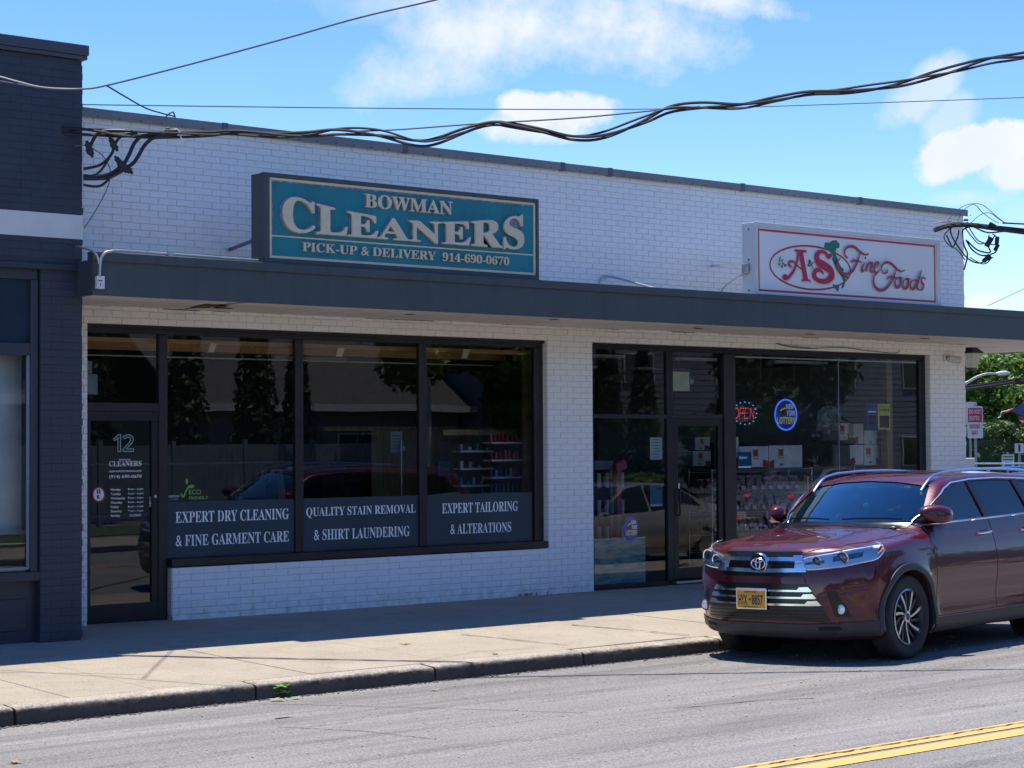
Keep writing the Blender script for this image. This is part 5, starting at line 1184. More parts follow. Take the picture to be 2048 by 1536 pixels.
def ring_pts(x, na=26, nb=34):
    zl = I(x, BOTT); zt0 = T(x, 0)
    lo, hi = zl, max(zl + .01, zt0)
    for _ in range(40):
        mid = (lo + hi) / 2
        if T(x, H(x, mid)) > mid: lo = mid
        else: hi = mid
    ze = lo; P = []
    hb = H(x, zl)
    for i in range(6): P.append((hb * i / 6, zl - .0))
    side = [(H(x, zl + (ze - zl) * t), zl + (ze - zl) * t) for t in np.linspace(0, 1, 80)]
    ye = side[-1][0]; top = [(ye * (1 - t), T(x, ye * (1 - t))) for t in np.linspace(0, 1, 60)[1:]]
    # belt splits the side so that points stay in step from ring to ring
    zbs = min(zsb(x), ze - .002)
    A = [p for p in side if p[1] <= zbs] or [side[0]]; Bp = [p for p in side if p[1] > zbs] + top
    def rs_(L_, n, first=True):
        L_ = [L_[0]] + [q for p, q in zip(L_[:-1], L_[1:]) if math.dist(p, q) > 1e-7] if len(L_) > 1 else L_ * 2
        d = np.cumsum([0] + [math.dist(a, b) for a, b in zip(L_[:-1], L_[1:])]); s = np.linspace(0, d[-1], n)
        return list(zip(np.interp(s, d, [p[0] for p in L_]), np.interp(s, d, [p[1] for p in L_])))
    P += rs_(A, na); P += rs_([A[-1]] + Bp, nb)[1:]
    P = np.array(P)
    for _ in range(2):
        Q2 = P.copy(); Q2[7:-1] = .5 * P[7:-1] + .25 * (P[6:-2] + P[8:]); P = Q2
    P[0, 0] = 0; P[-1, 0] = 0
    return P
XS = sorted(set([.004, .007, .011, .016, .022, .03, .04, .052, .066, .08, .10, .12, .14, .16, .18, .205, .23, .26, .29, .32, .35, .38, .41, .44] + [round(.47 + i * .045, 3) for i in range(95)] + [4.76, 4.79, 4.81, 4.83, 4.845, 4.858, 4.868, 4.875, 4.880]))
XS = [x for x in XS if x <= 4.881]
def bodymesh(xs, fn, inset=None):
    V = []; F = []; rings = []
    for x in xs:
        P = fn(x); half = [(x, p[0], p[1]) for p in P]; full = half + [(x, -p[0], p[1]) for p in P[-2:0:-1]]
        rings.append(len(V)); n = len(full); V += full
    for a, b in zip(rings[:-1], rings[1:]): F += [(a + j, a + (j + 1) % n, b + (j + 1) % n, b + j) for j in range(n)]
    F.append(tuple(range(n))); F.append(tuple(range(rings[-1] + n - 1, rings[-1] - 1, -1)))
    me = bpy.data.meshes.new('body'); me.from_pydata(V, [], F); bm = bmesh.new(); bm.from_mesh(me)
    bmesh.ops.remove_doubles(bm, verts=bm.verts, dist=1e-5); bmesh.ops.recalc_face_normals(bm, faces=bm.faces); bm.to_mesh(me); bm.free(); return me
solid = bodymesh(XS, ring_pts)
sv = [v.co.copy() for v in solid.vertices]; BV = BVHTree.FromPolygons(sv, [tuple(p.vertices) for p in solid.polygons])
def hit(o, d):
    r_ = BV.ray_cast(Vector(o), Vector(d)); return r_
def proj(a, b, mode):       # a point of the body seen from the side, the front or above
    if mode == 'L': h_ = hit((a, -2, b), (0, 1, 0))
    elif mode == 'R': h_ = hit((a, 2, b), (0, -1, 0))
    elif mode == 'F': h_ = hit((-1, a, b), (1, 0, 0))
    elif mode == 'B': h_ = hit((6, a, b), (-1, 0, 0))
    else: h_ = hit((a, b, 3), (0, 0, -1))
    if h_[0] is None: return None, None
    n = h_[1]
    d = {'L': Vector((0, -1, 0)), 'R': Vector((0, 1, 0)), 'F': Vector((-1, 0, 0)), 'B': Vector((1, 0, 0)), 'T': Vector((0, 0, 1))}[mode]
    if n.dot(d) < 0: n = -n
    return h_[0], n
carM = []
def rsl(L_, n):
    L_ = [tuple(p) for p in L_]; d = np.cumsum([0] + [math.dist(a, b) for a, b in zip(L_[:-1], L_[1:])]); s = np.linspace(0, d[-1], n)
    return list(zip(np.interp(s, d, [p[0] for p in L_]), np.interp(s, d, [p[1] for p in L_])))
def patch(name, bot, top, mode, off, mat, parent, nu=24, nv=8, thick=0.0, smooth=True, dirn=None):
    b = rsl(bot, nu); t = rsl(top, nu); V = []
    last = None
    for i in range(nu):
        for j in range(nv):
            k = j / (nv - 1); a_, b_ = b[i][0] * (1 - k) + t[i][0] * k, b[i][1] * (1 - k) + t[i][1] * k
            p, n = proj(a_, b_, mode)
            if p is None: p, n = last if last else (Vector((0, 0, 0)), Vector((1, 0, 0)))
            last = (p, n); V.append(p + n * off)
            if thick: V.append(p + n * (off - thick))
    s = 2 if thick else 1; F = []
    for i in range(nu - 1):
        for j in range(nv - 1):
            q = [(i * nv + j) * s, ((i + 1) * nv + j) * s, ((i + 1) * nv + j + 1) * s, (i * nv + j + 1) * s]; F.append(tuple(q))
            if thick: F.append(tuple(x + 1 for x in reversed(q)))
    if thick:
        for i in range(nu - 1):
            for j in (0, nv - 1):
                q = [(i * nv + j) * s, ((i + 1) * nv + j) * s]; F.append((q[0], q[0] + 1, q[1] + 1, q[1]))
        for j in range(nv - 1):
            for i in (0, nu - 1):
                q = [(i * nv + j) * s, (i * nv + j + 1) * s]; F.append((q[0], q[0] + 1, q[1] + 1, q[1]))
    mb = MB(); mb.add(V, F); return mb.build(name, mat, parent, smooth=smooth, angle=50, local=True)
def strip(name, pts, mode, r_, mat, parent, n=40, off=0.0, k=6, ww=None):
    P = []
    for a, b in rsl(pts, n):
        p, nn = proj(a, b, mode)
        if p is not None: P.append(p + nn * off)
    mb = MB()
    if len(P) < 2: return None
    mb.tube(P, r_, k); return mb.build(name, mat, parent, smooth=True, local=True)

CS = 1.06; PHI = R(7.5)
hd, qd = Vector((math.cos(PHI), math.sin(PHI), 0)), Vector((-math.sin(PHI), math.cos(PHI), 0))
nc = onZ(1811, 1319, -.185); org = nc - hd * (.95 * CS) + qd * (.90 * CS)
car = thing('parked_car', 'burgundy mid size SUV parked at the kerb in front of the food shop', 'car', (org.x, org.y, -.205), PHI)
car.rotation_euler = (R(-1.25), 0, PHI); car.scale = (CS, CS, CS)
# body shell: solid body, minus cabin, minus window openings, minus wheel arches
def tmpobj(me):
    o = bpy.data.objects.new('tool', me); COL.objects.link(o); return o
def cab(x):
    P = ring_pts(x, 26, 34); zt = P[-1][1]; out = []
    for y, z in P: out.append((max(0, y - .045) if y > .05 else y * .5, min(max(z, .45), 9) - (.035 if z > .9 else 0)))
    out[0] = (0, out[0][1]); out[-1] = (0, out[-1][1]); return np.array(out)
cavity = bodymesh([1.30 + i * .06 for i in range(53)], cab)
# bound the cavity's top in the bonnet region is not needed: it starts behind the cowl
tools = [tmpobj(cavity)]
SG = {'front': ([(1.50, 1.203), (2.0, 1.212), (2.50, 1.222)], [(1.54, 1.225), (1.80, 1.385), (1.98, 1.482), (2.14, 1.535), (2.42, 1.562)]),
      'rear': ([(2.60, 1.224), (3.0, 1.234), (3.38, 1.245)], [(2.52, 1.565), (2.9, 1.570), (3.28, 1.560)]),
      'quarter': ([(3.48, 1.25), (3.9, 1.265), (4.25, 1.30)], [(3.38, 1.553), (3.8, 1.535), (4.08, 1.500)])}
for k_, (bt, tp) in SG.items():
    out = bt + tp[::-1]; mb = MB(); mb.prism(out, (0, -1.4, 0), (1, 0, 0), (0, 0, 1), (0, 2.8, 0)); me = mb.mesh('t'); bm = bmesh.new(); bm.from_mesh(me); bmesh.ops.recalc_face_normals(bm, faces=bm.faces); bm.to_mesh(me); bm.free(); tools.append(tmpobj(me))
WSB = [(-.785, 1.178), (-.4, 1.197), (0, 1.202), (.4, 1.197), (.785, 1.178)]; WST = [(-.635, 1.530), (-.3, 1.572), (0, 1.584), (.3, 1.572), (.635, 1.530)]
mb = MB(); mb.prism(WSB + WST[::-1], (.6, 0, 0), (0, 1, 0), (0, 0, 1), (2.2, 0, 0)); me = mb.mesh('t'); bm = bmesh.new(); bm.from_mesh(me); bmesh.ops.recalc_face_normals(bm, faces=bm.faces); bm.to_mesh(me); bm.free(); tools.append(tmpobj(me))
for cx in (.95, 3.74):
    mb = MB(); mb.cyl((cx, -1.3, .375), (cx, -.62, .375), .425, n=48); mb.cyl((cx, .62, .375), (cx, 1.3, .375), .425, n=48)
    me = mb.mesh('t'); bm = bmesh.new(); bm.from_mesh(me); bmesh.ops.recalc_face_normals(bm, faces=bm.faces); bm.to_mesh(me); bm.free(); tools.append(tmpobj(me))
def area(me): return sum(p.area for p in me.polygons)
cur = solid.copy(); a0 = area(cur)
for t in tools:          # one cut at a time; a cut that fails is tried again a hair aside, then with the other solver
    for dx, sol in ((0, 'EXACT'), (.0013, 'EXACT'), (-.0017, 'EXACT'), (0, 'FAST'), (.0021, 'FAST')):
        bo = tmpobj(cur); t.location.x = dx; t.location.z = dx * .7
        md = bo.modifiers.new('b', 'BOOLEAN'); md.object = t; md.operation = 'DIFFERENCE'; md.solver = sol
        dg = bpy.context.evaluated_depsgraph_get(); dg.update(); nx_ = bpy.data.meshes.new_from_object(bo.evaluated_get(dg)); bpy.data.objects.remove(bo)
        ok_ = len(nx_.polygons) > 2000 and area(nx_) > .80 * area(cur)
        if ok_: cur = nx_; break
bmsh = cur; bo = tmpobj(bmsh.copy())
for t in tools + [bo]: bpy.data.objects.remove(t)
bmsh.materials.clear(); bmsh.materials.append(m_paint); bmsh.polygons.foreach_set('use_smooth', [True] * len(bmsh.polygons)); bmsh.set_sharp_from_angle(angle=R(38)); bmsh.name = 'body'
body = bpy.data.objects.new('body', bmsh); COL.objects.link(body); body.parent = car
# glass
patch('windscreen', WSB, WST, 'F', -.008, m_cgl, car, 40, 14)
for s in 'LR':
    for k_, (bt, tp) in SG.items(): patch('side_window', bt, tp, s, -.012, m_cgs if k_ == 'front' else m_cgd, car, 20, 8)
    # bright line round the side glass
    lb = [(1.47, 1.183), (1.9, 1.194), (2.5, 1.207), (3.4, 1.230), (4.30, 1.285)]; lt = [(1.43, 1.186), (1.50, 1.235), (1.77, 1.400), (1.96, 1.502), (2.12, 1.553), (2.5, 1.580), (3.0, 1.587), (3.5, 1.570), (3.9, 1.546), (4.12, 1.510), (4.30, 1.285)]
    strip('window_trim', lb, s, .009, m_chr, car, 60, .003); strip('window_trim', lt, s, .008, m_chr, car, 90, .003)
    for (x0, x1, x2, x3) in ((2.505, 2.595, 2.425, 2.515), (3.385, 3.475, 3.285, 3.375)):
        patch('pillar_trim', [(x0, 1.222), (x1, 1.224)], [(x2, 1.585), (x3, 1.583)], s, .002, m_blackp, car, 5, 10)
    # wheel arch trim, sill cladding
    for cx, a0, a1 in ((.95, -12, 192), (3.74, -12, 192)):
        V = []; F = []; n = 44
        for i in range(n + 1):
            a = R(a0 + (a1 - a0) * i / n)
            for r_, o_ in ((.424, -.02), (.424, .016), (.455, .018), (.486, .010), (.486, -.004)):
                x, z = cx + r_ * math.cos(a), .375 + r_ * math.sin(a); z = max(z, .20)
                yy = H(x, z) * (1 if s == 'R' else -1); sg = 1 if s == 'R' else -1
                V.append((x, yy + sg * o_, z))
        for i in range(n):
            for j in range(4): F.append((i * 5 + j, i * 5 + j + 1, (i + 1) * 5 + j + 1, (i + 1) * 5 + j))
        mb = MB(); mb.add(V, F); mb.build('arch_trim', m_clad, car, smooth=True, angle=50, local=True)
    patch('sill_cladding', [(1.40, .222), (3.29, .23)], [(1.40, .335), (3.29, .345)], s, .010, m_clad, car, 30, 6, thick=.014)
    patch('door_crease_trim', [(1.44, .455), (3.25, .475)], [(1.44, .468), (3.25, .49)], s, .006, m_chr if False else m_paint, car, 30, 3, thick=.008)
    # shut lines
    for L_ in ([(1.36, 1.18), (1.42, 1.05), (1.45, .8), (1.45, .36)], [(2.56, 1.20), (2.57, .9), (2.56, .36)], [(3.43, 1.23), (3.45, .98), (3.36, .80), (3.25, .62)], [(.60, 1.055), (.9, 1.06), (1.3, 1.145)] if False else [(1.45, .352), (3.27, .362)]):
        strip('shut_line', L_, s, .0035, m_dark, car, 40, -.0005, 5)
    # handles
    for hx in (2.40, 3.24):
        p, n_ = proj(hx, 1.075, s); sg = 1 if s == 'R' else -1
        mb = MB(); mb.tube(catmull([(hx - .11, p.y + sg * .0, 1.07), (hx - .09, p.y + sg * .035, 1.073), (hx, p.y + sg * .045, 1.077), (hx + .08, p.y + sg * .035, 1.08), (hx + .10, p.y, 1.08)], 5), .013, 8); mb.build('door_handle', m_chr, car, smooth=True, local=True)
        patch('handle_recess', [(hx - .08, 1.055), (hx + .08, 1.06)], [(hx - .08, 1.095), (hx + .08, 1.10)], s, .001, m_dark, car, 8, 4)
    # roof rail
    sg = 1 if s == 'R' else -1; R_ = []
    for x in np.linspace(1.80, 4.30, 46):
        y = .60 + .015 * math.sin((x - 1.8) / 2.5 * math.pi); lift = .034 * min(1, (x - 1.80) / .22) * min(1, (4.30 - x) / .2) + .004
        R_.append((x, sg * y, T(x, y) + lift + .002))
    mb = MB(); mb.tube(R_, .014, 8); mb.build('roof_rail', m_chr, car, smooth=True, local=True)
    # mirror
    mx0, mz = 1.50, 1.255; yb = H(mx0, 1.2) * sg
    mb = MB(); V = []; n = 14
    prof = ((-.09, .35), (-.07, .72), (-.03, .95), (.03, 1.0), (.075, .93), (.085, .90))
    for (dx, k_) in prof:
        for j in range(n):
            t = 2 * math.pi * j / n; c_, s_ = math.cos(t), math.sin(t); c_ = abs(c_) ** .75 * (1 if c_ > 0 else -1); s_ = abs(s_) ** .75 * (1 if s_ > 0 else -1)
            V.append((mx0 + .05 + dx + .05 * (c_), yb + sg * (.145 + .125 * k_ * c_), mz + .02 + .085 * k_ * s_ - .01 * c_))
    mb.add(V, [(i * n + j, i * n + (j + 1) % n, (i + 1) * n + (j + 1) % n, (i + 1) * n + j) for i in range(len(prof) - 1) for j in range(n)] + [tuple(range(n)), tuple(range(5 * n, 6 * n))])
    mr_ = mb.build('mirror', m_paint, car, smooth=True, angle=60, local=True)
    mb = MB(); mb.tube([(mx0 + .0, yb - sg * .02, mz - .06), (mx0 + .03, yb + sg * .06, mz - .045)], .028, 8); mb.build('mirror_foot', m_blackp, mr_, smooth=True, local=True)
    mb = MB(); V = []
    for (dx, k_) in ((-.0, 1.0), (.07, .97)):
        pass
    mb.box(mx0 + .136, mx0 + .139, min(yb + sg * .04, yb + sg * .25), max(yb + sg * .04, yb + sg * .25), mz - .04, mz + .08); mb.build('mirror_glass', m_chr, mr_, local=True)
# ---- lamps: headlamp follows the corner of the nose
for sg in (-1, 1):
    def FP(y, z, off=0.0):
        p, n_ = proj(sg * y, z, 'F')
        return p, n_
    # outline as (y, z) seen from the front, continuing round the side
    V = []; inner = []; nU, nV = 26, 7
    for i in range(nU):
        t = i / (nU - 1)
        # walk: the first two thirds seen from the front, the rest on the flank
        zb = np.interp(t, [0, .25, .5, .75, 1], [.836, .842, .864, .918, 1.0]); zt = np.interp(t, [0, .25, .5, .75, 1], [.935, .974, 1.008, 1.046, 1.064])
        for j in range(nV):
            z = zb + (zt - zb) * j / (nV - 1)
            Wz = WX(.4) + OFF(z); x_ = xpz(z)
            def SP(tt):
                if tt < .72: s_ = .375 + .60 * tt / .72; return Vector((x_ + .42 * s_ ** (1 / .30), sg * Wz * s_, z))
                k_ = (tt - .72) / .28; xa = x_ + .42 * .975 ** (1 / .30); xx = xa + (.60 - xa) * k_; return Vector((xx, sg * H(xx, z), z))
            p = SP(t); q_ = SP(min(1, t + .01)) - SP(max(0, t - .01)); n_ = Vector((-q_.y * sg, q_.x * sg, 0)).normalized(); n_ = n_ if n_.dot(Vector((-.7, sg * .7, 0))) > 0 else -n_
            V.append(p + n_ * .004); inner.append(p + n_ * .0015)
    F = [(i * nV + j, (i + 1) * nV + j, (i + 1) * nV + j + 1, i * nV + j + 1) for i in range(nU - 1) for j in range(nV - 1)]
    mb = MB(); mb.add(inner, F); hl = mb.build('headlamp', m_refl, car, smooth=True, local=True)
    mb = MB(); mb.add([Vector(p) + Vector((-.006, sg * .004, 0)) for p in V], F); mb.build('lamp_lens', m_lens, hl, smooth=True, local=True)
    edge = [Vector(V[i * nV]) for i in range(nU)]; edge2 = [Vector(V[i * nV + nV - 1]) for i in range(nU)]
    mb = MB(); mb.tube(edge, .010, 6); mb.tube([e + Vector((0, 0, .0)) for e in edge2], .004, 6); mb.build('lamp_bezel', m_chr, hl, smooth=True, local=True)
    for (i0, rr_) in ((6, .040), (12, .050)):
        c = Vector(V[i0 * nV + 3]); mb = MB(); mb.lathe([(rr_ * 1.25, -.001), (rr_ * 1.2, .006), (rr_, .003)], c, (-1, sg * .15, 0), 20); mb.build('lamp_ring', m_chr, hl, smooth=True, local=True)
        mb = MB(); mb.lathe([(rr_, .0025), (rr_ * .9, .006), (rr_ * .55, .010), (0, .012)], c, (-1, sg * .15, 0), 20); mb.build('lamp_projector', pm('projector', (.05, .06, .08), .08, .5, coat=1) if 'projector' not in bpy.data.materials else bpy.data.materials['projector'], hl, smooth=True, local=True)
    for (i0, i1, j0, j1) in ((3, 9, 2, 4), (10, 17, 2, 5)):      # darker hollows between the reflectors
        mb = MB(); q = [Vector(inner[i * nV + j]) + Vector((-.003, sg * .002, 0)) for i in range(i0, i1) for j in range(j0, j1)]; w_ = j1 - j0
        mb.add(q, [(a * w_ + b, (a + 1) * w_ + b, (a + 1) * w_ + b + 1, a * w_ + b + 1) for a in range(i1 - i0 - 1) for b in range(w_ - 1)]); mb.build('lamp_hollow', m_holl, hl, smooth=True, local=True)
    am = [Vector(V[i * nV + j]) + Vector((-.008, sg * .012, 0)) for i in (19, 21, 23, 24) for j in (2, 5)]
    mb = MB(); mb.add(am, [(0, 2, 3, 1), (2, 4, 5, 3), (4, 6, 7, 5)]); mb.build('indicator', m_amber, hl, local=True)
    # fog lamp pocket
    pk_ = [(sg * .62, .43), (sg * .80, .42)]; pt_ = [(sg * .58, .64), (sg * .66, .66)]
    patch('fog_pocket', [(sg * .69, .425), (sg * .80, .42)], [(sg * .635, .640), (sg * .70, .655)], 'F', .002, m_blackp, car, 14, 12)
    p, n_ = proj(sg * .735, .490, 'F'); mb = MB(); mb.lathe([(.052, -.01), (.054, .012), (.046, .018)], p, (-1, 0, 0), 20); fo = mb.build('fog_lamp', m_clad, car, smooth=True, local=True)
    mb = MB(); mb.lathe([(.046, .012), (.035, .020), (0, .024)], p, (-1, 0, 0), 20); mb.build('fog_lens', m_refl, fo, smooth=True, local=True)
    patch('fog_crease', [(sg * .56, .655), (sg * .86, .70)], [(sg * .56, .668), (sg * .86, .716)], 'F', .007, m_paint, car, 12, 3, thick=.008)
    # rear lamp
    patch('tail_lamp', [(4.56, 1.02), (4.78, 1.03)], [(4.50, 1.20), (4.72, 1.20)], 'L' if sg < 0 else 'R', .004, pm('tail red', (.35, .01, .01), .2, coat=1) if 'tail red' not in bpy.data.materials else bpy.data.materials['tail red'], car, 8, 8)
# ---- nose
F_ = 'F'
patch('grille_upper', [(-.43, .775), (.43, .775)], [(-.40, .985), (.40, .985)], F_, .002, m_blackp, car, 40, 16)
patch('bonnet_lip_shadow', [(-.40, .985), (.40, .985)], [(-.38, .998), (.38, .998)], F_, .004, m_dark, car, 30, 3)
patch('grille_bar', [(-.42, .905), (0, .900), (.42, .905)], [(-.42, .936), (0, .932), (.42, .936)], F_, .022, m_chr, car, 40, 4, thick=.03)
patch('grille_bar', [(-.47, .812), (0, .802), (.47, .812)], [(-.47, .846), (0, .834), (.47, .846)], F_, .024, m_chr, car, 40, 4, thick=.03)
for sg in (-1, 1):
    patch('grille_bar_end', [(sg * .33, .900), (sg * .425, .903)], [(sg * .34, .948), (sg * .42, .95)], F_, .025, m_chr, car, 6, 5, thick=.03)
    patch('grille_bar_end', [(sg * .37, .815), (sg * .475, .815)], [(sg * .385, .872), (sg * .445, .878)], F_, .027, m_chr, car, 6, 5, thick=.03)
patch('bumper_bar', [(-.47, .715), (.47, .715)], [(-.45, .772), (.45, .772)], F_, .012, m_paint, car, 40, 6, thick=.02)
patch('grille_lower', [(-.66, .385), (.66, .385)], [(-.49, .712), (.49, .712)], F_, .002, m_blackp, car, 40, 16)
for k_, (z, hw) in enumerate(((.655, .515), (.595, .55), (.535, .585))):
    patch('lower_bar', [(-hw, z - .013), (0, z - .017), (hw, z - .013)], [(-hw, z + .004), (0, z), (hw, z + .004)], F_, .018, m_chr, car, 40, 3, thick=.02)
    for sg in (-1, 1): patch('lower_bar_end', [(sg * (hw - .13), z - .012), (sg * (hw + .01), z - .008)], [(sg * (hw - .10), z + .026), (sg * (hw - .022), z + .03)], F_, .021, m_chr, car, 6, 4, thick=.02)
for z in (.500, .47, .44, .41): patch('grille_slat', [(-.62, z - .006), (.62, z - .006)], [(-.62, z), (.62, z)], F_, .008, m_clad, car, 20, 2, thick=.01)
patch('lower_lip', [(-.84, .262), (-.5, .245), (.5, .245), (.84, .262)], [(-.84, .378), (-.5, .362), (.5, .362), (.84, .378)], F_, .010, m_clad, car, 60, 8, thick=.02)
for s in 'LR': patch('lower_lip_end', [(.20, .262), (.53, .25)], [(.20, .378), (.53, .385)], s, .010, m_clad, car, 16, 6, thick=.02)
patch('lip_slot', [(-.72, .315), (-.55, .31)], [(-.72, .345), (-.55, .34)], F_, .013, m_dark, car, 6, 3); patch('lip_slot', [(.55, .31), (.72, .315)], [(.55, .34), (.72, .345)], F_, .013, m_dark, car, 6, 3)
# emblem: three ovals in a ring
p, n_ = proj(0, .885, 'F'); em = MB(); ex = p.x - .040
def oval(mb, rx, rz, t, dz=0, x=0.0, n=32):
    V = []; F = []
    for i in range(n):
        a = 2 * math.pi * i / n
        for (q, dx) in ((0, 0), (-t / 2, -.008), (-t, 0)): V.append((ex + dx + x, (rx + q) * math.cos(a), .885 + dz + (rz + q) * math.sin(a)))
    for i in range(n):
        j = (i + 1) % n
        for q in range(2): F.append((i * 3 + q, i * 3 + q + 1, j * 3 + q + 1, j * 3 + q))
    mb.add(V, F)
mb = MB(); mb.lathe([(.095, .035), (.096, .012), (.088, .0)], (ex, 0, .885), (1, 0, 0), 32); embl = mb.build('emblem', m_chr, car, smooth=True, local=True)
mb = MB(); mb.lathe([(.088, .002), (0, .002)], (ex, 0, .885), (1, 0, 0), 32); mb.build('emblem_field', m_blackp, embl, local=True)
mb = MB(); oval(mb, .080, .054, .014); oval(mb, .028, .052, .012, 0, -.002); oval(mb, .052, .024, .012, .028, -.004); mb.build('emblem_mark', m_chr, embl, smooth=True, local=True)
# number plate
p, n_ = proj(.06, .565, 'F'); px_ = p.x - .035; fr_ = (Vector((px_, .06, .565)), Vector((0, -1, 0)), Vector((0, 0, 1)), Vector((-1, 0, 0)))
mb = MB(); mb.box(px_, px_ + .012, .06 - .165, .06 + .165, .480, .668); pl = mb.build('plate_frame', m_chr, car, bev=.003, local=True)
mb = MB(); mb.box(px_ - .004, px_ - .0005, .06 - .150, .06 + .150, .492, .646); mb.build('number_plate', m_plate, pl, local=True)
fo_ = lambda d: (Vector((px_ - d, .06, .57)), Vector((0, -1, 0)), Vector((0, 0, 1)), Vector((-1, 0, 0)))
lettering('plate_lettering', 'HYX', -.132, -.038, -.050, .040, 0, m_nvy, pl, off=.022, frame=fo_(.0055)); lettering('plate_lettering', '8857', .012, .132, -.050, .040, 0, m_nvy, pl, off=.022, frame=fo_(.0055))
mb = MB(); mb.add([(px_ - .0055, .06 + .026, .565), (px_ - .0055, .06 + .002, .582), (px_ - .0055, .06 - .004, .568), (px_ - .0055, .06 + .004, .556)], [(0, 1, 2, 3)]); mb.build('plate_map', m_nvy, pl, local=True)
lettering('plate_lettering', 'NEW YORK', -.07, .07, .054, .072, 0, m_nvy, pl, off=.02, frame=fo_(.0055)); lettering('plate_lettering', 'EMPIRE STATE', -.08, .08, -.075, -.060, 0, m_nvy, pl, off=.01, frame=fo_(.0055))
# bonnet shut lines, wipers, cowl
for sg in (-1, 1):
    strip('shut_line', [(.14, sg * .44), (.3, sg * .66), (.6, sg * .755), (1.0, sg * .79), (1.28, sg * .80)], 'T', .004, m_dark, car, 50, 0.0, 5)
patch('cowl', [(-.70, 1.150), (0, 1.176), (.70, 1.150)], [(-.71, 1.196), (0, 1.206), (.71, 1.196)], F_, .004, m_blackp, car, 40, 4)
for (y0, y1) in ((.10, .62), (-.62, -.05)):
    pts = []
    for t in np.linspace(0, 1, 12):
        y = y0 + (y1 - y0) * t; h_ = hit((-1, y, 1.222 + .008 * math.sin(3 * t)), (1, 0, 0)); pts.append(h_[0] + Vector((-.012, 0, .012)))
    mb = MB(); mb.tube(pts, .008, 6); mb.build('wiper', m_blackp, car, smooth=True, local=True)
patch('sunroof', [(2.25, -.38), (2.95, -.38)], [(2.25, .38), (2.95, .38)], 'T', .004, m_blackp, car, 12, 12)
patch('rear_window', [(-.62, 1.16), (.62, 1.16)], [(-.50, 1.46), (.50, 1.46)], 'B', .004, m_cgd, car, 16, 8)
# ---- wheels
def wheel(cx, sg, steer):
    wl_ = bpy.data.objects.new('wheel', None); me = MB()
    prof = [(.245, -.085), (.300, -.108), (.350, -.110), (.372, -.092), (.378, -.06), (.379, 0), (.378, .06), (.372, .092), (.350, .110), (.300, .108), (.245, .085)]
    me.lathe([(r_, t) for r_, t in prof], (0, 0, 0), (0, 1, 0), 48)
    tread = MB()
    w = me.build('wheel', m_tyre, car, smooth=True, angle=50, local=True); w.location = (cx, sg * .845, .379); w.rotation_euler = (0, 0, steer)
    mb = MB(); mb.lathe([(.247, .085), (.252, .098), (.244, .104), (.236, .085), (.225, .02), (.0, .0)], (0, 0, 0), (0, sg, 0), 48); rim = mb.build('rim', m_rimd, w, smooth=True, angle=40, local=True)
    mb = MB(); mb.lathe([(.2445, .1045), (.2535, .0985), (.2535, .095), (.236, .098), (.236, .104)], (0, 0, 0), (0, sg, 0), 48); mb.build('rim_edge', m_rim, w, smooth=True, angle=40, local=True)
    for k_ in range(7):
        for tw, mt, w0, w1, yy in ((0, m_rim, .036, .020, .090),):
            a = 2 * math.pi * k_ / 7 + .18; V = []; nn = 8
            for i in range(nn):
                t = i / (nn - 1); r_ = .05 + .190 * t; aa = a + sg * (.34 * (1 - t) ** 1.5 - .10); hw = .0075 + .0065 * t
                c_, s_ = math.cos(aa), math.sin(aa); ty = sg * (.082 + .012 * t)
                for e in (-1, 1):
                    V.append((r_ * c_ - e * hw * s_, ty, r_ * s_ + e * hw * c_)); V.append((r_ * c_ - e * hw * 1.3 * s_, ty - sg * .035, r_ * s_ + e * hw * 1.3 * c_))
            F = []
            for i in range(nn - 1):
                o = i * 4; F += [(o, o + 2, o + 6, o + 4), (o, o + 1, o + 5, o + 4), (o + 2, o + 3, o + 7, o + 6)]
            mb = MB(); mb.add(V, F); mb.build('spoke', m_rim, w, local=True)
            V = []
            for i in range(nn):
                t = i / (nn - 1); r_ = .06 + .178 * t; aa = a + sg * (.34 * (1 - t) ** 1.5 + .33); hw = .008 + .006 * t; c_, s_ = math.cos(aa), math.sin(aa); ty = sg * (.066 + .018 * t)
                for e in (-1, 1):
                    V.append((r_ * c_ - e * hw * s_, ty, r_ * s_ + e * hw * c_)); V.append((r_ * c_ - e * hw * 1.3 * s_, ty - sg * .03, r_ * s_ + e * hw * 1.3 * c_))
            mb = MB(); mb.add(V, F); mb.build('spoke', m_rimd, w, local=True)
            
    mb = MB(); mb.lathe([(.055, .07), (.052, .088), (.040, .092), (0, .093)], (0, 0, 0), (0, sg, 0), 20); hub = mb.build('hub', m_rim, w, smooth=True, local=True)
    mb = MB(); mb.lathe([(.032, .0935), (0, .096)], (0, 0, 0), (0, sg, 0), 20); mb.build('hub_cap', m_rimd, w, smooth=True, local=True)
    for k_ in range(5):
        a = 2 * math.pi * k_ / 5 + .9; mb = MB(); mb.cyl((.075 * math.cos(a), sg * .05, .075 * math.sin(a)), (.075 * math.cos(a), sg * .078, .075 * math.sin(a)), .011, n=6); mb.build('wheel_nut', m_dark, w, local=True)
for cx, st in ((.95, R(2)), (3.74, 0)):
    for sg in (-1, 1): wheel(cx, sg, st)
for cx in (.95, 3.74):
    for sg in (-1, 1):
        mb = MB(); mb.lathe([(.424, 0), (.424, .32), (.0, .32)], (cx, sg * .93, .375), (0, -sg, 0), 36); V = mb.v
        mb2 = MB(); F = [f for f in mb.f if not all(mb.v[i][2] < .24 for i in f)]; mb2.add(mb.v, F); mb2.build('wheel_well', m_dark, car, local=True)
mb = MB(); mb.box(.35, 4.6, -.70, .70, .225, .30); mb.build('underbody', m_dark, car, local=True)
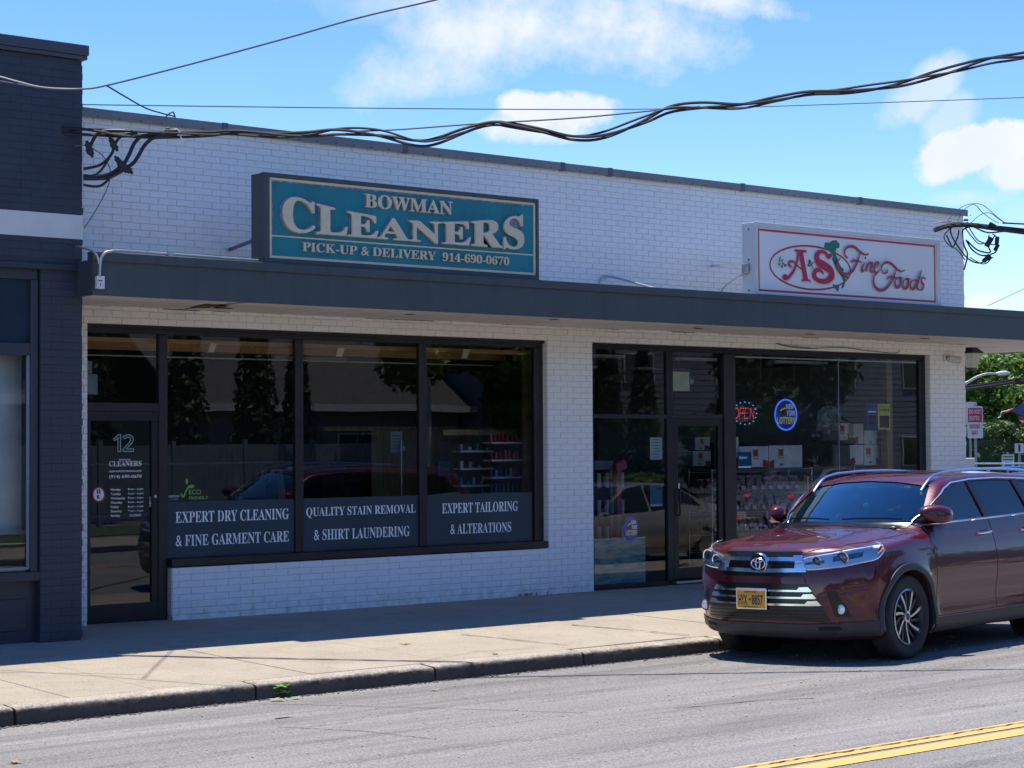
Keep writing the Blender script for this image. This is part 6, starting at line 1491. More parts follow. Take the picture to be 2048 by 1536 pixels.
# ---- cabin
mb = MB(); V = []
for x, z in ((1.45, 1.165), (1.75, 1.185), (1.95, 1.14), (2.0, .95), (1.95, .6)):
    V += [(x, -.80, z), (x, .80, z)]
mb.add(V, [(2 * i, 2 * i + 1, 2 * i + 3, 2 * i + 2) for i in range(4)]); mb.build('dashboard', m_dash, car, local=True)
def seat(x, y, s=1.0):
    mb = MB(); V = []; n = 12
    for (dx, z, hw, hd_) in ((0, .70, .24, .10), (.02, .85, .25, .10), (.06, 1.05, .25, .09), (.10, 1.22, .22, .07), (.115, 1.27, .17, .05)):
        for j in range(n):
            t = 2 * math.pi * j / n; V.append((x + dx + hd_ * math.cos(t), y + hw * math.sin(t), z))
    mb.add(V, [(i * n + j, i * n + (j + 1) % n, (i + 1) * n + (j + 1) % n, (i + 1) * n + j) for i in range(4) for j in range(n)] + [tuple(range(4 * n, 5 * n))])
    mb.box(x - .48, x, y - .24, y + .24, .56, .70); o = mb.build('car_seat', m_seat, car, smooth=True, local=True)
    mb = MB(); mb.box(x + .09, x + .17, y - .12, y + .12, 1.29, 1.44); mb.build('headrest', m_seat, o, bev=.03, local=True)
seat(2.55, -.38); seat(2.55, .38); seat(3.5, -.4); seat(3.5, .4)
mb = MB(); n = 28; mb.tube([(2.02 + .10 * math.sin(2 * math.pi * i / n) * .45, -.38 + .185 * math.cos(2 * math.pi * i / n), 1.10 + .17 * math.sin(2 * math.pi * i / n)) for i in range(n + 1)], .014, 8, cap=False); mb.tube([(2.02, -.55, 1.10), (2.0, -.38, 1.08), (2.02, -.21, 1.10)], .02, 6); mb.build('steering_wheel', m_dash, car, smooth=True, local=True)
h_ = hit((-1, 0, 1.535), (1, 0, 0))[0]; mb = MB(); mb.box(h_.x + .06, h_.x + .09, -.12, .12, 1.47, 1.53); mb.build('rear_view_mirror', m_dash, car, bev=.01, local=True)
h_ = hit((-1, .10, 1.52), (1, 0, 0))[0]; mb = MB(); mb.box(h_.x + .02, h_.x + .024, .06, .15, 1.42, 1.455); mb.build('window_sticker', m_paper, car, local=True)
h_ = hit((-1, -.45, 1.52), (1, 0, 0))[0]; mb = MB(); mb.box(h_.x + .012, h_.x + .016, -.47, -.41, 1.50, 1.528); mb.build('window_sticker', m_paper, car, local=True)
mb = MB(); mb.box(1.60, 1.78, -.50, -.12, 1.186, 1.192); mb.build('dash_paper', pm('dash paper', (.55, .62, .35), .6), car, local=True)
mb = MB(); h2 = hit((-1, -.08, 1.45), (1, 0, 0))[0]; mb.lathe([(0, -.03), (.022, -.02), (.03, 0), (.022, .02), (0, .03)], (h2.x + .12, -.02, 1.345), (0, 0, 1), 10); mb.cyl((h2.x + .12, -.02, 1.37), (h2.x + .10, -.02, 1.47), .003, n=5); mb.lathe([(0, -.02), (.02, -.01), (.02, .01), (0, .02)], (h2.x + .12, -.02, 1.285), (0, 0, 1), 10); mb.build('mirror_charm', pm('green charm', (.12, .45, .2), .4), car, smooth=True, local=True)
# person sitting on the passenger's side, grown as one skin
def skinned(name, joints, edges, mat, parent, sub=1):
    me = bpy.data.meshes.new(name); me.from_pydata([j[:3] for j in joints], edges, []); o = bpy.data.objects.new(name, me); COL.objects.link(o)
    md = o.modifiers.new('skin', 'SKIN'); md.use_smooth_shade = True
    lay = me.skin_vertices[0].data if me.skin_vertices else None
    if lay is None: me.attributes.new if False else None
    for i, j in enumerate(joints):
        r_ = j[3] if isinstance(j[3], tuple) else (j[3], j[3]); me.skin_vertices[0].data[i].radius = r_
    me.skin_vertices[0].data[0].use_root = True
    s = o.modifiers.new('sub', 'SUBSURF'); s.levels = s.render_levels = sub
    dg = bpy.context.evaluated_depsgraph_get(); dg.update(); m2 = bpy.data.meshes.new_from_object(o.evaluated_get(dg)); bpy.data.objects.remove(o)
    m2.materials.clear(); m2.materials.append(mat); m2.name = name; m2.polygons.foreach_set('use_smooth', [True] * len(m2.polygons)); q = bpy.data.objects.new(name, m2); COL.objects.link(q); q.parent = parent; return q

# ================================================================ the passenger
per = thing('person', 'person in dark clothes with a raised hand in the SUV passenger seat', 'person', tuple(car.location)); per.rotation_euler = car.rotation_euler; per.scale = car.scale
m_skin = pm('skin', (.42, .24, .17), .5, var=.05); m_cloth = pm('dark shirt', (.035, .037, .05), .85, var=.2, scale=10); m_hair = pm('dark hair', (.025, .018, .014), .6)
J = [(2.40, .38, .72, (.15, .11)), (2.41, .38, .88, (.14, .10)), (2.42, .38, 1.03, (.16, .10)), (2.40, .38, 1.15, (.07, .06)), (2.375, .38, 1.20, (.05, .05)), (2.355, .38, 1.255, (.075, .07)), (2.36, .38, 1.33, (.082, .078)), (2.365, .38, 1.385, (.06, .06)),
     (2.40, .56, 1.08, (.055, .055)), (2.30, .62, .92, (.045, .045)), (2.10, .50, 1.0, (.035, .035)), (2.02, .44, 1.10, (.025, .03)),
     (2.40, .20, 1.08, (.055, .055)), (2.28, .14, .92, (.045, .045)), (2.06, .20, .93, (.033, .033)), (1.98, .24, .95, (.025, .03)),
     (2.20, .28, .66, (.08, .08)), (1.95, .28, .68, (.065, .065)), (2.20, .48, .66, (.08, .08)), (1.95, .48, .68, (.065, .065))]
E_ = [(0, 1), (1, 2), (2, 3), (3, 4), (4, 5), (5, 6), (6, 7), (2, 8), (8, 9), (9, 10), (10, 11), (2, 12), (12, 13), (13, 14), (14, 15), (0, 16), (16, 17), (0, 18), (18, 19)]
skinned('body', J, E_, m_skin, per, 2)
# clothes over the trunk, arms and thighs
JC = [(j[0], j[1], j[2], (j[3][0] + .012, j[3][1] + .012)) for j in J]
keep = [0, 1, 2, 8, 9, 10, 12, 13, 14, 16, 17, 18, 19]; mp_ = {k: i for i, k in enumerate(keep)}
skinned('shirt', [JC[k] for k in keep], [(mp_[a], mp_[b]) for a, b in E_ if a in mp_ and b in mp_], m_cloth, per, 2)
for base, n0, up in (((2.02, .44, 1.10), (-.35, -.15, .92), 1), ((1.98, .24, .95), (-.9, .2, .2), 0)):
    for i in range(4):
        o_ = Vector(base); d_ = Vector(n0).normalized(); sd = Vector((.25, -.97, 0)) * (i - 1.5) * .021; L_ = (.065, .078, .072, .055)[i]
        p0 = o_ + sd * .4; p1 = o_ + d_ * .07 + sd; p2 = p1 + d_ * L_ * .5 + Vector((-.008, 0, 0)); p3 = p2 + (d_ + Vector((-.5, 0, 0))).normalized() * L_ * .5
        skinned('finger', [tuple(p) + ((r_, r_),) for p, r_ in ((p0, .014), (p1, .011), (p2, .009), (p3, .008))], [(0, 1), (1, 2), (2, 3)], m_skin, per, 1)
    p0 = Vector(base); p1 = p0 + Vector((-.02, .035, .035)); p2 = p1 + Vector((-.01, .012, .04)); skinned('thumb', [tuple(p) + ((r_, r_),) for p, r_ in ((p0, .016), (p1, .012), (p2, .009))], [(0, 1), (1, 2)], m_skin, per, 1)
# face and hair
mb = MB(); mb.lathe([(0, .086), (.05, .075), (.085, .03), (.092, -.02), (.088, -.06), (.07, -.085)], (2.385, .38, 1.335), (0, 0, 1), 16); mb.build('hair', m_hair, per, smooth=True, local=True)
mb = MB(); mb.add([(2.275, .38, 1.345), (2.245, .38, 1.30), (2.27, .362, 1.298), (2.27, .398, 1.298), (2.275, .38, 1.29)], [(0, 1, 2), (0, 3, 1), (1, 4, 2), (1, 3, 4)]); mb.build('nose', m_skin, per, smooth=True, local=True)
for sy in (-1, 1):
    mb = MB(); mb.lathe([(0, -.008), (.010, 0), (0, .008)], (2.282, .38 + sy * .03, 1.335), (1, 0, 0), 8); mb.build('eye', m_dark, per, smooth=True, local=True)
    mb = MB(); mb.lathe([(0, -.008), (.022, 0), (0, .008)], (2.37, .38 + sy * .085, 1.315), (0, 1, 0), 8); mb.build('ear', m_skin, per, smooth=True, local=True)
mb = MB(); mb.tube([(2.278, .36, 1.268), (2.27, .38, 1.266), (2.278, .40, 1.268)], .005, 5); mb.build('mouth', pm('lips', (.3, .1, .09), .5), per, local=True)
# ================================================================ beyond the right end of the shops
def leafm(name, c, c2, rough=.5, tr=.35):
    m = bpy.data.materials.new(name); m.use_nodes = True; t = m.node_tree; b = t.nodes['Principled BSDF']; o = t.nodes['Material Output']
    g = t.nodes.new('ShaderNodeNewGeometry'); mx = t.nodes.new('ShaderNodeMix'); mx.data_type = 'RGBA'; mx.inputs[6].default_value = tuple(c) + (1,); mx.inputs[7].default_value = tuple(c2) + (1,)
    t.links.new(g.outputs['Random Per Island'], mx.inputs[0]); t.links.new(mx.outputs[2], b.inputs['Base Color']); b.inputs['Roughness'].default_value = rough
    tr_ = t.nodes.new('ShaderNodeBsdfTranslucent'); t.links.new(mx.outputs[2], tr_.inputs[0]); a = t.nodes.new('ShaderNodeMixShader'); a.inputs[0].default_value = tr
    t.links.new(b.outputs[0], a.inputs[1]); t.links.new(tr_.outputs[0], a.inputs[2]); t.links.new(a.outputs[0], o.inputs[0]); return m
m_lf = leafm('maple leaves', (.08, .17, .02), (.19, .32, .045), .5, .45); m_lfd = leafm('dark leaves', (.025, .055, .015), (.05, .10, .025)); m_lfh = leafm('hedge leaves', (.04, .08, .018), (.10, .16, .035)); m_bark = pm('bark', (.10, .08, .06), .9, var=.3, scale=5, bump=.8, bscale=12, sc=(1, 1, .3))
def leafcloud(mb, clumps, n, size, rr, flat=.5, shape='leaf'):
    """leaf shaped faces strewn through ellipsoidal clumps, denser near their skins"""
    for _ in range(n):
        c, r_ = rr.choice(clumps); v = Vector((rr.gauss(0, 1), rr.gauss(0, 1), rr.gauss(0, 1))).normalized(); k = rr.random() ** .33
        p = Vector(c) + Vector((v.x * r_[0], v.y * r_[1], v.z * r_[2])) * k
        nrm = (v + Vector((rr.gauss(0, flat), rr.gauss(0, flat), rr.gauss(0, flat) + .4))).normalized(); a = nrm.orthogonal().normalized(); a = (a * math.cos(rr.random() * 6.28) + nrm.cross(a) * math.sin(rr.random() * 6.28)).normalized(); b = nrm.cross(a); s = size * rr.uniform(.6, 1.3)
        i = len(mb.v); mb.v += [tuple(p - a * s), tuple(p + b * s * .55 - a * .1 * s), tuple(p + a * s * 1.0 + nrm * s * .25), tuple(p - b * s * .55 - a * .1 * s)]
        mb.f.append((i, i + 1, i + 2, i + 3)); mb.m.append(0)
def tree(name, label, x, y, z0, h, crown, nl, size, mat, seed, cat='tree', group=None, trunk=.22, lean=0):
    rr = random.Random(seed); t = thing(name, label, cat, (x, y, z0), group=group)
    mb = MB(); top = Vector((x + lean, y, z0 + h * .75)); P = [Vector((x, y, z0)), Vector((x + lean * .3, y, z0 + h * .3)), top]; mb.tube(catmull(P, 5), trunk, 8, rs=list(np.linspace(trunk, trunk * .3, 11)))
    cl = []
    for (cx, cy, cz, rx, ry, rz) in crown:
        c = Vector((x + cx, y + cy, z0 + cz)); n = max(3, int(rx * 5))
        mb.tube([P[1].lerp(top, rr.random()), c.lerp(top, .4) + Vector((0, 0, -.2 * rz)), c], trunk * .22, 6, rs=[trunk * .35, trunk * .2, trunk * .06])
        for _ in range(n):
            v = Vector((rr.gauss(0, .5), rr.gauss(0, .5), rr.gauss(0, .5)))
            q = rr.uniform(.28, .5); cl.append(((c.x + v.x * rx, c.y + v.y * ry, c.z + v.z * rz), (rx * q, ry * q, rz * q)))
    mb.build('trunk', m_bark, t, smooth=True); lm = MB(); leafcloud(lm, cl, nl, size, rr); lm.build('crown', mat, t, fix=False); return t
gz = -.03
tree('maple_tree', 'bright green leafy tree nearest behind the right end of the shops', 36.8, 16.5, gz, 5.0, [(0, 0, 2.9, 2.3, 2, 1.3), (.8, 0, 4.0, 2.2, 2, .95), (1.6, -1, 2.9, 1.8, 1.6, 1.2), (-1.4, .3, 3.8, 1.7, 1.4, 1.0)], 17000, .095, m_lf, 1)
tree('maple_tree', 'dark tall tree mass behind the bright green tree at the right edge', 46.0, 22.0, gz, 6.2, [(-4, 1, 3.0, 3.2, 3, 1.9), (0, 0, 4.2, 3.8, 3, 1.3), (3, 0, 3.6, 3.2, 3, 1.7), (2.5, -1, 1.8, 3.2, 3, 1.6), (-1.5, -1, 1.9, 3.6, 2.5, 1.6), (-7, 1, 2.4, 2.6, 2.5, 1.6)], 30000, .13, m_lfd, 2)
tree('maple_tree', 'mid green tree rising at the far right edge over the canopy', 41.9, 15.0, gz, 6.2, [(0, 0, 4.2, 1.5, 1.5, 1.15), (.6, 0, 3.0, 2.0, 1.8, 1.5)], 9000, .10, m_lf, 3)
# clipped hedge
hg = MB(); rr = random.Random(8); cl = []
h0, h1 = Vector((27.5, 13.2, 0)), Vector((43, 9.5, 0))
for i in range(34):
    p = h0.lerp(h1, i / 33); cl += [((p.x, p.y, 1.35 + rr.uniform(-.05, .1)), (.55, .6, .60)), ((p.x, p.y, .6), (.6, .65, .8)), ((p.x + rr.uniform(-.3, .3), p.y, 2.05 + rr.uniform(-.1, .12)), (.35, .4, .22))]
leafcloud(hg, cl, 26000, .07, rr, .7)
hh = thing('hedge', 'long clipped hedge below the trees beyond the right end of the shops', 'hedge', (33, 12, -.03)); hg.build('hedge_leaves', m_lfh, hh, fix=False)
mb = MB(); mb.bar(h0 + Vector((0, 0, .9)), h1 + Vector((0, 0, .9)), .5, 1.9); mb.build('hedge_core', m_lfd, hh)
# the two signs on posts, lamp arm, railing
def dirc(p): d = (CAM - p); d.z = 0; return d.normalized()
def board(par, name, px0, py0, px1, py1, D, mat, th=.006, rnd=.03, turn=0.0, lift=0.0):
    c = atD((px0 + px1) / 2, (py0 + py1) / 2, D); n = dirc(c); n = Matrix.Rotation(turn, 3, 'Z') @ n; a = Vector((-n.y, n.x, 0)); a = a if a.dot(_r) > 0 else -a
    w = (px1 - px0) / 3856 * D / abs(a.dot(_r)); h = (py1 - py0) / 3856 * D; P = []
    for cx, cz, a0 in ((w / 2 - rnd, h / 2 - rnd, 0), (-w / 2 + rnd, h / 2 - rnd, 90), (-w / 2 + rnd, -h / 2 + rnd, 180), (w / 2 - rnd, -h / 2 + rnd, 270)):
        for q in range(4): P.append((cx + rnd * math.cos(R(a0 + q * 30)), cz + rnd * math.sin(R(a0 + q * 30))))
    mb = MB(); mb.prism(P, c + n * lift, a, (0, 0, 1), n * th); o = mb.build(name, mat, par); return o, c + n * (lift + th), a, n, w, h
m_sgr = pm('sign red sheet', (.52, .02, .03), .4); m_sgw = pm('sign white sheet', (.62, .60, .60), .4); m_post = pm('grey post', (.28, .29, .30), .5)
ns = thing('road_sign', 'red and white do not enter wrong way sign right of the brick corner', 'sign', (28.5, 10.1, 0))
D_ = 46; o, c, a, n, w, h = board(ns, 'sign_plate', 1936, 812.5, 1964.5, 876.5, D_, m_sgw, turn=R(-8)); 
mb = MB(); mb.cyl(c - n * .06 + Vector((0, 0, -3.0)), c - n * .06 + Vector((0, 0, h / 2 + .05)), .03, n=8); mb.build('post', m_post, ns, smooth=True)
mb = MB(); mb.prism([(-w / 2 + .02, 0), (w / 2 - .02, 0), (w / 2 - .02, h / 2 - .04), (-w / 2 + .02, h / 2 - .04)], c, a, (0, 0, 1), n * .002); mb.build('red_field', m_sgr, ns)
def put(s, x0, x1, z0, z1, m, off=.0): lettering('sign_lettering', s, x0, x1, z0, z1, 0, m, ns, off=off, frame=(c - WO(ns) + n * .004, a, Vector((0, 0, 1)), n))
put(bold('DO NOT'), -w * .36, w * .36, h * .26, h * .40, m_sgw); put(bold('ENTER'), -w * .34, w * .30, h * .06, h * .20, m_sgw); put(bold('WRONG'), -w * .36, w * .32, -h * .20, -h * .06, m_sgr); put(bold('WAY'), -w * .24, w * .18, -h * .40, -h * .26, m_sgr)
n2 = thing('blank_sign', 'blank pale back of a sign just behind the do not enter sign', 'sign', (28.3, 10.3, 0)); o, c, a, n, w, h = board(n2, 'sign_plate', 1928, 804, 1953.5, 850, 47.5, m_sgw, turn=R(10)); mb = MB(); mb.cyl(c - n * .05 + Vector((0, 0, -3)), c - n * .05 + Vector((0, 0, .3)), .03, n=8); mb.build('post', m_post, n2)
n3 = thing('parking_sign', 'small accessible parking sign with a blue square low at the right edge', 'sign', (30, 9, 0)); o, c, a, n, w, h = board(n3, 'sign_plate', 2004, 909, 2028, 938, 40, m_sgw, turn=R(5)); mb = MB(); mb.cyl(c - n * .04 + Vector((0, 0, -2)), c - n * .04 + Vector((0, 0, .2)), .025, n=8); mb.build('post', m_post, n3)
mb = MB(); mb.prism([(-w * .26, -h * .5 + .02), (w * .3, -h * .5 + .02), (w * .3, -h * .02), (-w * .26, -h * .02)], c, a, (0, 0, 1), n * .002); mb.build('blue_square', pm('sign blue sheet', (.02, .15, .50), .4), n3); mb = MB(); mb.prism([(-w * .4, h * .1), (w * .4, h * .1), (w * .4, h * .2), (-w * .4, h * .2)], c, a, (0, 0, 1), n * .002); mb.build('green_lines', m_green, n3)
mb = MB(); mb.prism([(-w * .4, h * .3), (w * .4, h * .3), (w * .4, h * .4), (-w * .4, h * .4)], c, a, (0, 0, 1), n * .002); mb.build('green_lines', m_green, n3)
n4 = thing('meter_box', 'pale utility box with a dark slot in front of the hedge at the right edge', 'box', (32, 9, 0)); o, c, a, n, w, h = board(n4, 'box_body', 2030, 887, 2047, 906, 44, m_sgw, th=.12, rnd=.02, turn=0); mb = MB(); mb.prism([(-w * .12, -h * .35), (w * .14, -h * .35), (w * .14, h * .4), (-w * .12, h * .4)], c, a, (0, 0, 1), n * .004); mb.build('slot', pm('slot blue', (.02, .04, .12), .4), n4); mb = MB(); mb.cyl(c + Vector((0, 0, -2.2)) - n * .06, c - n * .06, .03, n=8); mb.build('post', m_post, n4)
mb = MB(); p0, p1 = atD(1932, 927, 38), atD(2060, 927, 34); mb.tube([p0, p1], .02, 6); rl = thing('railing', 'thin pale metal rail low in front of the hedge', 'railing', (p0.x, p0.y, 0)); mb.build('rail', m_metal, rl, smooth=True)
mb = MB(); p = atD(1938, 935, 36); mb.box(p.x - .11, p.x + .11, p.y - .06, p.y + .06, -.1, atD(1938, 916, 36).z); tag(mb.build('bollard', m_sgw, None, bev=.01), 'short pale post low against the brick corner at the right', 'post')
lp = thing('street_lamp', 'curved pale street lamp arm reaching out in front of the bright green tree', 'lamp', (27, 9.5, 0))
q = [atD(x, y, 44) for x, y in ((1915, 772), (1935, 765), (1952, 755), (1972, 748), (1992, 747))]; mb = MB(); mb.tube(catmull(q, 5), .045, 8, rs=list(np.linspace(.038, .024, 21))); mb.build('lamp_arm', m_metal, lp, smooth=True)
q2 = atD(2000, 748, 44); d_ = (q[-1] - q[-2]).normalized(); mb = MB(); mb.tube([q[-1], q[-1] + d_ * .1, q[-1] + d_ * .22, q[-1] + d_ * .32], .05, 10, rs=[.024, .05, .055, .015]); mb.build('lamp_head', m_sgw, lp, smooth=True)
mb = MB(); b0 = q[0]; mb.cyl((b0.x, b0.y, -.1), (b0.x, b0.y, b0.z), .1, .07, n=10); mb.build('lamp_post', m_metal, lp, smooth=True)
# tattered flag
fl = thing('flag', 'tattered red white and blue flag at the right edge above the hedge', 'flag', (30, 9, 2)); o0 = atD(2048, 815, 36); dr_, uu = _r, Vector((0, 0, 1)); k = 36 / 3856
def fp(x, y): return atD(x, y, 36)
for pts, m, nm in (([(2024, 822), (2042, 808), (2060, 800), (2064, 830), (2044, 832)], pm('flag blue', (.05, .08, .25), .8), 'flag_canton'), ([(2000, 828), (2022, 817), (2030, 815), (2026, 821), (2006, 829)], pm('flag cloth red', (.35, .05, .05), .8), 'flag_stripe'), ([(2036, 832), (2062, 830), (2064, 838), (2040, 838)], bpy.data.materials['flag cloth red'], 'flag_stripe'), ([(2038, 840), (2062, 839), (2066, 846), (2044, 845)], m_sgw, 'flag_stripe'), ([(2044, 848), (2062, 847), (2064, 854), (2050, 852)], bpy.data.materials['flag cloth red'], 'flag_stripe')):
    mb = MB(); V = [fp(x, y) for x, y in pts]; c = sum(V, Vector()) / len(V) + dirc(V[0]) * .03; mb.add(V + [c], [(i, (i + 1) % len(V), len(V)) for i in range(len(V))]); o = mb.build(nm, m, fl); s = o.modifiers.new('s', 'SOLIDIFY'); s.thickness = .006
mb = MB(); mb.tube(catmull([fp(1996, 836), fp(2001, 832), fp(2003, 824), fp(2012, 822), fp(2024, 818)], 4), .012, 5); mb.build('torn_strip', m_sgw, fl)
pole = fp(2066, 800); mb = MB(); mb.cyl((pole.x, pole.y, 0), (pole.x, pole.y, 4.5), .03, n=8); mb.build('flag_pole', m_metal, fl)
# a second parked car, only its roof shows behind the SUV
c3 = thing('parked_car', 'dark blue car whose roof edge shows above the SUV at the right edge', 'car', (24, 4, -.03))
rc = atD(2060, 955, 30); mb = MB(); V = []; n = 9
for (dx, z, hw) in ((-2.1, .45, .75), (-2.0, .75, .86), (-1.1, .92, .88), (-.5, 1.36, .62), (.6, 1.40, .62), (1.3, 1.1, .8), (2.1, .98, .85), (2.2, .5, .8)):
    for j in range(n):
        t = -1 + 2 * j / (n - 1); V.append((rc.x + dx, rc.y + hw * t, (z if abs(t) < .99 else .3) - .06 * t * t))
mb.add(V, [(i * n + j, i * n + j + 1, (i + 1) * n + j + 1, (i + 1) * n + j) for i in range(7) for j in range(n - 1)]); mb.build('body', pm('dark blue paint', (.01, .03, .09), .3, .3, coat=1), c3, smooth=True, angle=50)
for dx in (-1.35, 1.35):
    for dy in (-.8, .8): mb = MB(); mb.cyl((rc.x + dx, rc.y + dy - .1, .28), (rc.x + dx, rc.y + dy + .1, .28), .32, n=20); mb.build('wheel', m_tyre, c3)
for sy in (-.45, .45): mb = MB(); mb.tube([(rc.x - .5, rc.y + sy, 1.36), (rc.x - .4, rc.y + sy, 1.43), (rc.x + .6, rc.y + sy, 1.45)], .02, 6); mb.build('roof_rail', m_chr, c3)
# the side street's wires
def wire(label, pts, r_, mat, n=8, name='overhead_wire', cat='wire', group=None, smooth=True):
    mb = MB(); mb.tube(catmull(pts, n) if len(pts) > 2 else pts, r_, 6); o = mb.build(name, mat, None, smooth=smooth); return tag(o, label, cat, group)
m_cab = pm('black cable', (.012, .012, .014), .55, var=.2, scale=20); m_cabg = pm('grey wire', (.10, .11, .12), .5)
wire('black cable pair crossing in front of the far tree crown at right', [atD(1925, 779, 40), atD(1990, 770, 39), atD(2070, 758, 38)], .035, m_cab)
wire('upper of the two black cables crossing the far tree crown', [atD(1925, 774, 40), atD(1990, 765, 39), atD(2070, 753, 38)], .02, m_cab)
mb = MB(); mb.obox(atD(2040, 762, 38.4), (_r, _u, _f), (.12, .06, .06)); tag(mb.build('splice_box', m_cab, None), 'black splice box on the cables crossing the far tree', 'box')
wire('faint thin wire rising across the small cloud at the right', [atD(1975, 612, 80), atD(2060, 572, 70)], .012, m_cabg)

# ================================================================ overhead cables across the street
P_ = [onY(0, 0, 0)]
def CB(px, py):        # on the upright plane the service cable hangs in (found from its shadow on the pavement)
    d = _ray(px, py); a, b = -3.2, -.9; c0 = (CAM.y - KY * CAM.z) - a - b * (CAM.x - KX * CAM.z); c1 = (d.y - KY * d.z) - b * (d.x - KX * d.z); return CAM - d * (c0 / c1)
path = [(-40, 262), (100, 261), (167, 262), (200, 264), (240, 268), (300, 269), (345, 268), (420, 268), (470, 264), (560, 269), (620, 268), (680, 262), (760, 268), (830, 284), (870, 282), (930, 262), (985, 247), (1020, 250), (1090, 263), (1150, 275), (1210, 270), (1290, 240), (1340, 218), (1400, 212), (1480, 212), (1550, 200), (1620, 187), (1700, 182), (1790, 170), (1860, 152), (1920, 136), (1980, 120), (2048, 112), (2150, 92)]
core = [CB(x, y) for x, y in path]; cen = catmull(core, 6)
def strand(ph, amp, tw, r_, label, sag=0):
    L_ = 0; out = []
    for i, p in enumerate(cen):
        if i: L_ += (p - cen[i - 1]).length
        a = ph + L_ * tw; k = .35 + .65 * abs(math.sin(L_ * 1.1 + ph * .2))
        out.append(p + _r * (amp * .3 * math.cos(a)) + _u * (amp * k * math.sin(a)) + _f * (amp * math.cos(a)))
    mb = MB(); mb.tube(out, r_, 6); tag(mb.build('service_cable', m_cab, None, smooth=True), label, 'cable', 'twisted service cables over the street')
strand(0, .034, 2.6, .015, 'black strand twisted into the thick service cable over the shop signs'); strand(2.1, .034, 2.6, .015, 'black strand twisted into the thick service cable over the shop signs'); strand(4.2, .040, 2.6, .012, 'black strand twisted into the thick service cable over the shop signs')
for i in range(3): pass
# splice with hanging tails at the left
def CBv(L_): return [CB(x, y) for x, y in L_]
for i, (pts, r_) in enumerate((([(250, 262), (215, 262), (195, 268), (184, 285), (178, 300)], .022), ([(275, 266), (245, 272), (232, 285), (222, 310), (200, 330), (167, 338)], .018), ([(330, 270), (290, 270), (270, 285), (258, 310), (245, 330), (215, 350), (167, 354)], .024), ([(345, 272), (310, 275), (290, 290), (275, 315), (262, 330), (225, 352), (200, 357), (167, 357)], .024), ([(240, 330), (225, 350), (200, 372), (167, 370)], .016), ([(232, 290), (210, 330), (190, 350), (167, 350)], .014))):
    mb = MB(); mb.tube(catmull(CBv(pts), 6), r_ * .8, 7); tag(mb.build('cable_tail', m_cab, None, smooth=True), ('first', 'second', 'third', 'fourth', 'lowest', 'thinnest')[i] + ' black cable tail curving down to the left from the splice by the navy building', 'cable')
for i, (x, y, s_, an) in enumerate(((179, 298, .075, -70), (227, 288, .07, -60), (240, 325, .07, -50), (250, 334, .085, -40))):
    p = CB(x, y); a = _r * math.cos(R(an)) + _u * math.sin(R(an)); b = _f.cross(a); mb = MB(); mb.obox(p, (a, b, _f), (s_ * .8, s_ * .36, s_ * .36)); mb.obox(p + b * s_ * .34 + a * s_ * .2, (a, b, _f), (s_ * .35, s_ * .18, s_ * .2)); mb.tube([p - a * s_ * 1.15, p + a * s_ * 1.15], s_ * .22, 8)
    tag(mb.build('cable_clamp', m_cab, None, bev=.008), ('uppermost left black splice clamp beside the navy wall', 'black splice clamp in the middle of the second cable tail', 'small black splice clamp just left of the lowest one', 'largest and lowest black splice clamp on the cable tails')[i], 'clamp')
p = CB(342, 266); mb = MB(); mb.obox(p, (_r, _u, _f), (.06, .03, .03)); mb.obox(p + _u * .03 - _r * .03, (_r, _u, _f), (.02, .02, .02)); tag(mb.build('cable_clamp', m_cab, None, bev=.004), 'black clamp with a white tie on the service cable at the left', 'clamp')
mb = MB(); mb.tube(catmull(CBv([(345, 262), (352, 258), (359, 264), (362, 275), (366, 282)]), 5), .007, 5); tag(mb.build('white_tie', m_sgw, None), 'short white tie hanging from the clamp on the service cable', 'tie')
wire('thin pale wire looping down past the splice clamps beside the navy wall', [CB(x, y) for x, y in ((150, 292), (170, 291), (195, 303), (212, 320), (221, 345), (215, 375), (195, 415), (168, 457))], .005, m_cabg)
# telephone wire with a branch to the parapet
T1 = [(-60, 148), (0, 162), (60, 172), (110, 178), (165, 178), (213, 171), (360, 134), (560, 80), (720, 35), (870, 0), (1000, -35)]
wire('thin wire sagging past the navy parapet and rising to the top of the sky', [CAM + _ray(x, y) * (17.6 - .0016 * x) for x, y in T1], .008, m_cabg, 6)
wire('second pale wire twined with the sagging wire on the navy building', [CAM + _ray(x, y) * 17.55 for x, y in ((-60, 140), (0, 153), (40, 164), (90, 175), (165, 177.5), (213, 171.5))], .007, m_sgw, 6)
wire('thin branch wire dropping to a hook on the white parapet', [CAM + _ray(213, 171) * 17.3, onY(285, 213, -.9), onY(318, 225, -.4), onY(350, 233, -.02)], .008, m_cab, 6)
mb = MB(); q = onY(350, 233, .02); mb.tube(catmull([q + Vector((-.12, 0, -.02)), q + Vector((-.05, -.03, .04)), q, q + Vector((.0, 0, -.06))], 4), .009, 5); tag(mb.build('wire_hook', m_cab, None), 'small dark wire hook on top of the white parapet', 'hook')
wire('long thin level wire crossing the whole sky above the parapet', [atD(150, 209, 26), atD(700, 216, 30), atD(1200, 219, 33), atD(1500, 214, 35), atD(1800, 204, 37), atD(2080, 194, 39)], .009, m_cabg, 8)
wire('thin straight messenger wire touching the twisted cable over the cloud', [CB(x, y) for x, y in ((700, 263), (800, 259), (950, 248), (1150, 236), (1320, 220), (1400, 213))], .008, m_cabg)
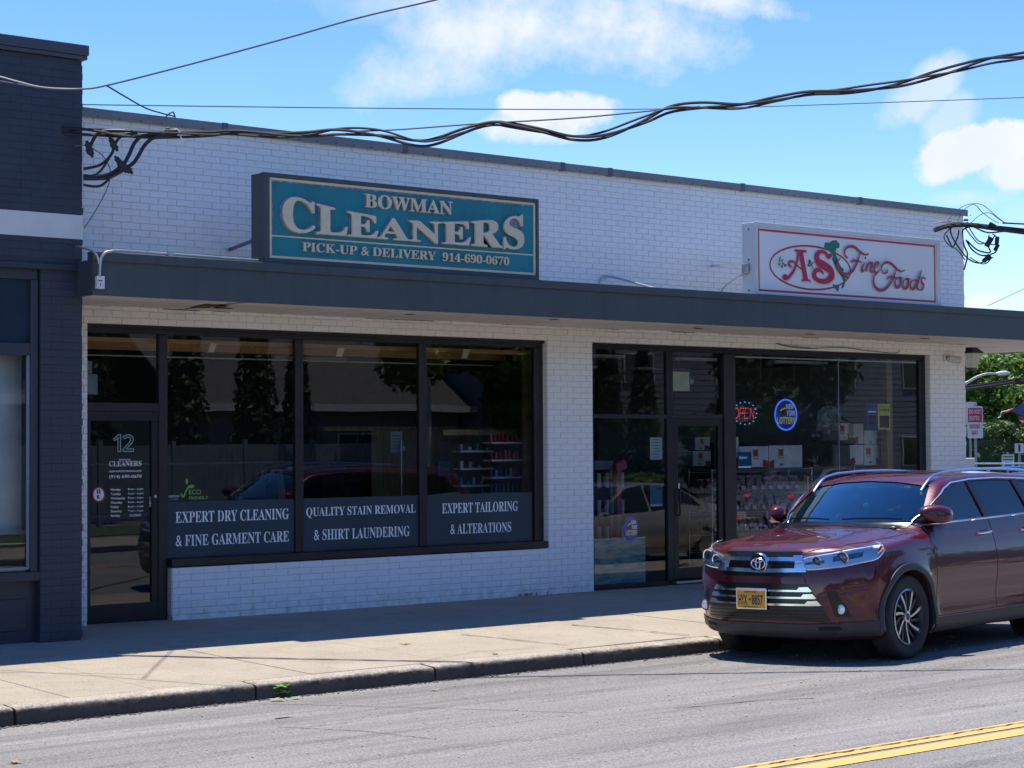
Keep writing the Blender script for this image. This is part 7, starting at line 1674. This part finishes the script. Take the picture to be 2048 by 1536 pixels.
# tangle at the right end
def CR(x, y, D=26.3): return atD(x, y, D)
wire('thick black cable entering from the right into the tangle by the brick corner', [CR(1868, 461), CR(1885, 455), CR(1905, 451), CR(1940, 450), CR(1990, 457), CR(2060, 466)], .035, m_cab)
wire('second thick black cable just above the first at the right tangle', [CR(1950, 450), CR(1985, 454), CR(2060, 462)], .03, m_cab)
wire('thin bright wire above the thick cable at the right tangle', [CR(1868, 447), CR(1890, 443), CR(1930, 446), CR(1935, 444)], .012, m_metal)
rr = random.Random(14)
loops = [[(1905, 452), (1890, 468), (1889, 478), (1900, 492), (1915, 500), (1930, 520)], [(1918, 452), (1902, 456), (1905, 475), (1925, 505), (1940, 520), (1960, 526), (1985, 515)], [(1940, 453), (1925, 462), (1928, 490), (1935, 510), (1928, 540)], [(1930, 455), (1945, 475), (1960, 488), (1982, 480), (1990, 470)], [(1932, 480), (1945, 500), (1965, 511), (1990, 505), (1996, 490)], [(1950, 455), (1975, 465), (2005, 463), (2020, 462)], [(1938, 455), (1955, 480), (1975, 487), (1992, 489), (1997, 478), (1985, 468)],
         [(1893, 470), (1902, 490), (1906, 494), (1915, 475), (1918, 460)], [(1935, 482), (1955, 500), (1980, 505), (1976, 490), (1978, 470)], [(1940, 515), (1965, 528), (1980, 520), (1980, 508)]]
LN = ('leftmost narrow loop', 'long loop sweeping from far left to the low clamp', 'thin loop trailing down along the wall edge', 'short loop reaching the upper clamps', 'middle loop ending at the lower right clamp', 'flat shallow loop just under the thick cable', 'wide loop rising to the upper right clamp', 'small pale knot like loop at far left', 'loop joining the largest clamp', 'lowest short loop at the lowest clamp')
for i, L_ in enumerate(loops): wire(LN[i] + ' of the right cable tangle', [CR(x, y, 26.3 + rr.uniform(-.15, .15)) for x, y in L_], .011 if i % 3 else .008, m_cab, 6, 'cable_loop', 'cable', 'cable loops at the right corner')
arcs = [[(1893, 443), (1915, 420), (1940, 408), (1965, 410), (1990, 430), (2010, 446)], [(1915, 442), (1928, 420), (1948, 409), (1965, 425), (1985, 440), (1998, 446)], [(1940, 448), (1960, 430), (1980, 426), (2000, 440), (2015, 447)]]
for L_ in arcs: wire('thin wire arching above the cable tangle at the brick corner', [CR(x, y) for x, y in L_], .005, m_cabg, 6, 'arching_wire', 'wire', 'arching wires at the right corner')
wire('thin black wire leaving the tangle to the right', [CR(2005, 446), CR(2060, 448.5)], .012, m_cab)
for i, (x, y, s_, an) in enumerate(((1978, 484, .11, 60), (1994, 481, .085, 85), (1993, 495, .08, 60), (1973, 517, .10, 45), (1985, 450, .08, -30), (1932, 440, .05, 0))):
    p = CR(x, y, 26.25); a = _r * math.cos(R(an)) + _u * math.sin(R(an)); b = _f.cross(a); mb = MB(); mb.obox(p, (a, b, _f), (s_ * .62, s_ * .3, s_ * .3)); tag(mb.build('cable_clamp', m_cab, None, bev=.008), ('largest', 'upper right', 'lower right', 'lowest', 'topmost slanted', 'small roof level')[i] + ' black splice clamp in the right cable tangle', 'clamp')
# leaves on the ground
def litter(label, cx, cy, zf, n, size, mat, seed, name='fallen_leaves', spread=.08, up=.05):
    rr = random.Random(seed); mb = MB()
    for _ in range(n):
        x, y = cx + rr.gauss(0, spread), cy + rr.gauss(0, spread * .6); z = zf(y) + .006 + rr.random() * up; a = rr.random() * 6.28; s_ = size * rr.uniform(.6, 1.2); ca, sa = math.cos(a), math.sin(a)
        L2 = [(-1, 0, 0), (-.4, .42, .12), (.2, .5, .05), (1.0, 0, .25), (.2, -.5, .05), (-.4, -.42, .12)]
        mb.add([(x + (u * ca - v * sa) * s_, y + (u * sa + v * ca) * s_, z + w_ * s_) for u, v, w_ in L2], [(0, 1, 2, 3), (0, 3, 4, 5)])
    o = mb.build(name, mat, None, fix=False); return tag(o, label, 'leaves')
m_fresh = leafm('fresh fallen leaves', (.13, .42, .04), (.38, .58, .16)); m_pale = leafm('pale fallen leaves', (.40, .48, .22), (.50, .55, .30)); m_dry = leafm('dry leaf', (.35, .20, .09), (.45, .28, .14), .7, .1)
q = onZ(541, 1389, -.22); litter('bright green leafy sprig lying in the gutter against the kerb', q.x, q.y - .16, road_z, 55, .045, m_fresh, 1, 'leaf_sprig', .045, .10)
q = onZ(538, 1396, -.22); litter('pale flat leaves under the green sprig in the gutter', q.x - .03, q.y - .18, road_z, 7, .05, m_pale, 2, spread=.07, up=.015)
q = onZ(518, 1393, -.22); litter('brown dead leaf left of the green sprig in the gutter', q.x, q.y, road_z, 2, .035, m_dry, 3, 'dry_leaf', .015, .01)
for i, (px, py, m, l) in enumerate(((815, 1292, m_dry, 'single brown leaf on the sunny pavement in the middle'), (988, 1307, m_pale, 'pale green leaf on the pavement near the kerb'), (867, 1380, m_pale, 'small pale scrap of leaf on the road'), (1105, 1330, m_pale, 'small green scrap in the gutter near the middle kerb joint'), (30, 1532, m_dry, 'tiny brown leaf at the bottom left of the road'))):
    on_road = py > 1320; q = onZ(px, py, -.2 if on_road else -.075); litter(l, q.x, q.y, road_z if on_road else pz, 3, .045, m, 20 + i, 'fallen_leaf', .015, .008)
# weeds at the foot of walls
for i, (x, y) in enumerate(((-1.42, -.95), (6.0, -.02))):
    rr = random.Random(60 + i); mb = MB()
    for _ in range(40):
        a = x + rr.gauss(0, .12); s_ = rr.uniform(.02, .05); mb.add([(a - .004, y - rr.random() * .03, pz(y)), (a + .004, y - rr.random() * .03, pz(y)), (a + rr.uniform(-.02, .02), y - .02, pz(y) + s_)], [(0, 1, 2)])
    tag(mb.build('weeds', m_lfh, None, fix=False), ('small green weeds at the foot of the navy building', 'tiny weeds at the foot of the white brick wall')[i], 'weeds')
# tar smears on the road
mb = MB(); rr = random.Random(2); q = onZ(568, 1437, -.2); mb.add([(q.x + .10 * math.cos(a) * rr.uniform(.5, 1.2), q.y + .028 * math.sin(a) * rr.uniform(.5, 1.2), road_z(q.y) + .004) for a in [i * .52 for i in range(12)]], [tuple(range(12))]); mb.build('tar_spot', m_crack, None, kind='structure')
# ================================================================ the other side of the street, seen only mirrored in the shop glass
m_vinyl = pm('pale vinyl', (.19, .215, .25), .5, var=.04); m_side = pm('pale siding', (.22, .21, .19), .6, var=.06, scale=2); m_grey = pm('grey siding', (.22, .24, .27), .6, var=.06, scale=2); m_shing = pm('roof shingles', (.10, .095, .095), .85, var=.3, scale=9)
m_wtrim = pm('white trim', (.65, .66, .67), .5); m_wing = pm('house window', (.02, .025, .03), .08); m_lfb = leafm('sunlit maple leaves', (.10, .20, .03), (.22, .34, .07), .45, .45); m_arb = leafm('arborvitae leaves', (.02, .045, .012), (.045, .085, .022))
fc = thing('fence', 'pale panel fence mirrored in the left cleaners window', 'fence', (20, -22.5, -.07)); x = 6.0; i = 0
while x < 23.5:
    mb = MB(); mb.box(x, x + .11, -22.56, -22.44, -.1, 1.98); mb.build('fence_post', m_vinyl, fc)
    mb = MB(); mb.box(x + .11, x + 2.0, -22.515, -22.485, .05, 1.86)
    for k in range(12): mb.box(x + .12 + k * .157, x + .26 + k * .157, -22.485, -22.475, .12, 1.80)
    mb.build('fence_panel', m_vinyl, fc); x += 2.0
rr = random.Random(31)
for k, (x, y, h) in enumerate(((15.6, -24.6, 6.2), (17.6, -24.5, 6.6), (13.2, -24.8, 5.2), (19.9, -26.0, 4.6), (11.4, -24.8, 5.6), (30.5, -25, 5.4), (32.2, -25.2, 5.0))):
    t = thing('arborvitae', 'dark pointed evergreen mirrored in the shop glass', 'tree', (x, y, -.07), group='pointed evergreens across the street')
    cl = [((x, y, h * f), (.75 * (1 - f) ** .7 + .08, .75 * (1 - f) ** .7 + .08, h * .09)) for f in np.linspace(.06, .95, 12)]; lm = MB(); leafcloud(lm, cl, 3200, .12, rr, .4); lm.build('crown', m_arb, t, fix=False)
    mb = MB(); mb.cyl((x, y, -.1), (x, y, h * .9), .12, .03, n=7); mb.build('trunk', m_bark, t)
tree('maple_tree', 'large maple mirrored in the cleaners windows', 23.4, -22.0, -.07, 9.5, [(0, 0, 4.6, 2.6, 2.2, 1.5), (-2.2, .4, 4.7, 2.0, 2.0, 1.3), (1.6, 0, 3.9, 1.4, 1.6, 1.1), (0, 0, 6.6, 3.0, 2.6, 1.8), (-3.9, 0, 5.4, 1.8, 2, 1.2), (.6, .5, 3.2, 1.0, 1.0, .7)], 17000, .15, m_lfb, 41)
tree('maple_tree', 'dark broad tree mirrored in the food shop glass left of its door', 33.5, -21.5, -.07, 10, [(0, 0, 4.0, 2.8, 2.6, 2.4), (.5, 0, 6.5, 3.0, 2.6, 2.2), (-2, 0, 2.0, 1.6, 1.6, 1.4)], 11000, .17, m_lfd, 42)
tree('maple_tree', 'leafy tree above the house mirrored in the number door transom', 12.0, -30, -.07, 10.5, [(0, 0, 6.6, 3.2, 2.6, 2.2), (-3, 0, 5.4, 2.6, 2.4, 2.0), (3.5, 0, 7.0, 2.8, 2.4, 2.0)], 9000, .2, m_lfd, 43)
def house(name, label, x0, x1, yf, dep, h, rh, wall, wins, roofm, gable=True, course=.16):
    t = thing(name, label, 'house', ((x0 + x1) / 2, yf, -.07)); mb = MB(); mb.box(x0, x1, yf - dep, yf, -.1, h); mb.build('wall', wall, t)
    mb = MB(); z = .1; n = int((h - .1) / course)
    for i in range(n): mb.add([(x0 - .01, yf + .017, z + i * course), (x1 + .01, yf + .017, z + i * course), (x1 + .01, yf + .008, z + (i + 1) * course), (x0 - .01, yf + .008, z + (i + 1) * course)], [(0, 1, 2, 3)])
    mb.build('siding_boards', wall, t, kind='stuff', fix=False)
    if gable:
        mb = MB(); ym = yf - dep / 2; V = [(x0 - .4, yf + .45, h - .05), (x1 + .4, yf + .45, h - .05), (x1 + .4, ym, h + rh), (x0 - .4, ym, h + rh), (x0 - .4, yf - dep - .45, h - .05), (x1 + .4, yf - dep - .45, h - .05)]
        mb.add(V + [(a, b, c + .12) for a, b, c in V], [(0, 1, 2, 3), (3, 2, 5, 4), (6, 7, 8, 9), (9, 8, 11, 10), (0, 1, 7, 6), (0, 3, 9, 6), (1, 2, 8, 7), (4, 5, 11, 10)]); rf = mb.build('roof', roofm, t)
        mb = MB(); mb.box(x0 - .42, x1 + .42, yf + .44, yf + .50, h - .12, h + .1); mb.build('gutter', m_wtrim, rf)
    else: mb = MB(); mb.box(x0 - .2, x1 + .2, yf - dep, yf + .2, h, h + .3); mb.build('roof', roofm, t)
    for (a, b, c, d) in wins:
        mb = MB(); mb.box(a, b, yf + .02, yf + .07, c, d); w = mb.build('window', m_wtrim, t); hx = (b - a - .14) / 2
        for k in range(2): mb = MB(); mb.box(a + .05 + k * (hx + .04), a + .05 + k * (hx + .04) + hx, yf + .071, yf + .08, c + .05, d - .05); mb.build('pane', m_wing, w)
    return t
house('house', 'pale sided house with a shingle roof mirrored behind the evergreens', 20.5, 31, -33, 9, 3.0, 3.2, m_side, [(22, 23.6, 1.0, 2.2), (26, 27.6, 1.0, 2.2)], m_shing)
house('house', 'tan sided house with white windows mirrored in the number door', 3, 12.2, -28.5, 8, 3.0, 3.0, m_side, [(9.6, 11.6, 1.0, 2.2), (5, 6.6, 1.0, 2.2)], m_shing)
house('apartment_house', 'grey two storey building with white framed windows mirrored in the food shop window', 31.5, 52, -27, 10, 6.6, 1.2, m_grey, [(37.2, 39.4, 3.75, 4.75), (37.2, 39.4, .9, 2.0), (42.2, 44.4, 3.75, 4.75), (42.2, 44.4, .9, 2.0), (47, 49.2, 3.75, 4.75), (47, 49.2, .9, 2.0), (33, 34.4, 3.75, 4.75)], m_shing, False, .2)
up = thing('utility_pole', 'grey utility pole mirrored in the middle cleaners window', 'pole', (20.2, -20.6, -.07)); mb = MB(); mb.cyl((20.2, -20.6, -.1), (20.2, -20.6, 11), .16, .11, n=12); mb.build('shaft', pm('weathered pole', (.38, .38, .37), .8, var=.2), up, smooth=True)
mb = MB(); mb.box(19.1, 21.3, -20.66, -20.54, 9.6, 9.75); mb.build('crossarm', m_post, up)
# far line of trees closing the horizon behind everything, and grass strip
rr = random.Random(55)
fw_ = MB(); cl = [((x, -33 + rr.uniform(-3, 3), rr.uniform(1.5, 7.5)), (3.4, 2.5, 2.6)) for x in np.arange(53, 130, 1.5)]; leafcloud(fw_, cl, 14000, .38, rr); fw_.build('near_woods', m_lfd, None, kind='stuff', fix=False)
fw_ = MB(); cl = [((x, -52 + rr.uniform(-4, 4), rr.uniform(1.5, 4.5)), (4, 3, 3.2)) for x in np.arange(-60, 110, 2.6)]; leafcloud(fw_, cl, 16000, .5, rr); fw_.build('far_woods', m_lfd, None, kind='stuff', fix=False)
fw_ = MB(); cl = [((x, 62 + rr.uniform(-4, 4), rr.uniform(1.5, 4.0)), (4, 3, 3.0)) for x in np.arange(20, 150, 2.6)]; leafcloud(fw_, cl, 14000, .5, rr); fw_.build('far_woods', m_lfd, None, kind='stuff', fix=False)
mb = MB(); mb.box(2, 60, -22.3, -18.6, -.2, -.045); mb.build('verge', m_grass, None, kind='structure')
sb = MB(); cl = [((26.5 + rr.uniform(-1, 1), -18.8 + rr.uniform(-.5, .5), .45), (.7, .6, .6)) for _ in range(6)]; leafcloud(sb, cl, 2500, .09, rr)
st = thing('shrub', 'yellow green shrub mirrored in the food shop door glass', 'shrub', (26.5, -18.8, -.07)); sb.build('foliage', m_lf, st, fix=False); mb = MB(); mb.cyl((26.5, -18.8, -.1), (26.5, -18.8, .4), .04, n=6); mb.build('stem', m_bark, st)
# two more cars
def plaincar(label, x, y, rz, paint, z0):
    t = thing('parked_car' if 'parked' in label else 'car', label, 'car', (x, y, z0), rz)
    P = [(-2.35, .34, .55, .62, .45), (-2.28, .22, .72, .78, .62), (-2.0, .2, .80, .88, .74), (-1.2, .2, .86, .90, .80), (-.85, .2, .90, .90, .80), (-.2, .2, 1.36, .91, .60), (.3, .2, 1.42, .91, .58), (.9, .2, 1.39, .91, .58), (1.6, .2, 1.06, .90, .70), (2.0, .2, 1.00, .88, .74), (2.3, .25, .96, .82, .70), (2.38, .4, .75, .74, .5)]
    xs = np.linspace(-2.35, 2.38, 46); tab = np.array(P); V = []; m = 15
    for xx in xs:
        zb, zt, w, wt = [np.interp(xx, tab[:, 0], tab[:, k]) for k in (1, 2, 3, 4)]; bl = min(zt - .03, .88 + .02 * xx); half = [(0, zb), (w * .9, zb), (w, zb + .12), (w + .01, .5), (w, .7), (w - .04, bl - .03), (w - .07, bl), (wt + .02, max(bl, zt - .10)), (wt - .05, zt - .02), (0, zt)]
        V += [(xx, a, b) for a, b in half] + [(xx, -a, b) for a, b in half[-2:0:-1]]
    m = 18; mb = MB(); mb.add(V, [(i * m + j, i * m + (j + 1) % m, (i + 1) * m + (j + 1) % m, (i + 1) * m + j) for i in range(45) for j in range(m)] + [tuple(range(m)), tuple(range(45 * m, 46 * m))]); mb.build('body', paint, t, smooth=True, angle=35, local=True)
    for sg in (-1, 1):
        for (L_, nm) in (([(-.95, .93), (-.25, 1.30), (.15, 1.36), (.15, .94)], 'front'), ([(.22, .94), (.22, 1.36), (.9, 1.32), (1.2, 1.18), (1.42, .98)], 'rear')):
            V = []
            for (a, b) in L_: w = np.interp(a, tab[:, 0], tab[:, 3]); wt = np.interp(a, tab[:, 0], tab[:, 4]); zt = np.interp(a, tab[:, 0], tab[:, 2]); k = min(1, max(0, (b - .9) / max(.05, zt - 1.0))); V.append((a, sg * ((w - .07) * (1 - k) + (wt + .02) * k + .012), b))
            mb = MB(); mb.add(V, [tuple(range(len(V)))]); mb.build('side_window', m_wing, t, local=True)
        for wx in (-1.45, 1.42):
            mb = MB(); mb.lathe([(0, .10), (.20, .11), (.30, .11), (.325, .08), (.325, -.1), (0, -.1)], (wx, sg * .80, .325), (0, sg, 0), 24); w = mb.build('wheel', m_tyre, t, smooth=True, local=True); mb = MB(); mb.lathe([(0, .125), (.06, .13), (.20, .115)], (wx, sg * .80, .325), (0, sg, 0), 20); mb.build('rim', m_rim, w, smooth=True, local=True)
        mb = MB(); mb.box(2.28, 2.395, min(sg * .62, sg * .76), max(sg * .62, sg * .76), .72, .79); mb.build('tail_lamp', pm('lit tail lamp', (.5, .02, .02), .2, emit=((1, .05, .04), 1.5)) if 'lit tail lamp' not in bpy.data.materials else bpy.data.materials['lit tail lamp'], t, local=True)
        mb = MB(); mb.box(-2.36, -2.2, min(sg * .45, sg * .74), max(sg * .45, sg * .74), .60, .70); mb.build('headlamp', m_refl, t, local=True)
    for (a0, z0_, w0, a1, z1_, w1) in ((-.92, .93, .74, -.28, 1.31, .56), (1.52, 1.08, .66, .98, 1.35, .53)):
        mb = MB(); d_ = -.03 if a0 < 0 else .03; mb.add([(a0 + d_, -w0, z0_ + .02), (a0 + d_, w0, z0_ + .02), (a1 + d_, w1, z1_ + .03), (a1 + d_, -w1, z1_ + .03)], [(0, 1, 2, 3)]); mb.build('windscreen' if a0 < 0 else 'rear_window', m_wing, t, local=True)
    return t
plaincar('beige saloon parked behind the burgundy SUV, mirrored left of the food shop door', 12.9, -5.75, 0, pm('beige metallic', (.52, .47, .38), .3, .5, coat=1), -.21)
plaincar('silver car with a lit tail lamp passing, mirrored over the meat rack', 26.4, -12.4, math.pi, pm('silver metallic', (.52, .54, .57), .3, .6, coat=1), -.17)
